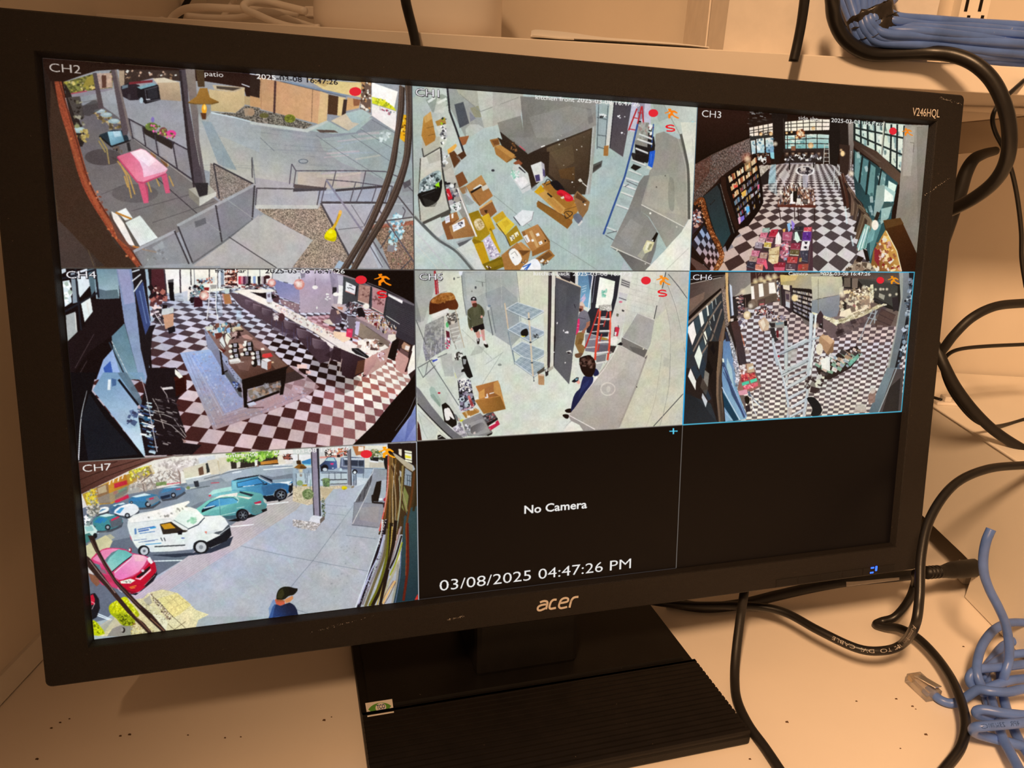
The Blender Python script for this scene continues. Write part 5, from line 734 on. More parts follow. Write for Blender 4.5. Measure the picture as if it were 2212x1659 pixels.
    P('a87636', '855,1045 1060,970 1150,1035 920,1135'); P('d8c090', '900,1020 930,1010 970,1100 950,1110', .7); P('ece4d4', '935,1100 990,1085 1000,1120 950,1130'); P('eee6da', '980,985 1050,965 1055,1000 990,1010'); P('c08c50', '1070,950 1150,1000 1150,1040 1100,1010')
    P('918e8c>7c7876@900,1200,1300,1300', '850,1180 1170,1045 1215,1090 1385,1390 1265,1440 930,1440 890,1290'); P('a8a5a2', '960,1230 1210,1140 1340,1370 1080,1440 960,1400', .6); P('5e5a5a>9a9694@1050,1250,1250,1350', '1010,1290 1170,1212 1230,1225 1262,1300 1080,1400 1010,1380', sm=3); P('e8d4cc', '1040,1390 1080,1360 1090,1400 1060,1410', .8); El('c8c8cc', 950, 1290, 46, 34); speck('910,1250 1000,1260 990,1420 920,1400', 'f0f0f4 6a6a6e 9a9aa0', 30, (16, 44), 5); P('14100e', '1270,1425 1370,1380 1370,1410 1300,1440')
    P('4c4648', '1205,1100 1290,1050 1390,1030 1470,1150 1410,1180 1290,1250'); speck('1210,1100 1390,1040 1450,1150 1290,1230', '8a4a50 6a6a70 2a2628 a85a60 9a9498', 44, (16, 44), 8); P('1a1414', '1275,1225 1460,1125 1468,1160 1300,1270'); P('c22246', '1305,1295 1430,1200 1470,1165 1502,1240 1345,1345'); P('f4e4e4', '1310,1270 1430,1205 1430,1225 1330,1275'); P('e86a80', '1310,1310 1345,1300 1340,1335', .8)
    P('120e0c', '508,905 575,868 640,930 705,1030 765,1190 765,1250 690,1295 555,1195'); P('f1ede9', '548,990 590,965 640,965 730,1150 690,1140 640,1100 655,1150 580,1175', sm=2); P('4a4a50', '710,1050 760,1080 820,1190 770,1180', .8); P('c4a8a0', '780,1130 810,1130 830,1190 790,1190'); P('d8d020', '810,1170 880,1150 880,1170 840,1200', .8); P('b8b4b8', '690,1300 810,1230 900,1350 960,1440 860,1450 760,1380'); speck('700,1290 820,1230 930,1430 850,1450', 'd8d0d8 8a8690 e8e8ec 6a6470', 40, (24, 70), 6, .7)
    P('79787a>6a6a6c@200,800,600,1200', '72,590 130,640 330,920 560,1200 700,1340 880,1470 700,1490 560,1370 300,1110 90,880'); L('1c1c1c', 18, '95,885 300,1110 560,1370 700,1490', sm=4); L('a8aaa8', 9, '105,1000 300,1180 480,1370 620,1490', sm=4); P('c4cbc4', '100,1010 300,1190 450,1330 400,1490 170,1500 110,1200'); L('8a9a8a', 5, '110,1050 200,1350 270,1490', sm=4); P('3a1810', '95,1180 130,1250 170,1510 95,1515'); P('14100f', '440,1430 480,1415 590,1490 440,1500'); L('e8e8ea', 9, '450,1470 510,1440')
    # right part: door, corridor, ladder, people
    V(1160, 580, 6.506)
    P('d2d1bc', '-20,40 175,80 155,1400 100,1400 100,540 -20,540', .9); P('2c2628', '165,50 215,50 185,1400 150,1430 150,1000'); L('7c5a5c', 9, '185,100 170,1400', al=.5); P('d9d6c8', '212,80 262,100 236,1375 192,1395'); P('a8a498', '160,1400 235,1370 230,1410 160,1460'); P('1c1618', '262,100 285,120 255,1390 235,1370')
    P('cfcabd', '240,45 560,45 560,260 350,150'); P('2a262c', '280,50 480,50 470,190 350,140'); P('58545c', '330,60 480,55 470,140 360,110'); P('141216', '470,50 545,60 540,215 468,170'); P('d8d8d4', '540,60 590,60 575,225 540,215')
    P('5b84a4>7aa8c8@650,100,700,500', '585,50 785,60 770,300 745,560 650,520 610,500 620,260 580,230'); L('cfe0ea', 9, '640,260 700,240', '630,300 700,270', '640,330 690,310', al=.9); L('e8b8d0', 12, '620,440 680,360', '640,420 660,410', al=.8); P('e0b4c8', '610,480 680,380 690,420 640,510', .8); P('303c58', '720,60 790,60 770,300 745,300', .7)
    P('26262e', '775,60 1190,100 1165,300 1040,720 1000,960 900,960 700,900 715,620 760,560'); L('e4e4ea', 17, '790,100 745,420 720,600'); L('b8b8c8', 6, '825,110 780,480'); P('f6f6ea', '885,118 1102,180 1075,400 1045,522 1000,540 870,520 868,560 825,552'); P('f6f6ea', '830,500 880,520 870,560 824,552'); speck('900,310 990,300 980,410 920,400', '8accb4 a8dcc8 6ab89c', 26, (14, 40), 5, .8)
    P('dedad2>c9c5bc@1200,200,1100,1000', '1180,60 1360,60 1300,300 1240,700 1165,1000 1040,985 1050,700 1130,400'); P('bfbab6', '1190,135 1315,182 1302,285 1178,240'); L('4c4a4e', 12, '1195,160 1312,205', '1190,190 1308,235', '1184,220 1304,262'); P('c8c0c8', '1160,330 1280,360 1250,480 1150,430', .7); L('4a464e', 10, '1155,410 1260,445'); El('d85a78', 1180, 470, 26, 14, al=.8); P('6a6858', '1122,630 1155,640 1145,680 1118,670'); P('3a3838', '1200,575 1232,590 1225,610 1195,600')
    P('d7d5c8>cbc9bb@1400,200,1400,900', '1355,50 1815,50 1760,300 1650,720 1560,690 1400,630 1225,960 1200,960 1240,700 1300,300'); L('b8b6ac', 5, *['%d,%d %d,%d' % (1330-i*14, 130+i*75, 1790-i*20, 250+i*75) for i in range(7)], al=.8); L('b8b6ac', 5, *['%d,60 %d,620' % (1420+i*90, 1370+i*85) for i in range(5)], al=.6)
    P('bfbdb4>cbc8b6@2100,300,1700,1300', '1812,50 2160,50 2050,2400 1000,2400 1560,1140 1650,720'); P('d4d2bc>cdc9b2@1700,800,1900,1500', '1660,730 1820,560 1880,900 1850,2300 1150,2300 1560,1140', .7); L('3e3e40', 11, '1815,50 1765,280', '1690,520 1650,710'); L('45464a', 9, '1850,80 2000,260 2115,420'); L('8a8a84', 7, '1840,230 1960,560 2050,960 2085,1180', sm=4); L('a8a69a', 5, '1800,480 1870,800 1880,1100 1860,1660', sm=4); L('d8d6c8', 9, '1855,240 1980,600 2075,1100', sm=4, al=.6); P('b4b2a4', '1790,1240 1870,1280 1860,1400 1780,1370', .5)
    V(1160, 740, 6.506); L('4c4c4c', 12, '2060,720 1640,1180'); L('96968c', 6, '1880,160 1860,600 1780,1000 1730,1170', sm=4); L('a8a494', 5, '1760,160 1700,600 1640,900 1540,1180', sm=4); P('c4c2b6', '2070,200 2130,200 2060,1200 1900,1200 2050,760', .5)
    V(1160, 580, 6.506)
    P('aba7a1', '1418,628 1655,728 1600,1060 1560,1145 1208,970'); P('98938e>b4b0aa@1250,900,1600,1000', '1300,820 1620,930 1560,1145 1210,970', .5); P('7a746e', '1195,968 1560,1142 1512,1255 1340,1170 1185,1080'); P('5c5854', '1300,1090 1550,1150 1510,1250 1350,1170', .7); El('e4dcc8', 1500, 1132, 12, 10); L('d8d4ce', 7, '1205,968 1560,1142', '1420,630 1655,728')
    P('e4e0da', '1040,980 1110,950 1150,1000 1110,1090 1040,1060'); P('141216', '1130,1070 1180,1035 1210,1060 1190,1085'); P('342c2c', '1030,1085 1120,1090 1080,1180 1030,1200'); El('8a7a78', 1040, 1180, 24, 14)
    P('c23044', '1098,825 1125,820 1165,835 1140,955 1085,945'); P('e8e4e4', '1090,890 1125,895 1115,945 1088,938'); L('2a2024', 8, '1100,830 1085,950', '1145,800 1150,840')
    P('8a8690>6a6874@750,950,900,1200', '680,930 740,920 900,970 1020,1000 1030,1200 820,1180 680,1160'); P('5c5660', '870,1070 1000,1080 1000,1190 850,1180', .8); P('a08038', '905,960 1000,985 990,1010 900,1000'); P('6a6468', '830,1230 980,1200 960,1330 840,1330', .8); P('b4b4b4', '820,1330 940,1300 900,1420 830,1440')
    # man behind the door
    P('8a683c', '560,905 670,885 660,1000 625,1060 685,1110 650,1200 600,1200 535,1060'); P('6e4f28', '600,980 650,990 640,1060 570,1070', .7); P('6c4a34', '545,1200 650,1190 610,1250 560,1255 538,1235', sm=3)
    P('78747f>676472@620,650,720,850', '575,700 600,625 650,572 715,610 752,720 735,760 705,760 690,860 600,882 575,800'); L('3a3640', 7, '590,690 690,712'); P('aa7058', '700,760 752,735 745,800 670,890 632,885 690,820'); El('a86a50', 655, 895, 26, 14); P('a06a58', '598,520 655,530 655,590 600,610'); P('3a1c18', '595,560 640,570 620,610 595,605'); P('d8bca8', '600,490 635,465 665,500 682,550 650,530 605,515', sm=3); P('e02e66', '565,725 600,700 605,770 590,880 550,940'); L('f0a0c0', 6, '570,780 600,790', '560,830 590,835')
    P('4c4c52>5c5c60@400,600,560,700', '262,120 622,258 605,500 545,960 508,1180 490,1400 455,1630 242,1388 262,1000'); P('66666c', '300,200 420,250 400,900 320,900', .25); L('d8c4ac', 16, '268,118 622,260'); L('b8a898', 6, '622,262 600,560', al=.6); P('cfcbc4', '410,1170 480,1145 495,1190 450,1210'); P('201c20', '420,1180 445,1170 490,1190 450,1205'); L('24222a', 9, '525,500 545,555'); speck('280,760 440,900 430,930 290,800', 'e8e4e4', 5, (16, 36), 4); El('e8e4e4', 400, 1325, 10); El('e8e4e4', 244, 1178, 8)
    # orange ladder
    L('b5332f', 22, '872,570 780,850 680,1120'); L('a83430', 18, '995,610 940,820', '915,920 890,1000 860,1160'); L('c8c4c0', 15, '850,690 970,680', '805,790 940,780', '775,890 860,885', '735,1000 880,985', '690,1112 820,1105'); L('d94a36', 30, '895,560 870,800 845,1000 818,1290'); L('d94a36', 28, '1035,600 1030,850 1020,1100 995,1290'); L('f07858', 8, '885,580 835,1000', '1045,620 1035,900', al=.8); L('dedad4', 24, '895,708 1032,712', '880,880 1025,876', '860,1040 1012,1032', '838,1192 1010,1172', '822,1335 1000,1305'); L('8a8884', 6, '895,730 1032,732', '880,902 1025,898', '860,1062 1012,1052', '838,1212 1005,1192'); P('cbc6be', '872,515 960,505 1050,512 1058,590 1000,605 985,590 890,592'); speck('880,520 1045,520 1045,585 890,585', 'e8e4dc a8a49c 8a8880', 36, (12, 34), 4, .7)
    P('4a443c', '0,1460 110,1380 110,1440 20,1490'); P('2a2426', '115,1420 165,1440 160,1500 125,1520'); El('e8e4e0', 135, 1440, 14, 10); P('b58a62', '20,1485 105,1495 105,1640 22,1628'); P('d8bca8', '30,1480 100,1490 100,1515 30,1505')
    # steel table in front
    V(1160, 740, 6.506)
    P('e4e2d4', '500,1100 590,1150 670,1240 350,1290 420,1180', .95); P('a8a49e', '370,1220 450,1140 500,1100 480,1090', .6); P('9b928c', '440,1022 830,1228 660,1250 600,1160 480,1100')
    P('c0bab0>a9a198@1300,150,800,1150', '1152,38 1300,110 1512,212 1562,180 1400,640 1160,1200 830,1240 440,1020 520,930 780,570'); P('d4cec4', '1150,60 1300,130 1200,400 950,600 800,600', .3); L('aaa298', 7, *[[(x, y), (x-20, y+220)] for x, y in ((700, 760), (800, 650), (900, 520), (1000, 400), (1100, 260), (820, 900), (940, 800), (1060, 640), (1180, 460), (1300, 300), (960, 1000), (1080, 880))], al=.35); L('e6dcd6', 12, '1140,60 960,360 780,580 560,860 445,1020 820,1222'); P('f0ece8', '785,520 850,470 860,490 770,560')
    t = np.linspace(0, 2*np.pi, 26); L('d9d1c2', 16, np.c_[1000+100*np.cos(t), 655+88*np.sin(t)], al=.8); El('cfc8ba', 1008, 655, 30, 44, al=.7)
    P('a49c92', '1540,180 1562,180 1400,640 1165,1195 1150,1170 1380,620', .9); El('4a443e', 1405, 625, 8, 10); P('5a5450', '1520,215 1555,180 1530,235')
    # person with curly hair
    P('130907', '395,955 440,932 490,935 480,985 420,985', sm=3); P('130907', '362,1025 395,1008 450,1020 440,1070 400,1065', sm=3)
    P('1f2650>161a3a@700,550,520,900', '655,480 760,470 795,495 782,570 690,690 590,840 490,970 482,925 515,770 560,690 610,640', sm=2); P('2c3868', '640,600 740,520 720,600 620,720 580,800', .6); P('1a2048', '790,360 850,380 875,430 850,465 800,465', sm=3)
    P('e3a392', '540,545 590,520 612,560 590,590'); P('11131a', '490,545 560,490 592,492 580,540 520,570'); P('8ac0d0', '540,510 580,500 575,530 545,535', .8); P('e0c4b4', '500,560 530,560 520,575')
    P('1a0c0a', '598,230 640,200 690,185 740,180 800,225 825,290 825,370 800,440 770,480 690,475 640,420 610,340', sm=4); speck('610,240 740,190 820,280 810,360 700,330 620,330', '4a2c24 6a4a40 100605 3a2018 8a6a5c', 60, (24, 60), 7, .6)
def art_camera_room():
    tile(2, 1, '241c1a')
    V(1460, 580, 7.9)
    P('7a6a66', '1050,700 3000,300 4000,800 4000,2600 1000,2600')
    k = 7.9
    H6 = fit_h('0 0 12 0 24 0 0 13 12 13 24 13 0 30 24 30 12 30', [(x*k, y*k) for x, y in ((148, 322), (282, 316), (412, 306), (142, 210), (300, 206), (446, 198), (148, 128), (466, 132), (310, 126))])
    fl = inpoly('1100,900 1300,720 1600,560 2000,700 2500,1000 3200,950 3900,1000 4000,2000 3600,2550 1150,2650 1180,1700')
    def ca(q): return mixc(mixc('d8d4d8', 'efe4d0', (q[1]-1400)/1200), 'd8bcae', .6 if q[1] < 1250 and q[0] > 1700 else 0)
    def cb(q): return mixc('5d4c4e', '6d6260', (q[1]-1500)/1300)
    checker(H6, -10, 34, -4, 64, ca, cb, inside=fl, seed=8)
    P('3a2c24>6b5a52@2000,60,2000,400', '1280,60 4100,40 4100,1000 3200,950 2500,700 2000,560 1600,560 1300,700')
    # upper rooms
    P('6e6866>8e847c@900,200,1280,300', '900,70 1280,70 1290,430 1000,480 930,480'); P('e8dcc4>a89888@1250,420,1000,200', '1000,480 1290,250 1290,430', .6)
    P('3c2420', '1280,65 1800,65 1780,200 1300,250'); P('7e6a5a', '1290,290 1720,190 1730,420 1540,620 1400,650 1290,600'); P('5c4c40', '1400,540 1720,420 1730,540 1530,615 1400,640')
    P('fbf6ec', '1285,305 1335,300 1352,520 1300,525'); P('fbf6ec', '1415,265 1490,255 1510,470 1430,490'); P('fbf4e6', '1590,245 1690,235 1720,420 1600,432'); P('f8f0e0', '1725,210 1750,205 1760,420 1735,425'); speck('1740,240 1780,230 1790,540 1740,540', '8a5040 e8e4e0 4a4a58 c8c0c0', 34, (20, 50), 4)
    for x, y, r in ((1365, 215, 56), (1460, 185, 60), (1580, 155, 60), (1690, 140, 60), (1620, 190, 40), (1520, 220, 40)): glow('fff0c0', x, y, r)
    P('ffdf98', '1290,240 1800,120 1790,160 1300,270', .3); L('c0a090', 5, '1370,70 1385,190', '1470,70 1470,170', '1590,70 1590,140', '1690,70 1690,130', '1410,120 1440,70')
    P('b8a468>a8a08c@1900,120,2100,400', '1790,110 2480,80 2700,100 2700,300 2600,450 2220,470 2212,350 1980,330 1800,300'); P('f0d080', '1780,110 2100,95 2050,200 1790,230', .5); P('20140c', '1820,85 1990,85 1960,118 1860,110')
    P('6b625e', '1990,560 2500,560 2500,1000 2212,960')
    # book shelves
    P('30262a', '1800,280 1990,290 2000,740 1960,760 1830,640'); P('e8dcc0', '1830,280 1950,290 1950,380 1840,350'); P('8a7a74', '1870,380 1960,400 1960,680 1880,640'); P('c8d0d4', '1880,560 1950,580 1950,680 1880,650', .8); P('4a3a44', '1880,430 1940,440 1940,540 1890,530')
    P('1d1716', '1990,330 2290,350 2560,440 2560,1000 2500,1030 2000,750'); 
    Hb = fit_h('0 0 5 0 5 6 0 6', '2000,350 2520,440 2500,990 2010,730'); rn = random.Random(6)
    for j in range(6):
        for i in range(5):
            x = .06
            while x < .9:
                w = rn.uniform(.08, .2); P(rn.choice(('e8e0d0 c8b8a0 f0e8d0 a8988a 8a8a94' if j < 3 else 'b0a8b0 8a8a9a d8d0c8 5a5a6a c8c4c4').split()), hmap(Hb, np.array([(i+x, j+.12+rn.uniform(0, .25)), (i+x+w, j+.12+rn.uniform(0, .25)), (i+x+w, j+.82), (i+x, j+.82)])), .9); x += w+.02
    P('2a2424', '2520,430 2650,520 2640,1060 2500,1030'); glow('fff0c4', 2035, 500, 74, .9); El('f4dca0', 2035, 505, 50, 56, al=.8)
    P('4c4644', '1760,340 1800,330 1830,640 1800,640'); L('1c1414', 10, '1800,290 1825,640')
    # wall, counter and bar on the right
    V(1652, 400, 3.95)
    P('ccc6a4>b4b0a0@500,800,500,960', '400,780 670,780 660,930 410,980'); P('8d9194>7d8288@500,960,500,1120', '405,985 645,935 640,1060 620,1120 560,1130 400,1080'); P('e0d8b8', '640,880 680,860 670,930 640,930', .8); L('7a7664', 5, '460,800 460,1080', al=.8)
    P('1e1c1a', '660,780 1160,850 1160,1080 1050,1050 940,1000 900,900 680,880'); P('474640', '790,800 1000,800 1140,860 1130,1060 1050,1010 940,960', .8); P('6a5c50', '680,790 735,790 735,870 680,870'); P('7a6a5c', '748,795 800,795 795,880 748,880'); speck('690,900 900,870 900,960 700,960', 'f0dca8 c8a878 5a4a3c fff0d0 8a7860', 60, (16, 44), 5); P('efe4c0', '905,850 930,845 935,960 905,1010 895,1000'); speck('900,850 935,850 930,1000 900,1000', 'c8b898 8a7a64 fff8e0', 30, (10, 24), 3, .8)
    for x, y, r in ((950, 890, 14), (992, 888, 16), (1016, 888, 13), (1046, 888, 14), (1072, 938, 16), (1128, 930, 14), (1245, 1000, 12), (850, 870, 20), (665, 935, 30), (872, 932, 24)): glow('fff2d0', x, y, r)
    P('b8b4a0', '980,920 1030,940 1020,980 975,955', .8); P('c8a888', '760,950 900,940 910,1050 780,1060', .6); P('f2e2c0', '650,1080 780,1030 900,1020 870,1060 720,1130 640,1120'); P('d8486a', '755,1020 775,1010 778,1045 755,1045'); P('2a2420', '650,990 700,980 700,1060 660,1060'); speck('640,960 900,950 900,1060 650,1070', 'f4e8c8 6a5a4c c8b090 8a7a68', 46, (16, 44), 7, .8)
    P('e4d8b0>c8bc98@500,1150,900,1050', '400,1080 500,1110 620,1150 830,1090 1000,1005 1045,1015 840,1120 615,1202 560,1160 420,1105'); speck('410,1090 620,1150 1000,1010 1040,1020 615,1200', '8a7c5c f4ecd0 b8ac8c', 120, (10, 34), 9, .8, -.4, (.3, .5)); P('2c2a2c', '930,965 1030,1000 1000,1020 930,980')
    P('6c5a58>514446@550,1200,900,1120', '500,1130 615,1202 830,1125 1010,1035 1050,1050 1000,1080 840,1200 600,1310 560,1290 500,1220'); speck('620,1205 900,1110 880,1160 640,1270', '2a1e20 7a6460', 26, (30, 60), 4, .6, -.4)
    P('46302c', '1000,1050 1120,1110 1080,1200 960,1230 940,1180', .6); L('3a2c2c', 5, '1010,1060 1120,1110', '980,1100 1100,1160', '960,1150 1080,1200'); P('2a2426', '1090,960 1140,950 1150,1060 1100,1080')
    L('a4a8ac', 9, '930,1060 860,1200 810,1330', '950,1060 940,1180', '965,1070 900,1190', '880,1130 960,1150', '900,1090 955,1100', al=.9)
    # frame and outside on the far right
    P('8a9094>6c7478@1170,760,1250,900', '1150,745 1250,745 1250,1000 1200,1240 1120,1659 1030,1720 1110,1300 1165,1000'); P('aeb0a4', '1150,745 1185,745 1180,960 1120,1300 1060,1600 1020,1659 1110,1280 1165,960', .7); P('1a1c20', '1235,745 1290,745 1200,1400 1100,1659 1090,1659 1190,1240 1240,980'); speck('1240,800 1280,800 1200,1400 1120,1640 1180,1300', '8a98a8 2a2c30 c8d4dc 4a5a68', 70, (14, 40), 6, .8); El('16181c', 1203, 988, 9, 10); L('c8d0d8', 5, '1250,960 1230,1200 1180,1400', al=.5)
    V(1652, 800, 3.77)
    P('76848a>5a6a70@950,100,900,330', '1000,-20 1080,-20 1020,140 930,345 850,345 900,220'); P('4c4442', '1060,-10 1135,-10 1110,345 930,345'); P('24201e', '1020,140 1110,60 1090,345 960,345', .8); L('aab4b4', 9, '1080,-20 1000,180 930,345', al=.8); P('b8a89c', '720,340 760,290 810,285 840,345', .9); P('8a6e60', '845,210 880,150 910,160 900,260 850,280', .9); El('d8ccc0', 880, 165, 26, 26, al=.7); El('c8beb4', 785, 300, 44, 30, al=.7)
    # table with books on the right and tall folding ladder
    V(1652, 400, 3.95)
    P('2a201e', '440,1560 640,1430 790,1370 830,1440 740,1560 560,1659 480,1659'); P('b08a68', '465,1300 500,1270 600,1330 580,1420 530,1440 470,1360'); P('d0ac84', '480,1290 540,1280 600,1330 560,1360'); P('8a6a4c', '530,1440 590,1340 590,1420 550,1450'); speck('430,1490 560,1450 640,1420 800,1390 830,1440 700,1550 500,1620', 'e8e0d8 5a4a48 a88a70 c8c4c0 3a3434 88a890 d8c0b0 9aa8b0', 110, (20, 54), 12, 1, .5, (.4, .8)); P('f2efe8', '480,1490 560,1460 560,1590 490,1560'); P('7ac0a8', '710,1520 800,1440 810,1470 730,1550', .8); El('e8dcc8', 470, 1400, 30, 50)
    V(1460, 740, 7.9)
    P('b8b4ac', '1870,120 2080,110 2070,320 1900,310', .8)
    V(1460, 580, 7.9)
    P('9e9a94', '1590,920 1900,860 1910,960 1850,1000 1620,1030'); P('2a2426', '1590,930 1700,930 1700,1000 1640,1010'); P('1c181a', '1850,900 1905,890 1905,990 1860,980'); P('2e2a2c', '1610,1020 1690,1010 1720,1180 1760,1210 1700,1260 1650,1180'); P('6a1c24', '1720,1060 1760,1060 1760,1180 1730,1180'); P('6a8a94', '1700,920 1840,900 1840,950 1720,970', .7); speck('1640,820 1900,800 1910,900 1700,920', 'c8a890 4a3a3c 8a8090 e0d4c8', 40, (20, 50), 5)
    P('d0b498', '1410,900 1520,820 1600,930 1590,1050 1480,1080 1420,960'); P('f0e4cc', '1440,920 1500,860 1540,960 1500,1050', .8); L('3a2c30', 8, '1500,1060 1530,1290', '1420,1000 1440,1080', '1690,740 1700,800')
    P('241c1e', '1430,690 1540,660 1690,720 1690,760 1560,800 1400,800 1340,760'); speck('1340,730 1550,670 1690,720 1680,770 1400,790', 'd8b8a8 a05850 6a5a68 e8d8d0 5a4048 9a8a90', 50, (20, 54), 7); L('5a2830', 9, '1430,560 1420,650', '1520,530 1515,650', '1430,560 1520,530'); P('c87070', '1430,600 1510,590 1510,620 1440,630')
    for l in ('1530,780 1530,850', '1570,770 1575,840', '1620,770 1625,850', '1680,760 1690,800'): L('e8dcd4', 8, l)
    L('b7bfc4', 40, '1660,1190 1700,1500 1740,1659'); L('c9cec8', 52, '1880,980 1885,1300 1890,1659'); L('8a949c', 8, '1850,1000 1860,1640', '1910,1000 1915,1640')
    V(1460, 740, 7.9)
    L('b9c0c6', 40, '1660,0 1760,330 1880,780 1930,1140 1910,1290', sm=3); L('e0e4e2', 12, '1668,0 1768,330 1890,780', sm=3); L('c4c9c6', 40, '1885,0 1890,430 1900,700', sm=3)
    for l in ('1740,210 2240,-40', '1830,560 2240,330', '1900,780 2240,590', '1930,960 2240,790', '1940,1130 2240,950', '1950,1270 2212,1130', '1900,460 2240,290', '1890,120 2240,-60'): L('c8ced0', 36, l); L('6c747a', 9, nums(l)+(0, 24)); L('eef0ee', 7, nums(l)-(0, 12))
    V(1652, 400, 3.95); L('c9ced2', 30, '400,1090 395,1300 375,1659'); L('dfe2e0', 18, '440,1100 420,1350 385,1659'); L('8a949a', 6, '418,1100 400,1400', al=.8); P('3a2a2c', '450,1110 480,1070 505,1110 490,1180 440,1200'); glow('f8e0c0', 440, 1200, 32, .8); L('b8bfc2', 18, '120,1440 390,1320 470,1300', '150,1600 380,1480', '180,1659 400,1560'); L('70787c', 6, '120,1455 390,1338', '150,1618 380,1500'); El('b02030', 122, 1460, 8, 10)
    V(1652, 800, 3.77); L('c0c6c8', 22, '360,-20 350,180 320,380'); L('c8cccc', 12, '180,30 350,-60', '190,130 355,40', '200,220 345,150', '215,310 330,250', '220,370 320,320'); P('14181a', '345,230 400,220 450,270 470,330 440,370 380,370 390,310', sm=3); speck('350,60 480,40 480,100 400,170 350,150', 'd8d0c8 8a8078 3a2c2c e8e0cc', 34, (20, 50), 5); P('3a2c2c', '380,130 460,150 420,190 370,180'); P('b8a8a0', '190,300 230,310 220,370 190,360', .8)
    # shop window along the left
    V(1460, 580, 7.9)
    P('4c3c38>7a6a5e@300,300,800,500', '250,70 860,70 840,330 780,360 520,560 220,860 230,270'); P('1c1412', '250,60 860,60 840,120 780,150 260,260'); L('c8bcb0', 11, '255,262 780,150', '255,190 500,160'); L('8a8078', 8, '620,140 860,110'); P('9a7a68', '240,520 500,400 480,520 230,760', .5); L('130c0a', 36, '225,850 500,580 780,350'); P('8f7c6c', '215,900 500,640 780,370 785,420 520,680 210,980')
    P('2c3034', '205,960 520,680 785,410 830,600 830,900 750,1300 720,1700 150,1700')
    for q, c in (('395,770 450,725 490,930 440,1005', 'f0ece4'), ('520,640 550,625 575,800 545,815', 'e8e8e0'), ('205,1010 305,900 355,1130 275,1340 210,1100', 'f4ece6'), ('465,1110 510,1060 545,1200 515,1320', 'e8ecdc'), ('565,920 590,890 615,1050 600,1075', 'e4e8dc'), ('320,1500 400,1310 455,1490 400,1680', 'e4ecdc'), ('610,570 630,555 640,690 625,690', 'd8dcd8'), ('640,800 655,780 668,890 655,900', 'c8d0cc'), ('675,520 690,510 700,620 690,620', 'a8b0b0')): P(c, q)
    for q in ('310,900 400,800 430,1000 370,1130', '450,720 530,660 550,860 500,940', '560,640 620,580 640,740 600,830', '400,1310 470,1200 520,1400 470,1500', '515,1060 580,960 610,1080 560,1190', '640,780 680,640 700,720'): P('34424a', q)
    L('7c6c60', 26, '300,1420 560,900 780,560', '380,1560 620,1200 790,690'); L('3c3634', 18, '290,1360 210,1110', '430,1010 600,1400', '540,830 700,1240'); P('0e0c0e', '590,1400 640,1310 680,1430 640,1520')
    P('4c2c24>77604c@700,1200,800,1200', '700,1350 830,860 850,1000 800,1400 720,2300 690,1800'); 
    P('7a6a60', '780,340 850,340 920,960 850,1010 790,420', tex=.5, ts=3); P('d8b078', '850,70 900,70 900,420 935,900 900,920 860,500'); P('3c444c', '895,240 930,420 960,800 930,830'); P('c4ccd8', '920,260 960,300 990,740 1020,790 960,810'); P('2c2828', '975,530 1050,500 1080,800 1000,830'); P('221c1e', '1050,470 1140,440 1170,790 1090,800'); speck('1050,470 1140,450 1170,780 1090,790', 'e0d8d4 8a5a58 5a4a54 c8a898', 40, (24, 60), 5, 1, 0., (.4, .7))
    P('1d1712', '930,900 1070,850 1110,1050 1190,1500 1215,1620 1080,1660 1030,1300'); P('48302c>3a3034@1000,900,1150,1500', '940,930 1070,880 1110,1080 1190,1450 1210,1620 1100,1650 1020,1250'); P('c4623c', '1110,1080 1140,1150 1190,1330 1170,1320', .8); P('d8c8b8', '935,860 990,850 990,900 940,910'); L('8c8a88', [26, 40, 44], '870,1000 960,1250 1060,1650', sm=3, tex=.5); P('2a3040', '840,1080 880,1080 1000,1500 1050,1700 960,1700'); P('6a8ab4', '810,1250 850,1200 960,1660 860,1700', .9)
    speck('1070,860 1130,820 1190,980 1130,1080 1080,980', 'e8e8ec 8a8a98 5a5060 c8b8b8', 24, (20, 60), 8); speck('1180,1350 1250,1390 1250,1460 1190,1460', 'f0e8e0 a89890', 14, (20, 50), 2)
    El('6a5a4c', 1310, 620, 82, 84, al=.6); El('a08c78', 1300, 610, 60, 60, al=.35); glow('fff0dc', 1280, 640, 48); El('d8c090', 1225, 800, 66, 72); glow('fff4d8', 1220, 790, 56, .9); El('2a2014', 1290, 800, 24, 50, al=.5); L('c09a88', 6, '1190,500 1205,730'); glow('ffe8c0', 1150, 390, 60, .6)
    V(1460, 740, 7.9)
    P('1e252a>2a3238@200,900,600,1300', '140,860 600,1040 720,1370 130,1400'); P('161a1e', '150,780 250,860 500,1100 700,1360 120,1390', .4)
    P('1a1412', '560,-20 740,-20 700,700 700,1360 620,900 520,500')
    for q, c in (('320,240 400,40 458,220 402,462', 'e6eedc'), ('212,575 255,440 350,660 340,815', 'f0ece4'), ('445,940 460,860 545,1000 515,1110', 'c8ccd0'), ('480,640 500,470 575,530 550,770', '7e7a70')): P(c, q)
    for q in ('260,440 330,380 430,540 360,640', '400,470 460,240 520,380 470,640', '470,830 540,800 610,960 560,1000', '180,0 270,0 300,180 200,260'): P('26323c', q)
    P('0c0b0e', '590,100 640,0 680,150 650,210'); P('0d0c0c', '550,260 640,470 600,580 520,420'); P('5c5248', '460,600 560,780 520,900 420,760', .6)
    P('8b6e52>6e5a4a@720,200,790,200', '750,-20 815,-20 790,300 780,700 830,1340 740,1370 695,900 700,500'); P('3c332c', '790,300 800,600 770,900 830,1340 770,1350 735,900 740,600', .8)
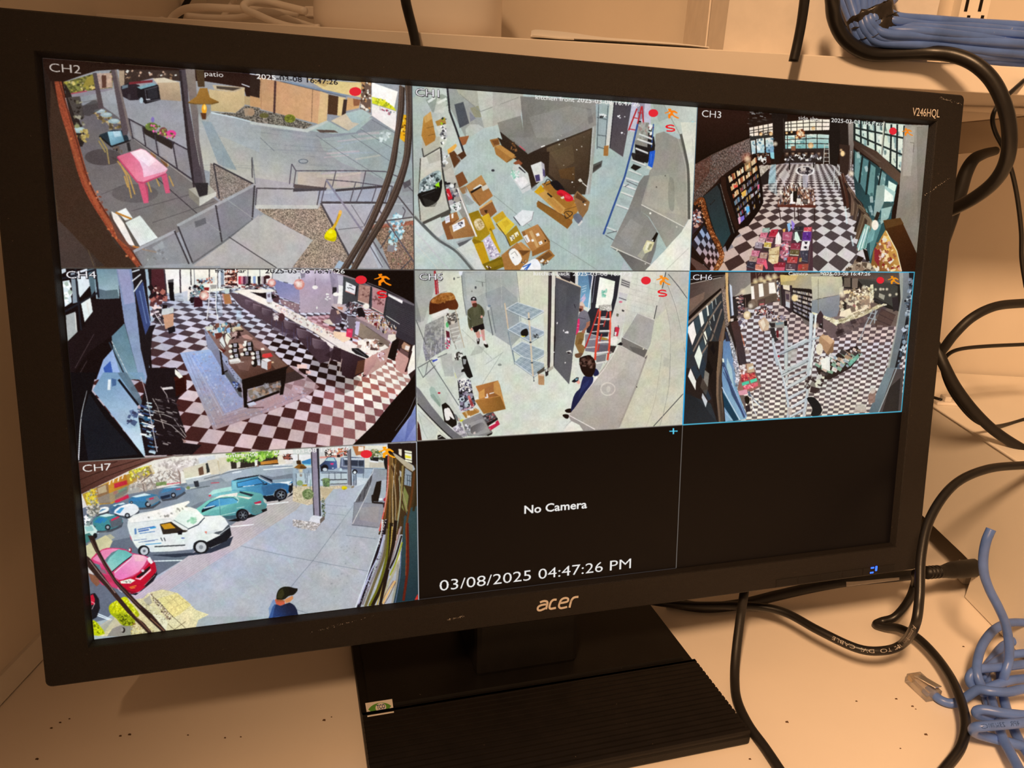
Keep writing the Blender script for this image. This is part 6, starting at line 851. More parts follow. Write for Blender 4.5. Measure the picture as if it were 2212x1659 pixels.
    P('5d7ca4>8ab0c8@820,0,1100,1200', '815,-20 930,-20 1010,330 1060,830 1220,1250 1200,1310 1090,1330 850,1350 790,600'); P('14202c', '930,0 990,200 1010,340 960,220'); P('2a3a58', '800,350 830,340 1000,800 1210,1240 1180,1290 960,900', .8); P('b8d4d4', '880,260 960,440 1000,780 930,620 870,400', .7); L('9aaee0', 14, '830,420 1000,800 1200,1270'); L('2a3460', 10, '815,500 970,840 1170,1290', '800,380 960,700'); P('f0f0e4', '795,270 825,280 830,340 800,330'); P('12384c', '800,830 900,1000 1080,1320 990,1340 830,1100'); L('dfeaf0', 10, '790,760 950,1060 1100,1320', sm=3); L('c8e0e8', 6, '840,1190 960,1320')
    L('a8a8ac', [60, 70, 50], '950,0 1020,300 1060,600 1080,820', sm=4, tex=.6); speck('990,330 1080,350 1090,800 1030,760', 'f4f4f8 6a6a78 c8c8d0 8a8a98', 60, (20, 50), 6, .8)
    P('8e6458', '1080,400 1210,360 1320,350 1360,480 1460,750 1310,830 1090,890 1060,780 1110,560'); P('c8a888', '1210,370 1320,350 1350,500 1230,520'); P('e4e0d8', '1250,420 1330,400 1340,440 1250,470'); P('b83a44', '1120,540 1220,520 1250,650 1130,660'); P('c84848', '1250,540 1345,515 1370,610 1270,640'); speck('1120,540 1340,510 1370,610 1130,660', 'e8806a f0a080 8a2430', 36, (16, 40), 4, .8); P('4ac49c', '1130,690 1250,650 1260,700 1140,740'); P('52d0a4', '1270,640 1380,605 1395,655 1285,695'); P('d86070', '1150,750 1270,710 1290,780 1170,820'); P('dc6470', '1290,710 1400,680 1410,740 1310,780'); speck('1150,740 1400,690 1410,750 1170,820', 'f4b0b0 a83a48', 26, (14, 36), 7, .8); P('d898a8', '1070,830 1220,800 1230,880 1090,910'); L('5a4a4c', 9, '1440,760 1500,1010', '1360,500 1470,750'); speck('1090,400 1210,380 1210,520 1100,540', 'd8d0cc 8a8080 f0e8e4', 24, (20, 60), 8)
    P('15110f', '1180,940 1220,915 1262,950 1255,1030 1220,1050 1180,1000', sm=3); P('6a5a54', '1090,900 1170,900 1200,1080 1270,1060 1280,1180 1200,1180 1130,1000'); P('2a2228', '1190,1090 1260,1060 1280,1170 1210,1190'); L('e8e8ec', 13, '1240,830 1400,1050 1550,1170', '1300,950 1320,1100 1380,1240', '1330,990 1500,1130'); L('6a7a8a', 9, '1230,850 1430,1060', '1420,980 1500,1020'); P('5a6474', '1230,840 1270,830 1290,930 1250,920')
def art_entrance():
    tile(0, 2, 'a7b2b8')
    V(640, 1130, 7.9); P('b4bccb>aeb2b8@-600,0,800,1200', '-4000,-1600 2200,-1600 2200,1600 -4000,1600')
    for i in range(60):
        random.seed(i); x = random.uniform(-2600, 1200); y = random.uniform(-800, 1200)
        L(random.choice(['bcd2ce', 'c6bedd', 'b4cfd4', 'c8c4cc', 'aebccc']), random.uniform(30, 90), [(x, y), (x+random.uniform(120, 420), y+random.uniform(80, 340))], al=.22)
    speck('300,700 1000,200 1100,1000 600,1300', '8a9098 a4a8ae', 60, (14, 34), 6, .5)
    L('7c8692', 8, '760,0 290,640 0,980 -340,1420', '-40,590 290,650 560,705 1230,825', '850,210 1370,275', '-1400,300 -40,590', '0,1480 240,1560'); 
    V(0, 820, 3.95)
    # car park
    P('77828f>646d7e@1500,900,1200,1500', '700,1000 2212,560 2900,600 2600,900 1200,1760 900,2050 700,2100'); P('8f9aa6>9fb0bc@800,1300,1800,800', '700,1250 1100,1100 1800,900 2212,780 2212,940 1700,1050 1100,1350 850,1400', .6)
    P('98a4b2', '1500,930 2212,700 2212,850 1700,1000', .6); P('d8d0a8', '730,1420 900,1330 960,1380 880,1560 740,1600'); P('c9c49c', '740,1400 940,1320 980,1350 820,1450', .6)
    L('f0f8fc', 9, '1310,1552 1690,1540', '1960,1250 2160,1238', '830,1310 910,1300', '800,2005 990,2075'); L('e8f4fa', 9, '820,1995 1000,2070')
    # background buildings and trees
    P('e8e4dc', '690,1000 1300,640 2212,600 2600,560 2600,760 2212,760 1600,880 1000,1000 700,1100'); P('4a2c24>6b443c@700,950,1200,700', '660,705 1830,640 1500,655 1310,690 1100,780 900,880 690,980'); L('2e1a16', 6, '680,940 900,830 1310,680', '670,860 900,770 1200,680', '670,790 1000,700')
    P('b8923c', '700,980 910,880 1290,730 1320,800 1100,900 960,1060 740,1080'); P('d8c03a', '720,980 800,930 830,1060 750,1100', .8, tex=.4); P('c89030>b47828@900,900,1100,900', '910,880 1070,810 1100,900 1090,960 960,1060 920,1000'); P('8a6a4a', '820,920 920,890 940,1060 840,1060'); P('c8c0a0', '830,930 900,900 910,960 840,980', .7); P('c02c3c', '970,890 1080,860 1085,895 975,930'); P('d83a30', '965,960 1000,945 1000,975 968,985'); P('2e9a58', '1010,950 1080,915 1085,945 1015,975'); P('c8284c', '975,1030 1090,975 1100,1010 985,1060'); L('f4ecd8', 10, '940,860 930,900', '970,850 962,880', '1015,835 1005,870', '1050,820 1040,850'); P('3a3a3c', '980,985 1080,930 1085,970 980,1020', .8)
    P('d4cc3a', '1100,780 1260,735 1280,800 1120,850', .8, tex=.4); speck('1100,780 1270,740 1280,820 1110,870', 'f0f060 a8a028 e8d850 fff8d0', 40, (10, 30), 4); speck('730,960 820,920 840,1080 760,1130', 'e8d840 b0b0a0 8a8a70 c8c8b8', 60, (10, 26), 7)
    P('8d8c88', '830,1010 960,960 1100,900 1310,870 1340,930 1100,980 950,1050 840,1060', .7); speck('1110,810 1500,680 1600,760 1500,870 1200,950 1110,930', 'b8a898 8a7c74 d8d0c8 6a605c e8e0d8 a09088', 260, (14, 50), 12, .7, None, (.15, .35)); L('8a7870', 12, '1540,900 1530,800 1500,720'); L('7a6c68', 9, '1230,960 1220,890', '1200,880 1290,810')
    P('f2f0e8', '1270,740 1830,640 1830,680 1300,800', .6); speck('1300,720 1650,650 1700,720 1500,780', 'f8f4f0 c8c0bc a8a09c e8e4e0', 120, (14, 44), 14, .7)
    P('d8d0bc>e4dccc@1700,700,1900,760', '1560,760 1850,690 1970,700 1970,760 1820,790 1580,860'); P('6a4c3c', '1690,760 1730,740 1740,810 1700,820'); P('2c3030', '1755,720 1780,705 1790,790 1765,800'); P('c8b89c', '1850,690 1970,700 1970,760 1860,790'); P('d8dce4', '1690,670 1830,645 1840,690 1700,720', .9)
    P('b8c0c8', '1580,860 1830,800 2212,740 2212,780 1830,850 1600,900'); L('f4f8fa', 10, '1580,850 1700,830 1830,795', '1990,800 2100,785'); L('6a727a', 7, '1740,850 2000,780 2212,740')
    P('6a8a48', '1330,880 1420,870 1420,900 1330,910', .8); L('c84858', 7, '1420,895 1540,880', '1800,885 1870,880'); P('2c3038', '1650,870 1690,865 1700,915 1665,920'); L('5a646c', 7, '1560,945 1790,910'); P('c4ccc8', '1570,930 1660,915 1680,925 1580,945'); El('7a8a5a', 1605, 925, 16, 14)
    V(400, 950, 7.9)
    P('dcd4c0', '560,320 800,270 790,500 600,600'); P('e0d8c4', '370,360 540,330 590,590 440,600'); P('2e2622', '770,360 1600,250 1600,420 1300,440 950,490 790,500'); P('c48438>b4702c@1300,400,1550,300', '1280,380 1570,340 1590,400 1290,430'); P('dcd4c4', '870,330 950,330 940,470 880,490'); P('e4dccc', '1570,280 1660,250 1720,400 1590,420'); P('cfc8bc', '1190,350 1240,340 1230,440 1190,460')
    speck('700,230 1600,190 1580,270 1290,360 950,400 720,350', '8ac040 6a9a34 a8d850 4a7a2a c8e080', 230, (24, 60), 9, .85); L('a87060', 14, '1240,420 1230,500', '1230,480 1290,600'); P('f0ece4', '1185,350 1220,350 1230,440 1190,450'); P('6a3a30', '1650,250 1870,240 1880,330 1680,340'); speck('1660,260 1870,250 1870,330 1700,330', 'e8e0d8 a05848 2a2020 f0f0f0', 30, (20, 50), 4)
    P('a9b4c0>96a4b4@800,560,1800,460', '560,620 900,540 1300,450 1900,410 1930,560 1500,640 1300,600 700,720'); L('eef4f6', 18, '800,570 960,545', '1330,515 1840,470', '1500,440 1860,430', al=.9)
    P('3a7ab8', '1990,380 2060,340 2150,330 2150,430 2020,420'); P('8ad0e8', '2010,430 2150,430 2150,450 2020,450'); P('f0f0ee', '1900,300 2150,260 2150,330 2050,340 1990,390 1890,400', .9); P('5ab4e0', '2010,395 2140,350 2140,410 2020,410')
    # paving on the right
    V(640, 1130, 7.9)
    P('c4b8c4>b8b4b0@-1500,300,-200,-300', '-3050,1420 -2200,820 -800,-180 -40,-700 260,-560 0,-220 -900,360 -2500,1350'); L('a49cac', 5, *[[(-2960+i*68, 1440-i*12), (-60+i*38, -690+i*22)] for i in range(11)], al=.6); L('dcd4d8', 5, *[[(-2930+i*68, 1440-i*12), (-30+i*38, -680+i*22)] for i in range(10)], al=.5)
    # parked cars
    V(0, 820, 3.95)
    def car(body, glass, roof, pts, win, roofp, wheels, dark):
        P('2a2e36', nums(pts)+(6, 22), .7); P(body, pts, sm=2); P(roof, roofp); P(glass, win)
        for x, y, r in wheels: El('1c1e24', x, y, r); El('a8b0b8', x, y, r*.55)
    car('4f6f8c', '3a6488', 'cfe4ec', '925,1110 960,1060 1060,1050 1110,1090 1090,1130 950,1150', '940,1110 1000,1070 1060,1070 960,1130', '960,1075 1050,1050 1070,1060 980,1085', [], '')
    car('e8ecea', '5a8ab0', 'f8f8f4', '815,1150 860,1095 920,1090 925,1120 880,1140', '830,1140 870,1105 910,1105', '850,1095 920,1090 900,1100', [], '')
    car('3d7aa0', '3a80b4', 'd4ecf2', '1095,1045 1130,1000 1230,975 1340,985 1368,1030 1300,1080 1150,1095', '1110,1040 1140,1010 1250,1000 1240,1040', '1120,1000 1230,972 1290,985 1160,1008', [(1262, 1066, 26), (1120, 1050, 12)], ''); P('7a8a96', '1240,1020 1340,990 1368,1030 1290,1075'); P('c83a5a', '1270,1015 1310,1005 1310,1020 1275,1030')
    car('5a7896', '4484b0', 'b8d8e4', '1350,975 1380,935 1480,910 1560,920 1580,950 1500,1000 1380,1020', '1370,970 1400,935 1480,925 1450,955', '1390,930 1480,905 1550,915 1470,925', [(1478, 988, 22)], ''); P('1e2c40', '1365,1000 1450,980 1450,1005 1380,1022'); L('d84858', 9, '1500,940 1540,935')
    car('3f8790', '2a78b0', 'c8e4e4', '790,1210 830,1170 900,1150 1010,1160 1045,1200 1030,1240 940,1280 820,1290', '800,1220 840,1180 890,1180 860,1230', '840,1165 910,1145 980,1158 900,1175', [(918, 1262, 24), (800, 1260, 12)], ''); P('58606a', '930,1200 1040,1180 1040,1240 950,1270'); P('d03050', '945,1195 1010,1165 1025,1175 950,1210'); P('2a80b8', '870,1180 920,1190 880,1230', .8)
    car('eceef0', '4a9ccc', 'f8faf8', '970,1140 1010,1090 1100,1060 1160,1070 1185,1110 1150,1150 1080,1170', '985,1135 1030,1095 1060,1095 1020,1145', '1020,1085 1100,1060 1150,1068 1090,1085', [(1085, 1162, 22)], '')
    P('d4e8e4', '690,1250 790,1240 830,1290 800,1350 720,1380'); P('3f7a78', '700,1330 760,1310 800,1350 730,1400'); El('14181c', 810, 1335, 18, 24); P('9ac8c8', '720,1260 780,1250 800,1290 740,1300'); speck('720,1180 790,1160 780,1240 730,1260', 'e8ece8 8a9a9a 3a4a50 fff', 30, (14, 40), 3); speck('740,1080 860,1060 840,1160 740,1160', 'b8b4a8 8a8678 d8d4c8 6a6a60', 50, (12, 36), 5)
    V(400, 950, 7.9)
    # blue pick-up
    P('10141c', '1330,960 1500,950 1600,1060 1860,930 1840,900 1700,1020 1400,1060 1340,1040'); P('5aa9c8>2f6a9c@900,850,1600,900', '790,700 1240,630 1470,745 1830,700 1840,850 1740,930 1720,870 1640,830 1540,860 1490,950 1340,960 1060,900 790,880'); P('345f88', '1300,800 1560,760 1740,760 1640,830 1540,860 1490,950 1340,955', .7); P('96d4de', '800,720 880,700 880,830 1050,850 800,860', .7); P('4aa4d8>3a84c0@900,700,1300,720', '880,740 1240,655 1345,745 1050,800 890,810'); L('12202c', 8, '880,740 1240,655 1345,745 1100,790 890,812 880,740'); L('f0f8f8', 10, '1250,640 1470,755', '980,805 1180,780'); P('1c2430', '1270,600 1500,690 1490,730 1450,710 1290,625'); P('8aa4b4', '1480,690 1830,660 1830,710 1500,745'); P('eaf4f8', '1470,745 1830,705 1760,760 1600,740'); P('141a24', '800,700 900,660 1270,600 1240,625 880,690'); P('6a8a98', '860,690 1240,620 1250,632 900,690', .8)
    P('aee0dc', '400,930 470,860 790,800 800,870 560,910 440,960'); P('78c4cc', '400,960 560,910 920,860 930,900 560,980', .9); P('d83a50', '398,950 440,935 440,965 400,975'); L('e0b0a0', 8, '1640,830 1720,860', al=.5); P('1a2230', '1310,770 1400,740 1400,770 1330,775'); P('14171c', '1780,760 1840,740 1840,850 1800,920 1760,880'); L('9ad0e0', 7, '1380,960 1500,940 1560,860'); El('0f1218', 1630, 940, 112, 100); El('5a6474', 1635, 945, 76, 72); El('12151a', 1635, 945, 62, 58)
    for a in range(5): x = 1635+58*math.cos(a*1.257); y = 945+56*math.sin(a*1.257); L('9aa4ac', 14, [(1635, 945), (x, y)])
    P('f0f4f4', '1740,760 1820,740 1810,780 1760,780', .8)
    # green saloon
    P('0e1216', '720,1390 1200,1250 1380,1180 1400,1210 1180,1310 900,1400'); P('79cabc>4f9098@700,950,900,1300', '165,1200 280,1120 480,990 880,930 1000,880 1290,920 1330,980 1385,1060 1370,1200 1200,1290 1110,1260 1060,1200 950,1190 880,1250 860,1320 620,1300 280,1290 180,1230', sm=2); P('a8dcd0', '480,1000 880,930 1000,980 620,1180 300,1240 280,1200', .35)
    P('3e88b8>62b4d8@400,1100,850,1000', '290,1190 420,1070 590,1000 820,990 905,1050 890,1080 600,1130 330,1200'); L('103040', 8, '290,1200 420,1070 590,1000 820,990 905,1050'); L('88c4c4', 10, '575,1010 590,1140'); L('eaf4ee', 11, '850,960 915,1030 890,1080', al=.9); P('101820', '280,1200 560,1120 480,1160 280,1250'); L('f0f4f0', 14, '310,1170 500,1130'); P('f4f2e8', '480,1010 600,950 900,905 880,970 700,970'); P('eeeade', '890,960 1140,990 1080,1020 900,975'); P('23303c', '930,880 1170,940 1130,970 930,910'); P('e8f0ec', '1060,990 1150,980 1110,1010', .8); P('c02244', '1165,1080 1290,1045 1300,1080 1200,1100'); P('e8eeea', '1180,1100 1300,1090 1280,1115 1210,1115'); P('b8c4bc', '1330,990 1390,1040 1380,1100 1340,1060'); P('5a7a74', '1140,1110 1360,1110 1370,1200 1200,1280 1130,1240', .55); L('dff4ec', 8, '600,1300 860,1240', '880,1170 1010,1150'); L('3c7078', 6, '590,1140 600,1300'); P('3a5c68', '640,1310 860,1290 870,1350 720,1360'); El('0c0e12', 975, 1285, 110, 102); El('3a3e48', 985, 1290, 80, 80); El('161a20', 985, 1290, 64, 64)
    for a in range(6): x = 985+60*math.cos(a*1.047); y = 1290+60*math.sin(a*1.047); L('8a929a', 12, [(985, 1290), (x, y)])
    P('12161a', '1300,1200 1400,1170 1380,1220 1320,1240'); L('f4fafc', 18, '770,1490 1170,1450', '1390,1110 1760,1065')
    V(0, 820, 3.95)
    # white van
    P('2b3344', '1280,1500 1650,1480 1990,1340 1960,1420 1800,1480 1500,1520'); P('eef1ec>dfe6e8@1500,1100,1500,1450', '1085,1250 1110,1180 1200,1140 1540,1085 1680,1110 1740,1170 1880,1160 1940,1220 1970,1290 1950,1360 1800,1440 1770,1420 1700,1380 1650,1400 1640,1450 1290,1475 1270,1440 1210,1420 1180,1450 1130,1380', sm=2); P('fbfaf4', '1085,1190 1350,1110 1610,1035 1620,1050 1580,1080 1600,1100 1500,1170 1350,1190 1120,1230'); P('f7f7f0', '1540,1090 1700,1130 1740,1180 1600,1270 1480,1200', .9); P('e3efe9>f4f6f0@1550,1200,1700,1120', '1480,1200 1560,1110 1690,1130 1735,1185 1610,1275'); speck('1590,1190 1680,1180 1670,1230 1600,1230', '8ac0a0 a8d8b8', 22, (12, 34), 6, .7); L('2a3440', 8, '1600,1280 1690,1240 1745,1180'); L('5a6a70', 5, '1480,1200 1600,1270'); L('c8d0d0', 4, '1120,1225 1450,1190 1480,1210'); speck('1110,1190 1500,1090 1600,1060 1580,1150 1300,1190', 'd8d8d0 8a8a84 fff', 24, (10, 26), 8, .8)
    P('2e2620', '1362,1235 1460,1215 1560,1285 1605,1290 1580,1305 1390,1322'); P('c89020', '1370,1240 1450,1225 1500,1270 1400,1280'); P('17151a', '1510,1300 1560,1285 1550,1325 1520,1325'); L('3a3e44', 10, '1318,1428 1580,1415'); L('4a4e54', 8, '1370,1350 1385,1380', '1398,1350 1410,1380')
    P('12161e', '1750,1395 1880,1330 1960,1250 1975,1330 1930,1380 1790,1440'); P('3a424c', '1810,1310 1900,1290 1950,1235 1960,1260 1890,1330', .9); L('c8d0d4', 6, '1860,1330 1960,1260'); P('d4dce0', '1745,1310 1840,1280 1870,1285 1830,1310 1760,1325'); P('e08070', '1742,1300 1765,1295 1762,1320')
    El('16191e', 1715, 1430, 68, 58); El('c4c8cc', 1715, 1432, 46, 44); El('8a9096', 1715, 1432, 18, 18); El('16191e', 1225, 1462, 50, 46); El('c0c4c8', 1230, 1465, 34, 34); El('6a7076', 1230, 1465, 12)
    P('d84868', '1105,1320 1118,1350 1125,1380 1112,1360', .9); El('5a6ab0', 1560, 1355, 16, 5)
    P('3c6cb0', '1145,1275 1160,1270 1165,1320 1148,1325', .8); L('4a70b4', 9, '1175,1282 1320,1255'); L('4a70b4', 12, '1180,1298 1270,1282'); L('38a0d8', 12, '1280,1272 1330,1262'); L('6a90c0', 7, '1190,1316 1320,1298'); L('5a70a4', 4, '1140,1375 1250,1362', '1180,1392 1350,1365', '1220,1385 1320,1378'); L('3a90c8', 6, '1240,1410 1375,1398')
    V(640, 940, 7.9)
    P('cfc0a6', '-60,880 240,880 880,860 880,900 600,930 400,1150 200,1200 -60,1130', tex=.15); P('c8b494', '400,900 640,920 470,1130 430,1000'); speck('-50,1000 110,1000 120,1120 -50,1110', 'e0d0b8 b0a08a', 24, (16, 40), 4)
    P('9fb4c4', '-60,540 1560,560 1560,860 1030,760 900,840 -60,860', .8); P('c8d8dc', '0,650 870,660 870,830 420,850 0,830', .7); P('e8ecec', '1040,720 1230,740 1180,830 1020,880', .5)
    P('cfd4d0', '-60,220 1600,170 1600,560 -60,560'); P('3a3230', '480,250 870,220 870,350 500,380'); P('d89848', '700,250 860,220 860,300 720,310', .9); P('e4d8c8', '620,240 720,220 720,340 640,350'); P('e08878', '400,370 760,340 760,380 400,400', .7); P('b07040', '960,190 1170,190 1160,330 1020,350'); P('f4e8d8', '1060,200 1150,200 1150,270 1060,280'); P('e8e4d4', '1170,180 1560,180 1560,240 1170,230'); P('8a9060', '1300,240 1380,240 1370,370 1310,360'); P('dcd8cc', '1160,230 1260,230 1240,560 1170,560'); P('c8c0b0', '1250,460 1560,470 1560,560 1250,560'); P('1a1a1c', '1260,380 1410,380 1400,450 1270,440'); P('e4e4e8', '1260,430 1400,450 1400,480 1250,460'); P('141416', '1490,370 1570,350 1570,590 1520,580 1500,500')
    speck('500,260 860,230 860,350 520,370', 'e8d8c8 2a2020 c86a58 a8a0a0 f0f0f0', 60, (20, 60), 8); speck('1270,250 1480,250 1470,430 1280,400', '5a6a40 a8a880 3a3a30 d8d4c0', 46, (20, 60), 9)
    # suv and camper behind the fence
    P('f0f0f0', '-60,340 250,330 250,400 120,440 -60,440', .9); P('3a80b4', '95,450 250,400 250,500 100,490'); P('8ad0dc', '100,490 250,500 250,520 110,515')
    P('2c3a54>4a6498@450,500,650,450', '400,520 480,450 530,380 650,380 690,450 700,560 640,590 540,590 420,600'); P('a8d0d8', '490,440 540,390 640,385 670,450'); P('1c2230', '410,540 440,530 530,560 540,610 420,620'); El('101218', 490, 560, 56, 56); El('c8d4dc', 490, 590, 40, 30); P('e83a78', '580,480 640,480 630,510 590,510'); P('e8f0f4', '600,560 640,560 630,580')
    P('49566e>5d6a82@900,400,900,600', '760,390 900,370 1160,390 1165,560 1160,660 1050,660 1030,600 960,590 740,590 750,480'); P('d8e0e4', '800,390 1160,395 1160,430 820,425', .9); P('2c3444', '820,430 1150,440 1150,530 1065,530 830,510'); L('8a98a8', 8, '1058,430 1058,540', '930,440 930,520'); L('c8d0d8', 9, '770,530 1160,560'); El('12141a', 1000, 630, 44, 44); El('d8e4e8', 1000, 640, 26, 26); El('c8e4ec', 760, 590, 22, 26); P('8a98b0', '770,380 800,380 800,520 770,540')
    L('3a4250', 8, '410,620 870,640', '430,650 870,650', '560,640 560,760', '660,640 660,770', '765,640 765,770', '150,650 160,820', '185,640 185,850', '0,660 0,900'); L('3a3c44', 16, '420,770 870,760'); L('4a4c50', 12, '580,840 870,830'); L('2c3444', 13, '1020,680 1020,860', '985,690 985,860'); L('5a6674', 10, '940,550 1200,570 1560,590', '1150,560 1145,740'); L('b8d0d8', 12, '1330,720 1560,730', '1410,640 1560,650', al=.9); L('4a5460', 7, '0,580 130,600', '215,600 215,700')
    # pendant lamp, columns
    L('3a2a1c', 9, '35,330 35,440'); P('3a2614', '0,440 70,430 90,500 10,500'); P('8a5a20', '-40,560 40,500 120,500 180,560 60,580'); P('5a3a18', '70,520 180,550 160,575 60,580'); P('c8c0b0', '30,580 120,580 110,650 50,660', .8); El('8a7868', 80, 690, 22, 24, al=.8); P('e8d8a0', '60,590 100,590 95,630 65,630', .8)
    P('8a8090>968ea0@250,800,380,800', '248,230 365,230 385,1000 400,1420 300,1420 285,900'); P('26262c', '350,230 385,230 420,1380 395,1400 370,700'); P('2c2a30', '248,230 262,230 310,1410 295,1410'); P('e0e0e8', '250,1400 300,1370 470,1400 410,1460 410,1520 200,1500'); P('6c6058', '405,1440 485,1370 488,1440 410,1515'); P('cfcfd8', '200,1480 400,1500 300,1560 160,1560', .9)
    P('77747a', '872,240 925,240 940,860 880,850'); P('35343a', '920,240 935,240 950,860 935,860'); P('a8aaa4', '820,870 940,860 1000,880 940,910 830,900'); P('8a7a68', '940,880 990,860 985,900 945,910')
    El('6e8052', 200, 1010, 96, 90); speck('110,960 280,950 290,1080 140,1100', '8a9a6a 5a6a44 a0ac80', 60, (16, 44), 5, .8); El('7a9058', 510, 760, 70, 24); P('6a7a5c', '445,760 575,760 570,880 460,880'); speck('450,760 570,760 560,880 470,880', '8aa86a 4a5a44 6a8a5a', 44, (16, 44), 6, .8); El('8aa070', 60, 820, 54, 46); P('b4901c', '100,850 180,845 190,870 110,875'); P('e4d410', '778,890 810,872 860,885 868,915 820,935 780,925', sm=3); P('a89c10', '785,920 860,915 820,938'); L('3a6a50', 13, '245,760 235,960', al=.5)
    speck('440,1080 480,1080 500,1380 440,1390', '3a4a34 6a7a5a 8a8a70', 40, (12, 34), 7)
    P('b8b4b4', '-60,1440 250,1480 420,1520 320,1640 -60,1560', tex=.3); speck('-50,1450 400,1520 310,1640 -50,1560', 'f0ecec 8a8480 c8c0b8 a09890', 130, (14, 34), 9, .8)
    L('8a94a0', 7, '970,1210 845,1380 640,1680', '480,1190 860,1220', '540,1340 830,1370')
    # ramp with glass fence
    P('949aa4>8a8e96@1100,1000,1400,1400', '1320,570 1560,600 1560,1200 1480,1580 950,1540 990,1150 1220,800'); P('b4bcc4', '1390,790 1560,760 1540,1100 1400,1140', .8); P('17120f', '1370,800 1455,780 1440,960 1400,1140 1300,1130 1310,1020 1340,900'); P('1c1614', '1285,1030 1320,1010 1320,1140 1480,1150 1480,1190 1290,1160'); El('e8eef0', 1440, 1095, 34, 20); P('a02838', '1490,1090 1530,1060 1530,1150 1490,1120'); P('2a2428', '1480,1160 1515,1150 1510,1240 1485,1240')
    P('5c5a5e', '1310,590 1290,780 1230,930 1160,1140 1000,1150 1080,1020 1200,820 1290,640', .95); L('2a2a2e', 10, '1230,800 1200,920', '1180,890 1150,1100', '1100,1010 1070,1130', '1280,700 1260,850'); L('c8d0d4', 15, '1320,575 1300,650 1100,950 1000,1140'); P('8a8a92>94929a@1050,1300,1400,1300', '990,1145 1470,1180 1440,1500 1400,1580 960,1520', .95); P('a49c98', '1080,1240 1420,1220 1390,1500 1080,1450', .5); L('6a6c74', 8, '990,1150 960,1530', '990,1150 1470,1180'); L('d0ccc8', [7, 14], '1270,880 1160,1120 960,1520'); L('6a6e78', 14, '950,1535 1400,1585')
    # bamboo screen and beam at the right edge
    P('1c1210', '1560,150 2070,130 2090,700 2000,520 1690,320 1570,360'); P('3c2c18', '1560,300 1700,340 1960,560 1990,620 2060,560 2080,1100 2090,1700 1400,1700 1470,1500 1530,1100'); P('b4a890', '1640,290 1700,330 1990,520 1990,630 1880,560 1690,380'); P('e4d8c4', '1745,240 1800,240 1800,370 1750,330'); P('f4f0d8', '1850,260 1975,280 1975,480 1860,440'); P('e8d840', '1860,340 1960,370 1960,400 1860,390'); L('1c1412', 9, '1850,300 1980,320', '1850,410 1975,440'); P('94a4b4', '1860,560 1970,640 1960,880 1840,850', .9); L('2a3440', 8, '1880,680 1970,700', '1890,770 1960,790', '1900,690 1895,860', '1940,700 1935,870'); P('c8ccd0', '1760,600 1830,650 1830,760 1770,700', .8); P('7c8448', '1840,860 1920,1040 1880,1350 1800,1240', .9)
    V(640, 1130, 7.9); P('2c4448>16303a@1950,200,1980,1200', '1930,-250 2090,-300 2090,1330 1640,1380 1780,700 1840,-100'); P('c83028', '2075,1210 2085,1310 2020,1318')
    V(640, 940, 7.9)
    for i, (a, c, w) in enumerate((('1575,320 1570,900 1500,1500 1440,1800', '8a4a20', 22), ('1600,340 1600,900 1590,1500 1550,1800', '7a5a30', 34), ('1640,360 1640,800 1650,1400 1640,1800', '8c6c3c', 30), ('1625,520 1740,880 1880,1380', '3a2014', 18), ('1650,480 1780,850 1900,1300', 'a08a68', 12), ('1700,400 1690,900 1720,1500 1690,1800', '6a4c24', 30), ('1740,480 1730,1000 1790,1600', '4a3018', 26), ('1820,520 1800,900 1740,1400 1660,1800', '8a7848', 34), ('1690,500 1640,1100 1660,1700', 'c8b89c', 9), ('2020,620 1960,1100 1880,1560 1890,1800', '5a3418', 36), ('2050,500 2050,1000 2000,1300', '2c2414', 40), ('1760,700 1770,1200 1700,1700', '9aa088', 16), ('1660,700 1700,1100 1690,1500', 'd0c4b0', 8))): L(c, w, a, sm=5)
    L('d85a50', [12, 20, 24], '1570,300 1560,800 1530,1100 1500,1300 1420,1640', sm=5); L('e8c8b8', 9, '1580,520 1565,860 1540,1080 1500,1320', sm=5)
    V(640, 1130, 7.9)
    for a, c, w in (('1470,-60 1440,220 1250,800 1010,1450', 'd4dce4', 24), ('1530,-60 1480,220 1300,760 1060,1450', '14101a', 56), ('1500,200 1400,560 1270,840 1130,1190 1060,1400', 'b8b8d4', 26), ('1520,300 1440,640 1250,1080 1130,1400', '8a8088', 36), ('1560,100 1500,560 1340,1000 1180,1430', '6c6040', 46), ('1600,0 1540,600 1400,1100 1250,1420', '6a6818', 44), ('1625,0 1590,600 1470,1050 1300,1420', '1c140c', 56), ('1640,60 1600,520 1500,1000 1380,1400', 'b49c50', 22), ('1700,-40 1650,400 1540,900 1440,1400', '1a100c', 60), ('1790,60 1690,420 1590,800', '8e8484', 34), ('1760,100 1670,480', 'd8a89c', 9), ('1800,220 1700,560 1600,780', '141010', 26), ('1810,330 1700,680 1600,900', '9aa030', 26), ('1790,480 1690,780 1590,960', 'e4dcc4', 24), ('1760,640 1640,900 1560,1060 1480,1380', 'b0a88c', 40), ('1740,700 1720,960 1640,1370', '9c988c', 40), ('1690,990 1580,1180 1480,1380', 'e0b068', 26), ('1660,990 1560,1150 1490,1290', '8a4c20', 8), ('1700,1010 1590,1240 1500,1390', '5c3418', 8), ('1790,480 1770,900 1690,1370', '5a6a88', 16), ('1900,0 1905,400 1900,800 1830,1330', '5a1a10', 44), ('1880,0 1880,400 1870,900', '8a3c1c', 14)): L(c, w, a, sm=6)
    speck('1480,-50 1540,-60 1450,300 1400,420', 'c8b8b0 2a1c20 e8e0dc', 60, (8, 22), 4); speck('1420,500 1470,520 1200,1200 1100,1420 1050,1420 1300,800', 'c8d0e8 3a3040 8a88a0', 90, (8, 24), 5, .8)
    # person walking out of frame
    V(560, 1239, 3.95)
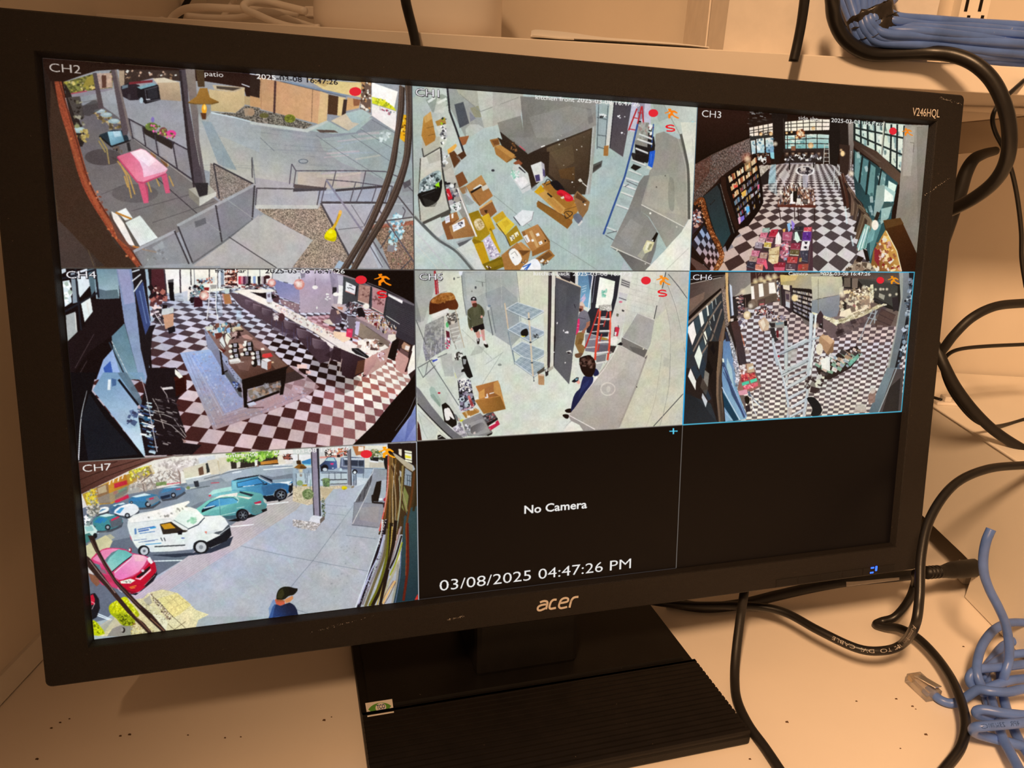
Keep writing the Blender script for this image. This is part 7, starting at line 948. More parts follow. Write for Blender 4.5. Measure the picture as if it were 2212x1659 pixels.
    P('141c34>223a6e@230,250,110,320', '95,420 100,330 130,265 190,275 260,250 310,290 328,340 330,420', sm=2); P('4a72b4', '90,400 80,300 120,220 150,240 130,300 110,390', .55); P('16203c', '230,280 300,270 328,340 320,420 230,400', .6); P('c45a40', '133,228 150,215 215,232 220,262 180,278 145,265'); P('d08a58', '215,225 285,190 290,215 262,245 225,255'); P('8a5a30', '140,220 200,225 220,240 150,240', .7); P('16180f', '145,215 160,150 200,118 255,115 300,128 328,132 318,160 290,185 250,195 215,222 170,225', sm=3); P('3c3a1c', '150,210 165,155 200,130 215,180 190,220', .7); P('101010', '250,120 328,130 310,165 260,185', .8)
    # red hatchback, shrubs and rails in the corner
    V(160, 1160, 7.9)
    P('1a1a24', '960,960 1100,960 1400,620 1390,560 1420,640 1350,760 1180,900 1050,1000 960,980'); P('d43a6c>c8406e@600,300,900,800', '290,370 480,215 640,190 860,210 1000,280 1200,320 1290,370 1370,440 1405,580 1340,700 1220,850 1100,940 980,975 900,930 760,900 640,860 470,820 300,560', sm=2); P('b80f2c', '690,640 740,740 1000,690 1180,560 1290,430 1380,440 1405,580 1340,700 1220,850 1100,940 980,975 900,930 800,830'); P('e87ab8>f0b0cc@800,650,1150,350', '680,610 960,370 1010,300 1200,330 1240,400 1100,600 900,700 760,740', sm=2); P('f6c8c8', '1010,300 1200,330 1180,420 1040,420', .6); P('f4a0c8', '310,380 480,230 640,200 780,210 560,350 470,470', .8); P('e0508c', '330,400 470,440 530,560 340,480', .6)
    P('8fcfc8>6ab8b4@600,500,850,300', '520,400 640,270 760,215 880,235 1000,300 960,340 680,580 640,590'); P('57727c', '520,400 640,270 760,215 600,360 560,440', .8); L('101418', 13, '640,600 830,440 980,330'); P('f0f0ec', '680,605 860,460 980,350 970,380 800,520 690,620'); P('5a7a84', '330,450 430,480 470,580 420,580'); P('8a6a78', '420,560 520,560 560,640 470,620')
    P('f0f0f0', '1240,370 1290,340 1350,440 1310,470 1260,420'); P('ececdc', '780,760 960,715 1045,745 960,800 800,800'); speck('840,750 960,735 970,780 850,790', '8a8a80 c8c8b8', 14, (12, 30), 3); P('1c1418', '1060,680 1180,590 1290,500 1300,530 1210,640 1080,710'); El('d8c8d8', 1170, 580, 26, 24); P('ecc0d0', '1040,705 1120,710 1310,540 1310,580 1130,740 1050,720'); P('1a0c12', '1180,850 1380,620 1390,650 1230,840'); L('f0d0d0', 6, '1190,840 1380,650'); L('e89030', 14, '940,865 1060,835', '960,880 1040,870'); P('7a0c20', '800,830 900,920 980,970 1100,940 1000,940 900,900', .8); El('9a1830', 955, 230, 26, 40); P('f4e8e8', '930,210 960,200 960,240 935,250'); L('e8e8ec', 9, '740,870 770,920 820,950'); P('c03058', '480,640 600,660 690,800 560,770', .8); P('f0e8e4', '230,500 330,600 330,650 240,620', .8); P('8a5a44', '240,620 400,680 440,800 380,850 290,760')
    P('16161c', '280,980 350,960 420,1060 440,1220 380,1380 300,1420'); P('c41c38', '270,1010 320,980 350,1060 350,1150 290,1170'); L('f0d8d8', 9, '290,1110 350,1140 300,1240')
    P('d9cfa0>e4dcb0@1000,1300,1900,1100', '420,1560 680,1390 1060,1070 1180,1050 1260,960 1500,900 1760,960 1980,1160 2080,1250 2300,1330 2120,1420 2020,1700 900,1700 400,1700', tex=.1); P('e4d88c', '1420,1060 1760,960 2000,1160 1800,1330 1700,1380', .8, tex=.12); L('a89868', 4, '1520,1010 1700,1200', '1600,980 1850,1230', '1700,960 1980,1180', '1560,1160 1800,1000', '1640,1240 1950,1100', '1740,1320 2050,1180'); speck('1270,960 1320,970 1690,1370 1610,1440 1420,1200', '6a5848 c8b8a0 3a2c24 f0e4d0 8a7460', 160, (10, 30), 5); P('f0eccc', '1340,1320 1500,1340 1600,1460 1560,1620 1420,1560', .8); P('a8a49c', '1180,1080 1290,1000 1330,1130 1260,1180', .8); L('6a6048', 9, '1320,1000 1500,1170 1690,1370 1900,1560'); L('6a5c44', 8, '1600,1490 1700,1580', '1700,1590 1900,1450'); speck('1090,1110 1300,1160 1560,1420 1480,1580 1230,1300', 'b8b098 f0ecd8 8a8468', 110, (10, 26), 12, .8)
    P('8a8884', '700,1500 870,1480 1010,1500 960,1700 560,1700', .9); P('a8a8a0', '420,1560 680,1390 700,1480 480,1660 440,1640', .9); P('cac6a4', '680,1400 840,1500 720,1540 500,1640', .9); L('d8b890', 9, '440,1530 680,1370'); El('1a1412', 835, 1595, 34, 46); El('a8a49c', 820, 1590, 22, 36); speck('960,1530 1300,1540 1400,1640 960,1660', 'e8d890 b09860 f0e8b8 8a7c50', 90, (10, 30), 14, .9)
    P('9ca818>c8d010@800,1450,850,1060', '590,1215 620,1150 700,1100 780,1060 840,1030 900,1040 960,1130 1050,1230 1110,1320 1090,1370 1040,1380 1030,1490 960,1520 820,1510 720,1400 620,1320', sm=3); speck('600,1200 700,1110 850,1040 930,1090 1100,1320 1030,1390 900,1340 780,1300 640,1310', 'e8ec20 c8d000 f4f860 a8b00c', 300, (14, 36), 15, .9); speck('720,1340 850,1300 1030,1420 960,1510 830,1500', '5a6408 8a9410 3a4008 c8d020', 90, (12, 34), 16, .9); El('7a4820', 1020, 1490, 34, 18, al=.6)
    P('b8c410', '300,1440 370,1450 450,1540 520,1660 300,1680', sm=2); speck('310,1440 370,1460 500,1640 320,1660', 'e0ec20 8a9408 c8d410 5a6408', 90, (14, 34), 17, .9)
    P('2e1d1a', '230,-20 330,-20 420,220 560,480 720,740 900,920 1100,1130 1330,1330 1570,1610 1490,1620 1290,1430 1020,1150 860,980 700,800 520,520 350,230'); L('6a4c44', 12, '290,60 380,240 540,520 700,760 900,980 1140,1220', sm=3); L('8a6248', 18, '1300,1390 1540,1610')
    P('33211e', '205,320 260,360 420,560 640,860 860,1130 1060,1370 1200,1480 1330,1640 1260,1650 1120,1510 900,1290 740,1100 560,880 380,690 220,500'); L('a08a84', 14, '260,400 440,640 600,830 700,960', sm=3); L('7a5440', 14, '980,1290 1150,1470 1290,1620')
def frames():
    VW.clip = (0, 0, SW*SS, SH*SS)
    CV[721*SS:, 644*SS:] = hexc('090504')
    V(0, 0, 1)
    def R(c, x0, y0, x1, y1): CV[int(y0*SS):int(y1*SS), int(x0*SS):int(x1*SS)] = hexc(c)
    R('4a4642', 0, 358.6, 1277, 360.6); R('7c7670', 0, 719.5, 1277, 721.5); R('4a4a4c', 641, 0, 643, 721); R('a8acb4', 641, 721, 643.4, 1080); R('6c6864', 1276, 722, 1278, 1079); R('5a7a8a', 1277, 0, 1278.5, 358); R('3c3838', 643, 1078.5, 1277, 1080); R('1c1816', 0, 0, 1, 1080)
    R('1fa0e0', 1276, 358, 1279.6, 721.5); R('4cb4dc', 1276, 358, 1920, 360.6); R('4cb4d4', 1276, 718.8, 1920, 721.6); R('40a0bc', 1917.4, 358, 1920, 721.6)
    V(1160, 740, 6.506); L('4cc4e8', 16, '1865,1248 1982,1246'); L('5cccec', 22, '1922,1205 1922,1290')
    def man(c, ox, oy, k, dark=None):
        V(ox, oy, k); P(c, '1400,172 1465,168 1470,195 1450,205 1530,205 1565,225 1600,255 1595,270 1560,265 1545,250 1510,245 1500,265 1530,310 1590,340 1628,355 1625,372 1590,370 1530,340 1490,305 1450,325 1450,370 1405,370 1405,290 1440,270 1460,255 1440,235 1400,255 1335,270 1330,255 1390,235 1420,215 1405,195')
    def ess(ox, oy, k):
        V(ox, oy, k); L('e8101c', 22, '1545,480 1480,468 1415,485 1420,510 1540,535 1555,560 1500,575 1415,570', sm=4); L('e8101c', 14, '1400,492 1440,500', '1530,480 1555,490')
    def dot(x, y, rx, ry): V(0, 0, 1); El('e22734', x, y, rx, ry)
    dot(767.6, 197.5, 13, 9.5); dot(1412, 244, 10.5, 8.5); dot(1930, 283, 8.3, 8); dot(780, 604.5, 12.6, 9.2); dot(1396, 606, 10.5, 8.5); dot(1902.6, 605.5, 8.3, 7.4); dot(791.5, 981.3, 12.6, 8.6)
    for c, x, y, k in (('fb8a10', 827.3, 604.2, 7.9), ('fa7f12', 1452, 245, 9.6), ('f58418', 1961.4, 284.8, 12.4), ('f89020', 1433.6, 605.4, 9.8), ('f09418', 1931.7, 605, 11.6), ('fca414', 836.2, 977.3, 8.2)): man(c, x-1480/k, y-270/k, k)
    for x, y, k in ((825.9, 636.4, 7.9), (1449, 277, 8.2), (1431.7, 633.8, 8.4)): ess(x-1485/k, y-525/k, k)
# ---------------------------------------------------------------- the picture on the screen
HM = np.array([[1.442732759, .128793888, 90.180366223], [.135105038, 1.337860317, 124.352590412], [.00022134991, .00012516885, 1.]])
HINV = np.linalg.inv(HM)
FONT = None
_tc = {}
def glyphs(s, bold=0., extrude=0., shear=0.):
    """triangles of a line of lettering from the built-in font, in units of its cap height"""
    key = (s, bold, extrude, shear)
    if key in _tc: return _tc[key]
    c = bpy.data.curves.new('lettering_source', 'FONT'); c.body = s; c.resolution_u = 3; c.offset = bold; c.extrude = extrude; c.shear = shear; c.size = 1.
    o = bpy.data.objects.new('lettering_source', c); COL.objects.link(o); bpy.context.view_layer.update()
    me = bpy.data.meshes.new_from_object(o.evaluated_get(bpy.context.evaluated_depsgraph_get()))
    v = np.array([list(q.co) for q in me.vertices]).reshape(-1, 3); f = [list(p.vertices) for p in me.polygons]
    bpy.data.objects.remove(o); bpy.data.curves.remove(c); bpy.data.meshes.remove(me)
    _tc[key] = (v, f); return v, f
CAPH = None
def text(s, x0, y0, x1, y1, h, mode='w', bold=0.):
    """a line of on-screen lettering with its base line from x0,y0 to x1,y1 and cap height h, all traced in the photograph"""
    global CAPH
    V(0, 0, 1)
    if CAPH is None: CAPH = glyphs('H')[0][:, 1].max()
    a, b = to_scr([(x0, y0), (x1, y1)]); up = to_scr([(x0, y0-h)])[0]; hh = a[1]-up[1]
    v, f = glyphs(s, bold); w0, w1 = v[:, 0].min(), v[:, 0].max()
    X = a[0]+(v[:, 0]-w0)/(w1-w0)*(b[0]-a[0]); Yb = a[1]
    q = np.c_[X, Yb-v[:, 1]/CAPH*hh]
    def put(dx, dy, c, al=1.):
        for t in f: blit(q[t]+(dx, dy), c, al)
    e = 1.5*SS/2
    if mode == 'o':
        for dx, dy in ((-e, 0), (e, 0), (0, e), (0, -e), (e, e), (-e, e), (e*1.6, e*1.6)): put(dx, dy, '141014')
        put(0, 0, 'f0eef2')
    elif mode == 'w': put(0, 0, 'ebe9e6')
    elif mode == 'd': put(0, 0, 'b8aea6')
    else:                                              # overlay that turns dark on bright ground
        for t in f:
            m_ = q[t].mean(0).astype(int); x, y = np.clip(m_[0], 12, SW*SS-12), np.clip(m_[1], 12, SH*SS-12)
            L_ = BG[y-6:y+6, x-8:x+8].mean()
            blit(q[t], '1c1a20' if L_ > .60 else 'f2f0ec', 1.)
for fn in (art_patio, art_kitchen_front, art_side_shop, art_front_bar, art_kitchen_back, art_camera_room, art_entrance): fn()
VW.clip = (0, 0, SW*SS, SH*SS)
# the feeds are compressed video: soften them and give them a little grain before the crisp overlays go on
k = np.array([.05, .22, .46, .22, .05], np.float32)
for ax in (0, 1):
    CV = sum(np.roll(CV, i-2, ax)*k[i] for i in range(5))
def lowfreq(n, amp):
    g = _rng.random((n*9//16+2, n+2)).astype(np.float32)-.5
    y = np.linspace(0, g.shape[0]-1.001, SH*SS); x = np.linspace(0, g.shape[1]-1.001, SW*SS); yi = y.astype(int); xi = x.astype(int); fy = (y-yi)[:, None]; fx = x-xi
    fy = fy*fy*(3-2*fy); fx = fx*fx*(3-2*fx)
    t = g[np.ix_(yi, xi)]*(1-fx)+g[np.ix_(yi, xi+1)]*fx; b = g[np.ix_(yi+1, xi)]*(1-fx)+g[np.ix_(yi+1, xi+1)]*fx
    return (t*(1-fy)+b*fy)*2*amp
gr = 1+lowfreq(40, .03)+lowfreq(150, .022)+lowfreq(520, .03)
CV *= gr[..., None].astype(np.float32)
CV *= (1+np.stack([lowfreq(90, .022), lowfreq(90, .012), lowfreq(90, .026)], -1)).astype(np.float32)
CV += ((_rng.random((SH, SW, 1), dtype=np.float32)-.5)*.05).repeat(SS, 0).repeat(SS, 1)
np.clip(CV, 0, 1, out=CV)
frames(); VW.clip = (0, 0, SW*SS, SH*SS)
BG = CV.copy()
for a in (('CH2', 106.5, 154, 174.7, 158.2, 18, 'd'), ('CH1', 898.2, 206.3, 948.9, 210.1, 16, 'o'), ('CH3', 1516.7, 251.9, 1558.5, 253.9, 14.5, 'w'), ('CH4', 143, 601.3, 208.1, 602, 15.7, 'o'), ('CH5', 906.5, 604.7, 956.5, 605.3, 13.7, 'o'), ('CH6', 1497.3, 604.7, 1539.1, 604.7, 11.6, 'o'), ('CH7', 178.5, 1020, 240.5, 1017.5, 15, 'w'),
          ('patio', 441.8, 163.3, 482.3, 165.8, 10.5, 'i'), ('2025-03-08 16:47:26', 553.9, 169.6, 729.9, 180.3, 10.5, 'i', .01), ('kitchen front', 1157.2, 213.9, 1241.5, 219.7, 9.6, 'w', .01), ('2025-03-08 16:47:26', 1246.6, 219.7, 1382.5, 229.1, 9.2, 'w', .01), ('side shp.', 1725.4, 257.7, 1771, 260.3, 8, 'i'), ('2025-03-08 16:47:26', 1796.3, 263.3, 1907.7, 269.6, 8.5, 'i', .01),
          ('front bar', 464.6, 589, 531.6, 589, 8, 'i', .01), ('2025-03-08 16:47:26', 572.8, 590, 745, 591.5, 9, 'i', .012), ('kitchen back', 1153.3, 594.6, 1231.5, 595.4, 8, 'w', .015), ('2025-03-08 16:47 2', 1237.6, 595.4, 1365, 595.4, 8, 'w', .015), ('Camera', 1703.9, 594.2, 1745.7, 594.8, 7, 'i', .01), ('2025-03-08 16:47:26', 1772.3, 594.8, 1881, 594.8, 7, 'i', .012),
          ('n', 467, 988.6, 474, 988, 8, 'w', .01), ('entrance', 487.3, 989.2, 557, 984.8, 8.5, 'w', .012), ('2025-03-08 16:47:26', 592.4, 982.9, 755.8, 972.3, 9, 'w', .012), ('No Camera', 1132.8, 1110.3, 1268.4, 1099, 17, 'w', .025), ('03/08/2025 04:47:26 PM', 949.8, 1277.3, 1363.5, 1228.8, 22.5, 'w')): text(*a)
pic = CV.reshape(SH, SS, SW, SS, 3).mean((1, 3))
img = bpy.data.images.new('screen_picture', SW, SH, alpha=False); img.colorspace_settings.name = 'sRGB'
buf = np.ones((SH, SW, 4), np.float32); buf[..., :3] = pic[::-1]
img.pixels.foreach_set(buf.ravel()); img.update(); img.pack()
del CV, BG, buf
M_SCREEN = bpy.data.materials.new('lit_screen'); M_SCREEN.use_nodes = True
nt = M_SCREEN.node_tree; b = nt.nodes['Principled BSDF']; ti = nt.nodes.new('ShaderNodeTexImage'); ti.image = img; ti.interpolation = 'Linear'; ti.extension = 'EXTEND'
b.inputs['Base Color'].default_value = (.002, .0016, .0016, 1); b.inputs['Roughness'].default_value = .38; b.inputs['Specular IOR Level'].default_value = .12
nt.links.new(ti.outputs['Color'], b.inputs['Emission Color']); b.inputs['Emission Strength'].default_value = 1.
# ---------------------------------------------------------------- the monitor
MX = np.array([.95416039, .29929575, 0.]); MD = np.array([.0491305, -.15662893, -.98643478]); MN = np.array([.29523574, -.94121699, .16415367])   # right, down, towards the viewer
MT = np.array([.02688774, .4299986, .2283129])            # centre of the lit area
AX = MX; AY = np.array([-.29929575, .95416039, 0.]); AZ = np.array([0, 0, 1.])
def mp(x, y, n=0.): return MT+MX*x*.001+MD*y*.001+MN*n*.001      # monitor millimetres: right, down, out
def mplane(px, py, n):
    o = mp(0, 0, n); v = at(px, py, d=1.)-CAM; q = CAM+v*(((o-CAM)@MN)/(v@MN))-o
    return q@MX*1000, q@MD*1000
mon = thing('monitor', 'black computer monitor showing a grid of seven camera pictures, on a ribbed stand', 'monitor', tuple(AX*.15+AY*.40))
def ring(a, b):                                            # quads between two loops of four
    return [[i, (i+1) % 4, 4+(i+1) % 4, 4+i] for i in range(4)]
def rrect(x0, y0, x1, y1, r, n=4):
    out = []
    for cx, cy, s in ((x1-r, y0+r, -90), (x1-r, y1-r, 0), (x0+r, y1-r, 90), (x0+r, y0+r, 180)):
        for i in range(n+1): t = math.radians(s+90*i/n); out.append((cx+r*math.cos(t), cy+r*math.sin(t)))
    return out
def loops(*ls):
    V, Q = [], []; n = len(ls[0][0])
    for pts, h in ls: V += [mp(x, y, h) for x, y in pts]
    for k in range(len(ls)-1):
        for i in range(n): Q.append([k*n+i, k*n+(i+1) % n, (k+1)*n+(i+1) % n, (k+1)*n+i])
    return np.array(V), Q
def inner(x, y, n=4): return [(x, -y)]*(n+1)+[(x, y)]*(n+1)+[(-x, y)]*(n+1)+[(-x, -y)]*(n+1)
OUT = rrect(-283.5, -166, 283.5, 167.8, 3.2); O2 = rrect(-282.6, -165.1, 282.6, 166.9, 2.6)
obj('bezel', loops((inner(260.75, 146.75), -.4), (inner(262, 148), 4.2), (inner(262.5, 148.5), 5), (O2, 5), (OUT, 4), (OUT, -9), (rrect(-281, -163.5, 281, 165.3, 3), -12)), M_BEZEL, mon)
shell = loops((rrect(-281, -163.5, 281, 165.3, 3), -9), (rrect(-276, -158, 276, 160, 8), -22), (rrect(-180, -118, 180, 128, 20), -44), (rrect(-150, -90, 150, 100, 20), -50))
shell[1].append(list(range(len(shell[0])-20, len(shell[0])))); obj('rear_housing', shell, M_BLACK, mon)
scr = obj('display_panel', loops((rrect(-262, -148, 262, 148, .5), -.6), (rrect(-262, -148, 262, 148, .5), -4)), M_GLOSS, mon, label='black edge of the display panel')
v0 = [mp(x, y, -.5) for x, y in rrect(-262, -148, 262, 148, .5)]
scr.data.clear_geometry(); bm = bmesh.new(); bm.from_mesh(scr.data); q = [bm.verts.new(Vector(p)-Vector(mon.location)) for p in v0]; q2 = [bm.verts.new(Vector(p)-Vector(mon.location)-Vector(MN)*.004) for p in v0]
bm.faces.new(q); bm.faces.new(q2[::-1])
for i in range(len(q)): bm.faces.new([q[i], q[(i+1) % len(q)], q2[(i+1) % len(q)], q2[i]])
bmesh.ops.recalc_face_normals(bm, faces=bm.faces); bm.to_mesh(scr.data); bm.free()
xs, ys = (0, 642, 1277, 1920), (0, 359.7, 720.3, 1080)
FEED = ['patio feed with a pink table and a yellow cone', 'kitchen feed full of brown cartons and steel tables', 'shop feed with book tables on a chequered floor', 'bar feed with a dark table on a pale rug', 'back kitchen feed with three people and an orange ladder', 'blue outlined feed of a shop with a tall ladder', 'street feed with parked cars and a white van', 'empty black picture reading No Camera with the date and time', 'empty plain black picture']
for r in range(3):
    for c in range(3):
        u0, u1, w0, w1 = xs[c]/1920, xs[c+1]/1920, ys[r]/1080, ys[r+1]/1080
        pt = lambda u, w: mp(-260.65+521.3*u, -146.6+293.2*w, -.42)
        obj('camera_feed', (np.array([pt(u0, w1), pt(u1, w1), pt(u1, w0), pt(u0, w0)]), [[0, 1, 2, 3]], [(u0, 1-w1), (u1, 1-w1), (u1, 1-w0), (u0, 1-w0)]), M_SCREEN, scr, label=FEED[r*3+c])
def lettering(name, s, x0, y0, x1, y1, h, o_, u, v, w, material, parent, lift=.03, bold=0., label=None):
    """raised print: base line from (x0, y0) to (x1, y1) in millimetres of the frame o_, u (right), v (down), w (out)"""
    g, f = glyphs(s, bold); ch = glyphs('H')[0][:, 1].max(); a = g[:, 0].min(); L_ = math.hypot(x1-x0, y1-y0); dx, dy = (x1-x0)/L_, (y1-y0)/L_
    sx = L_/(g[:, 0].max()-a); X = (g[:, 0]-a)*sx; Yy = g[:, 1]/ch*h
    px, py = x0+X*dx+Yy*dy, y0+X*dy-Yy*dx
    return obj(name, (o_+np.outer(px, u)*.001+np.outer(py, v)*.001+np.asarray(w)*lift*.001, f), material, parent, label=label)
x0, y0 = mplane(1970.5, 249.4, 5); x1, y1 = mplane(2029.2, 252.7, 5)
lettering('model_lettering', 'V246HQL', x0, y0, x1, (y0+y1)/2+.1, 4.9, mp(0, 0, 5), MX, MD, MN, M_PRINT, mon, .06, label='thin silver model lettering')
# maker's name in rounded slanted strokes
def strokes(name, lines, frame, material, parent, label=None):
    parts = []
    for w, pts in lines:
        q = smooth(np.array([frame(*p) for p in nums(pts)]), 6) if len(nums(pts)) > 2 else np.array([frame(*p) for p in nums(pts)])
        s = stroke(q, w); parts.append(prism(s, mp(0, 0, 5), MX*.001, MD*.001, MN*.001, -.05, .1))
    return obj(name, join(*parts), material, parent, label=label)
fr = lambda x, y: mplane(1100+x/3.95, 1239+y/3.95, 5)
strokes('brand_logo', [(1.35, '262,246 282,238 302,234 320,238 326,250 322,270 314,304'), (1.3, '318,262 286,266 258,276 244,292 246,310 264,314 290,304 312,294'), (1.35, '404,222 378,224 358,240 346,270 344,292 356,300 378,296 398,292'), (1.3, '434,252 470,246 498,236 502,216 486,208 462,212 442,226 430,252 424,278 436,294 462,292 494,284'), (1.35, '514,290 522,256 532,224'), (1.35, '526,240 540,214 560,202 590,198')], fr, M_PRINT, mon, 'silver maker name on the lower frame')
for i, (xa, xb) in enumerate(((161, 178), (178.8, 196.4), (197.2, 215), (215.8, 233), (233.8, 262))):
    v = [mp(x, y, n) for n in (4.7, 5.22) for x, y in ((xa, 161.2), (xb, 161.2), (xb, 166.6), (xa, 166.6))]
    obj('button', hexa(v[:4], v[4:]), M_BLACK, mon, bevel=.0002)
v = [prism(rrect(*q, .35, 2), mp(0, 0, 5), MX*.001, MD*.001, MN*.001, .2, .3) for q in ((240.4, 161.2, 243.4, 162.4), (244.4, 160.8, 246.2, 164.6), (240., 164.8, 243.2, 166))]
obj('power_light', join(*v), M_LED, mon, label='glowing blue power light')
for (xa, ya, xb, yb) in ((257, -100, 277, -112), (-150, 156, -112, 150), (262, -163, 281, -160), (-70, 159, -60, 158)):
    rn = random.Random(int(xa)); parts = []
    for i in range(46):
        t = rn.random(); x, y = xa+(xb-xa)*t+rn.gauss(0, .25), ya+(yb-ya)*t+rn.gauss(0, .25); s = rn.uniform(.06, .2)
        parts.append(prism([(x-s, y), (x, y-s), (x+s, y), (x, y+s)], mp(0, 0, 5), MX*.001, MD*.001, MN*.001, -.02, .02))
    obj('scratch', join(*parts), M_PRINT, mon, kind='stuff')
# stand: neck and ribbed base plate
def bp(a, b_, z): return AX*a*.001+AY*b_*.001+AZ*z*.001
obj('base_plate', hexa([bp(33, 306, 0), bp(264, 306, 0), bp(264, 516, 0), bp(33, 516, 0)], [bp(33, 306, 7.6), bp(264, 306, 7.6), bp(264, 516, 7.6), bp(33, 516, 7.6)]), M_BLACK, mon, bevel=.0015)
o_ = at(1475, 1427, z=.0095); bstep = o_@AY*1000
prof = [(306.6, 7), (306.6, 8.8)]; bb = 307.4; pitch = 4.05
while bb < bstep-3.4:
    prof += [(bb, 10.1), (bb+2.6, 10.1), (bb+3.0, 9.0), (bb+3.6, 9.0)]; bb += pitch
prof += [(bstep-3, 10.1), (bstep-.8, 10.1), (bstep, 8.7), (bstep, 7)]
n = len(prof); V_ = [bp(33.6, *p) for p in prof]+[bp(263.4, *p) for p in prof]
obj('ribbed_pad', (np.array(V_), [[i, i+1, n+i+1, n+i] for i in range(n-1)]+[list(range(n)), list(range(n, 2*n))[::-1]]), M_RIB, mon, label='finely ribbed front of the base')
obj('back_plate', hexa([bp(38, bstep+3, 7.5), bp(257, bstep+3, 7.5), bp(257, 514, 7.5), bp(38, 514, 7.5)], [bp(39, bstep+4, 9.4), bp(256, bstep+4, 9.4), bp(256, 513, 9.4), bp(39, 513, 9.4)]), M_BLACK, mon)
na, nb = at(1028, 1466, z=.0095), at(1247, 1428, z=.0095); a0, a1, bn = na@AX*1000, nb@AX*1000, (na@AY+nb@AY)*500
obj('stand_neck', hexa([bp(a0, bn, 8), bp(a1, bn, 8), bp(a1, bn+62, 8), bp(a0, bn+62, 8)], [bp(a0, bn+22, 190), bp(a1, bn+22, 190), bp(a1, bn+70, 190), bp(a0, bn+70, 190)]), M_BLACK, mon, bevel=.004)
# certification sticker on the back plate
c = [at(*p, z=.0096) for p in ((789, 1520), (847, 1511), (851, 1540), (794, 1550))]
stk = obj('certification_label', hexa([c[3], c[2], c[1], c[0]], [p+AZ*.0004 for p in (c[3], c[2], c[1], c[0])]), M_LABEL, mon, label='small white sticker with a green eye')
so = (c[0]+c[1]+c[2]+c[3])/4+AZ*.0004; su = (c[1]+c[2]-c[0]-c[3])/2; sv = (c[3]+c[2]-c[0]-c[1])/2; hw = .5
t = np.linspace(-1, 1, 13); eye = [(.43*a-.0, -.36*(1-a*a)**.8) for a in t]+[(.43*a, .36*(1-a*a)**.8) for a in t[::-1][1:-1]]
obj('green_eye', prism(eye, so, su, sv, AZ, .00001, .00006), M_GREEN, stk)
th = np.linspace(0, 2*np.pi, 24, endpoint=False)
obj('white_iris', prism(np.c_[.04+.20*np.cos(th), .33*np.sin(th)], so, su, sv, AZ, .00006, .0001), M_LABEL, stk)
lettering('label_lettering', 'TCO', -.11, .09, .20, .09, .30, so, su*1000, sv*1000, AZ, M_NAVY, stk, .13, bold=.03)
lettering('label_lettering', 'CERTIFIED', -.10, .2, .19, .2, .07, so, su*1000, sv*1000, AZ, M_NAVY, stk, .13)
# ---------------------------------------------------------------- cables
def cable(name, pts, r, material, label, cat='cable', group=None, k=14, n=8):
    return obj(name, tube(np.array(pts), r, k, n), material, None, True, label=label, cat=cat, group=group)
def print_along(parent, path, s, u0, u1, h, r, material, name='printed_lettering', flip=False):
    """printed characters set on a cable's jacket, facing the room"""
    p = cr(np.array(path), 16); d = np.r_[0, np.cumsum(np.linalg.norm(np.diff(p, axis=0), axis=1))]; ch = glyphs('H')[0][:, 1].max()
    g, f = glyphs(s); tot = g[:, 0].max(); out = []
    for face in f:
        q = g[face]; cx = q[:, 0].mean(); l = d[-1]*(u0+(u1-u0)*cx/tot)
        c_ = np.array([np.interp(l, d, p[:, i]) for i in range(3)]); t_ = np.array([np.interp(l+.001, d, p[:, i])-np.interp(l-.001, d, p[:, i]) for i in range(3)]); t_ /= np.linalg.norm(t_)
        w_ = CAM-c_; w_ -= t_*(w_@t_); w_ /= np.linalg.norm(w_); v_ = np.cross(w_, t_)
        if flip: t_, v_ = -t_, -v_
        V_ = []
        for x, y, _z in q:
            yy = (y/ch-.5)*h; a = yy/r
            V_.append(c_+t_*((x-cx)*d[-1]*abs(u1-u0)/tot)+(v_*math.sin(a)+w_*math.cos(a))*(r+.00012))
        out.append((np.array(V_), [list(range(len(V_)))]))
    return obj(name, join(*out), material, parent)
P1 = [at(2290, 1004, d=.545), at(2212, 1005, d=.54), at(2130, 1014, d=.53), at(2060, 1048, d=.52), at(2010, 1118, d=.51), at(1990, 1200, d=.50), at(1986, 1290, d=.49), at(1976, 1352, d=.487), at(1948, 1392, z=.030), at(1905, 1406, z=.027), at(1850, 1400, z=.025), at(1770, 1363, z=.025), at(1700, 1325, z=.024), at(1645, 1311, z=.022), at(1580, 1308, z=.018), at(1500, 1308, z=.012), at(1430, 1302, z=.008), at(1360, 1290, z=.006)]
hd = cable('video_cable', P1, .0031, M_CABLE, 'thick black video cable with white lettering, looping down in front of the monitor corner')
print_along(hd, P1, 'AmazonBasics  .  HDMI  TO  DVI  CABLE', .452, .655, .0024, .0031, M_CPRINT)
P2 = [at(1978, 1238, d=.56), at(1976, 1262, z=.032), at(1962, 1298, z=.022), at(1934, 1332, z=.012), at(1905, 1342, z=.006), at(1893, 1349, z=.0045), at(1912, 1354, z=.006), at(1945, 1358, z=.010), at(1985, 1380, z=.012), at(2030, 1428, z=.012), at(2066, 1488, z=.014), at(2085, 1556, z=.014), at(2076, 1612, z=.010), at(2040, 1662, z=.006), at(2000, 1710, z=.005)]
cable('power_cable', P2, .0031, M_CABLE, 'black power cable with a tight bend on the desk, curving past the clear plug')
P3 = [at(1612, 1255, z=.05), at(1607, 1284, z=.05), at(1600, 1330, z=.036), at(1591, 1400, z=.018), at(1587, 1460, z=.007), at(1592, 1512, z=.0035), at(1616, 1565, z=.0035), at(1652, 1615, z=.0035), at(1690, 1672, z=.0035), at(1735, 1740, z=.0035)]
cable('monitor_lead', P3, .0032, M_CABLE2, 'black cable dropping from under the monitor, passing right of the stand base')
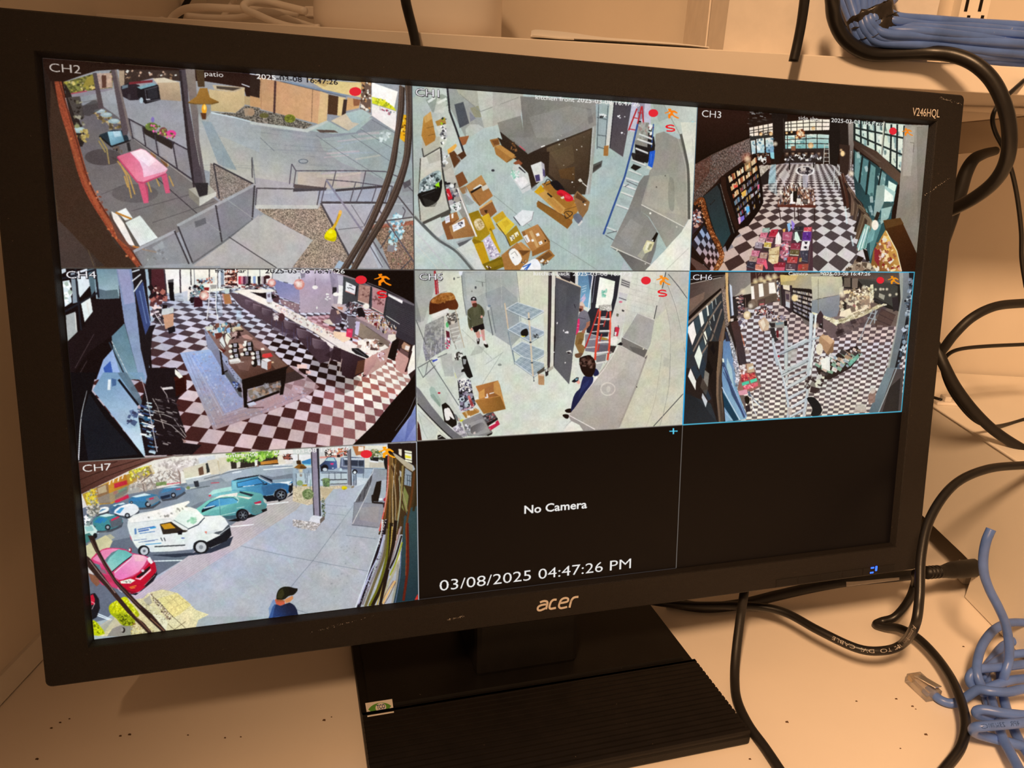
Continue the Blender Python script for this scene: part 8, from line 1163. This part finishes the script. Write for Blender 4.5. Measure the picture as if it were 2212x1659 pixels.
P4 = [at(1440, 1300, z=.0042), at(1520, 1312, z=.0042), at(1600, 1305, z=.0045), at(1680, 1286, z=.010), at(1760, 1268, z=.016), at(1830, 1256, z=.022), at(1920, 1247, z=.024), at(1990, 1240, z=.027), at(2012, 1237, d=.592)]
lead = cable('mains_lead', P4, .0042, M_CABLE2, 'black mains lead wearing a white tag, under the right end of the monitor')
q = [at(1822, 1257, z=.024)+(0, -.006, 0), at(1935, 1243, z=.026)+(0, -.006, 0), at(1936, 1222, z=.026)+(0, -.006, 0), at(1821, 1238, z=.024)+(0, -.006, 0)]
w_ = np.cross(q[1]-q[0], q[3]-q[0]); w_ /= np.linalg.norm(w_); w_ = w_ if w_[1] < 0 else -w_
lab = obj('paper_tag', hexa(q, [p+w_*.0004 for p in q]), M_LABEL, lead, label='white tag with a bar code, upside down')
qo = (q[0]+q[1]+q[2]+q[3])/4+w_*.0004; qu = (q[1]-q[0]+q[2]-q[3])/2; qv = (q[0]-q[3]+q[1]-q[2])/2; rn = random.Random(3); bars = []; x = -.40
while x < .4:
    s = rn.choice((.004, .008, .012)); bars.append(prism([(x, -.40), (x+s, -.40), (x+s, .08), (x, .08)], qo, qu, qv, w_, 0, .00005)); x += s+rn.choice((.006, .01, .014))
obj('bar_code', join(*bars), M_INK, lab)
lettering('tag_lettering', '0121-1176HL', .30, .16, -.28, .16, .22, qo, qu*1000, qv*1000, w_, M_INK, lab, .06)
plug = thing('mains_plug', 'black mains plug pushed into the notch of the white cabinet', 'plug', tuple(at(2050, 1262, d=.60)))
pc = [at(1992, 1238, d=.588), at(2008, 1236, d=.592), at(2022, 1236, d=.596), at(2036, 1235, d=.60), at(2048, 1233, d=.603), at(2062, 1231, d=.606), at(2085, 1229, d=.612), at(2108, 1226, d=.62)]
obj('plug_body', tube(np.array(pc[2:]), [.0046, .0052, .0066, .0074, .0074], 16, 6), M_BLACK, plug, True)
for i in range(4):
    c_ = at(2001+i*7.6, 1237-i*.6, d=.590+i*.0022); e = at(2004.5+i*7.6, 1236.8-i*.6, d=.591+i*.0022); obj('strain_relief_ring', tube(np.array([c_, e]), .0052, 14, raw=True), M_BLACK, plug, True)
P5 = [at(1795, -40, Y=.555), at(1798, 0, Y=.557), at(1802, 38, Y=.562), at(1820, 78, Y=.566), at(1850, 104, Y=.569), at(1890, 117, Y=.570), at(1950, 116, Y=.568), at(2010, 114, Y=.564), at(2062, 120, Y=.556), at(2108, 140, Y=.548), at(2146, 178, Y=.542), at(2172, 235, Y=.538), at(2181, 295, Y=.538), at(2174, 348, Y=.542), at(2150, 390, Y=.55), at(2110, 424, Y=.562), at(2062, 450, Y=.578), at(2010, 470, Y=.595), at(1950, 485, Y=.61)]
cable('monitor_cable', P5, .0048, M_CABLE, 'thickest black cable, hanging over the shelf edge in a wide loop right of the monitor')
P7 = [at(2290, 100, Y=.60), at(2240, 148, Y=.585), at(2212, 174, Y=.575), at(2172, 210, Y=.565), at(2152, 233, Y=.562), at(2144, 258, Y=.56), at(2151, 288, Y=.56), at(2170, 325, Y=.56), at(2186, 372, Y=.56), at(2198, 430, Y=.565), at(2206, 500, Y=.57), at(2207, 560, Y=.575), at(2216, 620, Y=.58)]
cable('thin_cable', P7, .00155, M_CABLE, 'thin glossy black cable hanging crookedly behind the thickest black loop')
P8 = [at(2290, 652, Y=.60), at(2212, 655, Y=.59), at(2150, 662, Y=.58), at(2100, 686, Y=.575), at(2062, 722, Y=.575), at(2036, 756, Y=.58), at(2000, 800, Y=.59), at(1960, 850, Y=.60)]
cable('data_cable', P8, .0036, M_CABLE2, 'dull black cable arching from the frame edge to behind the monitor at mid height')
P9 = [at(1990, 700, Y=.60), at(2020, 745, Y=.585), at(2040, 790, Y=.575), at(2066, 838, Y=.57), at(2104, 888, Y=.565), at(2150, 932, Y=.562), at(2212, 972, Y=.56), at(2290, 1012, Y=.56)]
cable('data_cable', P9, .0042, M_CABLE2, 'dull black cable sloping down to the right across the white cabinet top')
P10 = [at(2290, 740, Y=.64), at(2212, 744, Y=.63), at(2130, 748, Y=.61), at(2075, 754, Y=.60), at(2048, 766, Y=.595), at(2037, 786, Y=.59), at(2039, 812, Y=.585), at(2056, 850, Y=.58), at(2086, 890, Y=.575), at(2112, 912, Y=.575), at(2140, 921, Y=.59), at(2170, 918, Y=.61), at(2212, 906, Y=.63), at(2290, 880, Y=.65)]
cable('thin_cable', P10, .0016, M_CABLE2, 'thin dull black cable bending in a hook beside the monitor and over the cabinet')
P11 = [at(2160, 922, Y=.640), at(2212, 925, Y=.66), at(2290, 926, Y=.68)]
cable('thin_cable', P11, .0011, M_CABLE2, 'thinnest dark cable lying flat on the cabinet top near the back')
P12 = [at(872, -40, Y=.555), at(876, 0, Y=.557), at(884, 35, Y=.56), at(893, 70, Y=.562), at(899, 105, Y=.563), at(902, 160, Y=.563), at(902, 240, Y=.563)]
cable('hanging_cable', P12, .0035, M_CABLE, 'black cable dropping past the round white device behind the monitor')
P13 = [at(1742, -40, Y=.555), at(1738, 0, Y=.556), at(1731, 50, Y=.558), at(1723, 92, Y=.559), at(1714, 133, Y=.559)]
cable('cable_end', P13, [.0036, .0034, .0033, .0033, .0034], M_CABLE, 'black cable stub with a cut end hanging before the white carton')
P14 = [at(246, -60, Y=.70), at(252, 0, Y=.70), at(255, 25, Y=.70), at(262, 60, Y=.70), at(270, 110, Y=.69)]
cable('hanging_cable', P14, .0030, M_CABLE2, 'black cable hanging alone at the far left above the shelf')
P15 = [at(430, -60, Y=.72), at(410, -8, Y=.72), at(398, 14, Y=.72), at(392, 26, Y=.715), at(388, 44, Y=.70), at(380, 70, Y=.69)]
cable('hanging_cable', P15, .0024, M_CABLE2, 'black cable passing behind the looped white cord at left')
P16 = [at(2150, 326, Y=.665), at(2124, 333, Y=.655), at(2102, 346, Y=.65), at(2086, 374, Y=.65), at(2074, 412, Y=.65), at(2060, 452, Y=.65), at(2040, 510, Y=.65), at(2015, 580, Y=.66)]
cable('black_hose', P16, [.0036, .0046, .0054, .0058, .0058, .0058], M_CABLE2, 'broad black strap of cable bending down under the shelf behind the monitor', 'cable')
# ---------------------------------------------------------------- things on the shelf
zs = ZS
dev = thing('router', 'white rounded network device standing on the shelf above the monitor', 'router', (-.085, .67, zs))
th = np.linspace(0, 2*np.pi, 72, endpoint=False); se = np.c_[np.sign(np.cos(th))*np.abs(np.cos(th))**.55, np.sign(np.sin(th))*np.abs(np.sin(th))**.55]
x0, x1 = at(691, 30, Y=.655)[0], at(1082, 30, Y=.655)[0]; cx, rx = (x0+x1)/2, (x1-x0)/2
V_, Q_ = [], []
for k_, (h, s) in enumerate(((.0, .93), (.003, .965), (.008, .995), (.014, 1), (.066, .985), (.076, .955), (.082, .88), (.085, .7))):
    V_ += [(cx+a*rx*s, .668+b_*.075*s, zs+h) for a, b_ in se]
    if k_: Q_ += [[(k_-1)*72+i, (k_-1)*72+(i+1) % 72, k_*72+(i+1) % 72, k_*72+i] for i in range(72)]
obj('housing', (np.array(V_), Q_+[list(range(72))[::-1], list(range(504, 576))]), M_DEVICE, dev, True)
obj('foot', (lambda v: v)(prism(se*(rx*.86, .062), (cx, .668, zs), (1, 0, 0), (0, 1, 0), (0, 0, 1), .0002, .002)), M_PANEL, dev)
wp = thing('white_plug', 'white cable plug pressed into the left side of the rounded device', 'plug', tuple(at(675, 40, Y=.64)))
c0, c1 = at(662, 26, Y=.64), at(694, 27, Y=.64); obj('plug_shell', hexa([c0+(0, -.006, -.0042), c1+(0, -.006, -.0042), c1+(0, .006, -.0042), c0+(0, .006, -.0042)], [c0+(0, -.006, .0035), c1+(0, -.006, .0035), c1+(0, .006, .0035), c0+(0, .006, .0035)]), M_DEVICE, wp, bevel=.001)
obj('plug_tail', tube(np.array([at(645, 27, Y=.64), at(662, 27, Y=.64)]), [.0022, .0028], 12, raw=True), M_DEVICE, wp, True)
W = [([(352, 70), (364, 50), (378, 32), (402, 19), (440, 16), (490, 18), (540, 21), (600, 27), (645, 28)], .615, .0027, 'white cord arching from the shelf edge to the white plug'),
     ([(660, 24), (620, 14), (578, 4), (545, 3), (528, 10), (530, 20), (556, 32), (600, 50), (640, 60), (690, 72)], .60, .0026, 'white cord in a tight loop left of the rounded device'),
     ([(400, 34), (450, 38), (510, 38), (560, 30), (600, 34), (650, 50), (700, 66)], .635, .0024, 'white cord sagging low behind the other white cords'),
     ([(515, -20), (505, 2), (498, 12), (486, 30), (470, 52)], .68, .0022, 'white cord rising steeply at the back of the shelf'),
     ([(540, 22), (585, 30), (630, 42), (670, 58), (720, 74)], .618, .0024, 'white cord running down to the foot of the rounded device')]
for pts, Y_, r_, lb in W:
    q = [at(x, y, Y=Y_+.012*math.sin(i)) for i, (x, y) in enumerate(pts)]
    q = [np.array([p[0], p[1], max(p[2], ZS+r_)]) for p in q]
    cable('white_cable', q, r_, M_WCABLE, lb)
# folded papers lying along the edge
def sheet(name, top, bot, Y0, Y1, label):
    a = cr(np.array([at(x, y, Y=Y0) for x, y in top]), 5); b_ = cr(np.array([at(x, y, Y=Y0) for x, y in bot]), 5)
    a[:, 2] = np.maximum(a[:, 2], ZS+.0012); b_[:, 2] = np.maximum(np.minimum(b_[:, 2], a[:, 2]-.0006), ZS+.0003)
    n_ = len(a); g = a+(0, Y1-Y0, .004); h = b_+(0, Y1-Y0, 0); V_ = np.r_[a, b_, g, h]; Q = []
    for i in range(n_-1):
        for s0, s1 in ((0, 1), (1, 3), (3, 2), (2, 0)): Q.append([s0*n_+i, s0*n_+i+1, s1*n_+i+1, s1*n_+i])
    return obj(name, (V_, Q+[[0, n_, 3*n_, 2*n_], [n_-1, 3*n_-1, 4*n_-1, 2*n_-1]]), M_PAPER, None, label=label, cat='paper')
sheet('folded_paper', [(1148, 66), (1164, 64), (1230, 70), (1300, 80), (1380, 86), (1460, 93), (1532, 101)], [(1146, 79), (1164, 80), (1230, 83), (1300, 86), (1380, 91), (1460, 96), (1532, 102)], .579, .66, 'curled sheets of white paper on the shelf edge, rolled up at the left')
sheet('paper_slip', [(1150, 76), (1170, 78), (1204, 82), (1240, 84)], [(1150, 80), (1170, 81), (1204, 84), (1240, 86)], .577, .60, 'thin grey edged slip poking out under the curled sheets')
for o in (COL.objects['paper_slip'],): o.data.materials[0] = M_PANEL
# white carton with a cut edge, behind the taped bundle
ct = thing('carton', 'white corrugated carton standing on the shelf behind the cable stub', 'box', (.24, .68, zs))
xl, xr = at(1568, 60, Y=.60)[0], at(2024, 30, Y=.60)[0]
obj('front_panel', box(xl, .60, zs+.0002, xr, .604, zs+.20), M_CARTON, ct)
obj('side_panel', box(xl, .604, zs+.0002, xl+.004, .762, zs+.20), M_CARTON, ct)
obj('side_panel', box(xr-.004, .604, zs+.0002, xr, .762, zs+.20), M_CARTON, ct)
obj('back_panel', box(xl+.004, .758, zs+.0002, xr-.004, .762, zs+.20), M_CARTON, ct)
f0, f1, f2 = (xl-.0004, .745, zs+.004), (xl-.0004, .745, zs+.12), (xl-.0004, .665, zs+.12)
obj('folded_flap', hexa([f0, (xl-.0004, .655, zs+.004), f2, f1], [(a-.0016, b_, c_) for a, b_, c_ in (f0, (xl, .655, zs+.004), f2, f1)]), M_CARTON, ct, label='creased flap on the carton side')
rn = random.Random(5)
parts = [box(x, .5985, zs+.0003, x+rn.uniform(.001, .003), .60, zs+rn.uniform(.001, .0022)) for x in np.arange(xl+.03, xl+.075, .0024)]
obj('torn_edge', join(*parts), M_CARTON, ct, kind='stuff')
# slotted upright on the wall
up = thing('slotted_upright', 'white slotted steel upright on the wall at top right', 'wall bracket', (.46, .775, ZS))
x0, x1 = at(2068, 25, Y=.770)[0], at(2130, 25, Y=.770)[0]
obj('channel', join(box(x0, .766, ZS, x1, .768, .95), box(x0, .768, ZS, x0+.002, .7795, .95), box(x1-.002, .768, ZS, x1, .7795, .95)), M_METAL, up)
for i in range(6):
    for px_ in (2089, 2119):
        c_ = at(px_, 50-i*42, Y=.766); xs_ = c_[0]; obj('slot', box(xs_-.0014, .7656, c_[2]-.0065, xs_+.0014, .7662, c_[2]+.0065), M_DARK, up)
# blue bundle, wrapped in tape
def lerp(a, b_, t): return a[0]+(b_[0]-a[0])*t, a[1]+(b_[1]-a[1])*t
rn = random.Random(11)
ST = [((1806, -60), (1925, -60)), ((1818, -10), (1936, -12)), ((1846, 60), (1912, 16)), ((1862, 92), (1924, 30)), ((1892, 110), (1948, 38)), ((1985, 118), (2010, 43)), ((2100, 128), (2110, 52)), ((2215, 138), (2215, 58)), ((2300, 150), (2300, 66))]
for i in range(14):
    s = (i % 9)/8 if i < 9 else (i-9+.6)/5.2; back = i >= 9; pts = []
    for j, (a, b_) in enumerate(ST):
        x, y = lerp(a, b_, s); w1 = rn.uniform(-1, 1)
        Y_ = .572+(.010 if back else 0)-(.008*math.sin(math.pi*s)) + (.012 if j < 2 else 0) + (.003*w1)
        if j in (2, 3): Y_ = .571+(.007 if back else 0)-.006*math.sin(math.pi*s)
        if j > 4: y += w1*3
        p = at(x, y, Y=Y_+max(0, j-5)*.006)
        if j > 3: p[2] = max(p[2], ZS+.0034)
        pts.append(p)
    cable('network_cable', pts, .0031, M_BLUE, 'blue network cable in the black taped bundle on the shelf', 'cable', 'blue network cables in the taped bundle', 12)
tc = [at(x, y, Y=.574) for x, y in ((1872, 20), (1879, 38), (1886, 54), (1893, 70))]; V_, Q_ = [], []; K = 40
ax_ = tc[-1]-tc[0]; L_ = np.linalg.norm(ax_); ax_ /= L_; wu = at(1915, 22, Y=.574)-at(1845, 66, Y=.574); wu -= ax_*(wu@ax_); wu /= np.linalg.norm(wu); wv = np.cross(ax_, wu)
for i in range(13):
    t_ = i/12; c_ = tc[0]+ax_*L_*t_
    for j in range(K):
        th_ = 2*math.pi*j/K; rr = 1+.05*math.sin(3*th_+i*1.7)+.05*math.sin(7*th_-i*.9)+rn.uniform(-.02, .02)+(.03 if i in (4, 5, 8) else 0)
        V_.append(c_+(wu*.0158*math.cos(th_)+wv*.0115*math.sin(th_))*rr+ax_*.0022*math.sin(2*th_+i)+ax_*(rn.uniform(-.0012, .0012) if i in (0, 12) else 0))
    if i: Q_ += [[(i-1)*K+j, (i-1)*K+(j+1) % K, i*K+(j+1) % K, i*K+j] for j in range(K)]
tape = obj('electrical_tape', (np.array(V_), Q_), M_TAPE, None, True, label='creased black tape wound round the blue cable bundle', cat='tape'); sd = tape.modifiers.new('thickness', 'SOLIDIFY'); sd.thickness = .0003
# ---------------------------------------------------------------- white cabinet on the right
BX = .3937
cab = thing('white_cabinet', 'low white metal cabinet with a notched side, right of the monitor', 'cabinet', (.6, .55, 0))
def yz(px, py): p = at(px, py, X=BX); return p[1], p[2]
n1, n2, n3, n4 = yz(2083, 1290), yz(2101, 1238), yz(2096, 1214), yz(2078, 1196)
yb, zt = .775, .1325
pan = [(.12, .004), n1, (n2[0], n2[1]), n3, n4, (.640, n4[1]), (.648, n4[1]-.006), (.648, .004), (yb, .004), (yb, zt), (.12, zt)]
obj('side_panel', prism(pan, (BX, 0, 0), (0, 1, 0), (0, 0, 1), (1, 0, 0), 0, .0038), M_METAL, cab, bevel=.0006)
obj('top_panel', box(BX-.0012, .12, zt, 1.2, yb, zt+.0022), M_METAL, cab, bevel=.0008)
obj('back_panel', box(BX+.0038, yb-.004, .004, 1.2, yb, zt), M_METAL, cab)
obj('inner_panel', box(BX+.052, .13, .004, BX+.055, yb-.004, zt), M_PANEL, cab)
for y in (.14, .57, .70): obj('foot', box(BX+.010, y, 0, BX+.026, y+.014, .018), M_METAL, cab, bevel=.0015)
clip = thing('cable_clip', 'pale plastic cable clip on the cabinet top edge beside the monitor', 'clip', tuple(at(2042, 872, z=zt+.0022)))
q = at(2040, 872, z=zt+.0022); obj('clip_base', box(q[0]-.010, q[1]-.006, q[2], q[0]+.010, q[1]+.006, q[2]+.003), M_DEVICE, clip, bevel=.0008); obj('clip_arm', box(q[0]-.003, q[1]-.005, q[2]+.003, q[0]+.003, q[1]+.005, q[2]+.008), M_DEVICE, clip, bevel=.0008)
q0, q1 = at(2000, 855, z=zt+.005), at(2034, 866, z=zt+.005); cable('short_lead', [at(1960, 842, z=zt+.005), q0, q1], .0022, M_CABLE2, 'short black lead reaching the pale clip on the cabinet')
# ---------------------------------------------------------------- blue tangle with a clear plug
coil = thing('coiled_network_cable', 'tangled blue network cable with a clear plug, in the lower right corner', 'cable', tuple(at(2160, 1560, z=0)))
def strand(pts, zz, name='cable_loop', r=.0030):
    zz = np.broadcast_to(zz, (len(pts),)) if np.ndim(zz) == 0 else np.interp(np.linspace(0, 1, len(pts)), np.linspace(0, 1, len(zz)), zz)
    p = [at(x, y, z=z_) for (x, y), z_ in zip(pts, zz)]
    return obj(name, tube(np.array(p), r, 12, 8), M_BLUE, coil, True), p
strand([(2240, 1372), (2212, 1376), (2187, 1386), (2166, 1396), (2149, 1416), (2132, 1440), (2124, 1462)], .006)
strand([(2250, 1408), (2212, 1411), (2177, 1416), (2157, 1426), (2134, 1442), (2120, 1462)], .011)
strand([(2128, 1452), (2134, 1480), (2144, 1520), (2152, 1550), (2164, 1590), (2182, 1625), (2204, 1668), (2225, 1720)], [.004, .006, .010, .014, .015, .013])
strand([(2160, 1450), (2164, 1483), (2172, 1524), (2184, 1560), (2202, 1600), (2228, 1640)], [.004, .006, .007, .008])
strand([(2112, 1436), (2117, 1470), (2128, 1500), (2138, 1530), (2148, 1560)], .0045)
strand([(2250, 1350), (2212, 1345), (2178, 1346), (2148, 1360), (2125, 1388), (2113, 1420), (2110, 1452), (2118, 1478), (2126, 1500)], [.020, .026, .030, .030, .028, .024, .018, .010])
strand([(2260, 1430), (2212, 1435), (2170, 1440), (2136, 1443), (2112, 1446), (2099, 1455), (2094, 1468), (2099, 1480), (2112, 1486), (2130, 1484)], [.022, .022, .022, .022, .022, .018, .014, .011, .010])
lead2, _p = strand([(2260, 1486), (2212, 1488), (2177, 1495), (2140, 1493), (2112, 1490), (2084, 1508), (2058, 1519), (2034, 1513), (2016, 1499), (2003, 1488)], [.024, .024, .023, .022, .019, .010, .0045, .0040, .0042, .0045])
strand([(2260, 1462), (2212, 1466), (2180, 1470), (2150, 1480), (2128, 1488)], [.012, .014, .014, .012])
strand([(2260, 1548), (2212, 1545), (2167, 1540), (2128, 1533), (2112, 1535), (2109, 1541), (2118, 1547), (2145, 1551), (2177, 1553), (2240, 1562)], [.023, .023, .023, .021, .018, .015, .012, .011, .010])
lp, pth = strand([(2260, 1552), (2208, 1561), (2168, 1565), (2126, 1569), (2108, 1571), (2102, 1577), (2108, 1584), (2136, 1593), (2172, 1602), (2250, 1622)], [.029, .029, .029, .028, .024, .018, .012, .010, .009])
print_along(lp, pth, '4PR   23AWG', .22, .44, .0026, .0030, M_NAVY, flip=True)
lv, pv = strand([(2141, 1143), (2130, 1170), (2124, 1205), (2126, 1240), (2138, 1275), (2156, 1310), (2171, 1345), (2179, 1385), (2179, 1425), (2172, 1450), (2166, 1470)], [.128, .120, .108, .096, .083, .070, .056, .042, .029, .022, .014], r=.0029)
pl = [at(*p_, z=z_) for p_, z_ in (((1966, 1468), .006), ((2014, 1512), .006))]
e1 = pl[1]-pl[0]; e1[2] = 0; ln = np.linalg.norm(e1); e1 /= ln; e2 = np.array([-e1[1], e1[0], 0]); o_ = at(1968, 1472, z=0)
con = obj('clear_plug', prism([(0, -.0058), (ln, -.0058), (ln, .0058), (0, .0058)], o_, e1, e2, AZ, .0004, .0078), M_CLEAR, coil, bevel=.0005, label='clear plastic plug with gold contacts')
obj('latch', hexa([o_+e1*.004+e2*.003+AZ*.0079, o_+e1*.004-e2*.003+AZ*.0079, o_+e1*.004-e2*.003+AZ*.0087, o_+e1*.004+e2*.003+AZ*.0087], [o_+e1*(ln+.001)+e2*.0025+AZ*.0125, o_+e1*(ln+.001)-e2*.0025+AZ*.0125, o_+e1*(ln+.001)-e2*.0025+AZ*.0132, o_+e1*(ln+.001)+e2*.0025+AZ*.0132]), M_CLEAR, con)
for i in range(8): y_ = -.0036+i*.00103; obj('contact', hexa([o_+e1*.0006+e2*y_+AZ*.0034, o_+e1*.0046+e2*y_+AZ*.0034, o_+e1*.0046+e2*(y_+.0005)+AZ*.0034, o_+e1*.0006+e2*(y_+.0005)+AZ*.0034], [o_+e1*.0006+e2*y_+AZ*.0066, o_+e1*.0046+e2*y_+AZ*.0060, o_+e1*.0046+e2*(y_+.0005)+AZ*.0060, o_+e1*.0006+e2*(y_+.0005)+AZ*.0066]), M_GOLD, con)
# crumbs on the desk
rn = random.Random(9); parts = []
for x, y in [(111, 1573), (130, 1561), (150, 1553), (700, 1556), (716, 1549), (2081, 1397), (2000, 1587), (1945, 1617), (1936, 1510), (1971, 1526), (1978, 1532), (1850, 1515), (80, 1640), (260, 1590), (280, 1587), (406, 1588), (486, 1594), (520, 1592), (1620, 1640), (1700, 1560)]:
    p = at(x, y, z=0); s = rn.uniform(.0005, .0011); parts.append(hexa([p+(-s, -s*.5, 0), p+(s, -s*.6, 0), p+(s*.8, s*.5, 0), p+(-s*.9, s*.6, 0)], [p+(-s*.6, -s*.3, s*.8), p+(s*.6, -s*.3, s*.7), p+(s*.5, s*.3, s*.8), p+(-s*.5, s*.3, s*.6)]))
obj('desk_crumbs', join(*parts), M_CRUMB, None, label='small brown crumbs scattered over the white desk', cat='crumbs', kind='stuff')
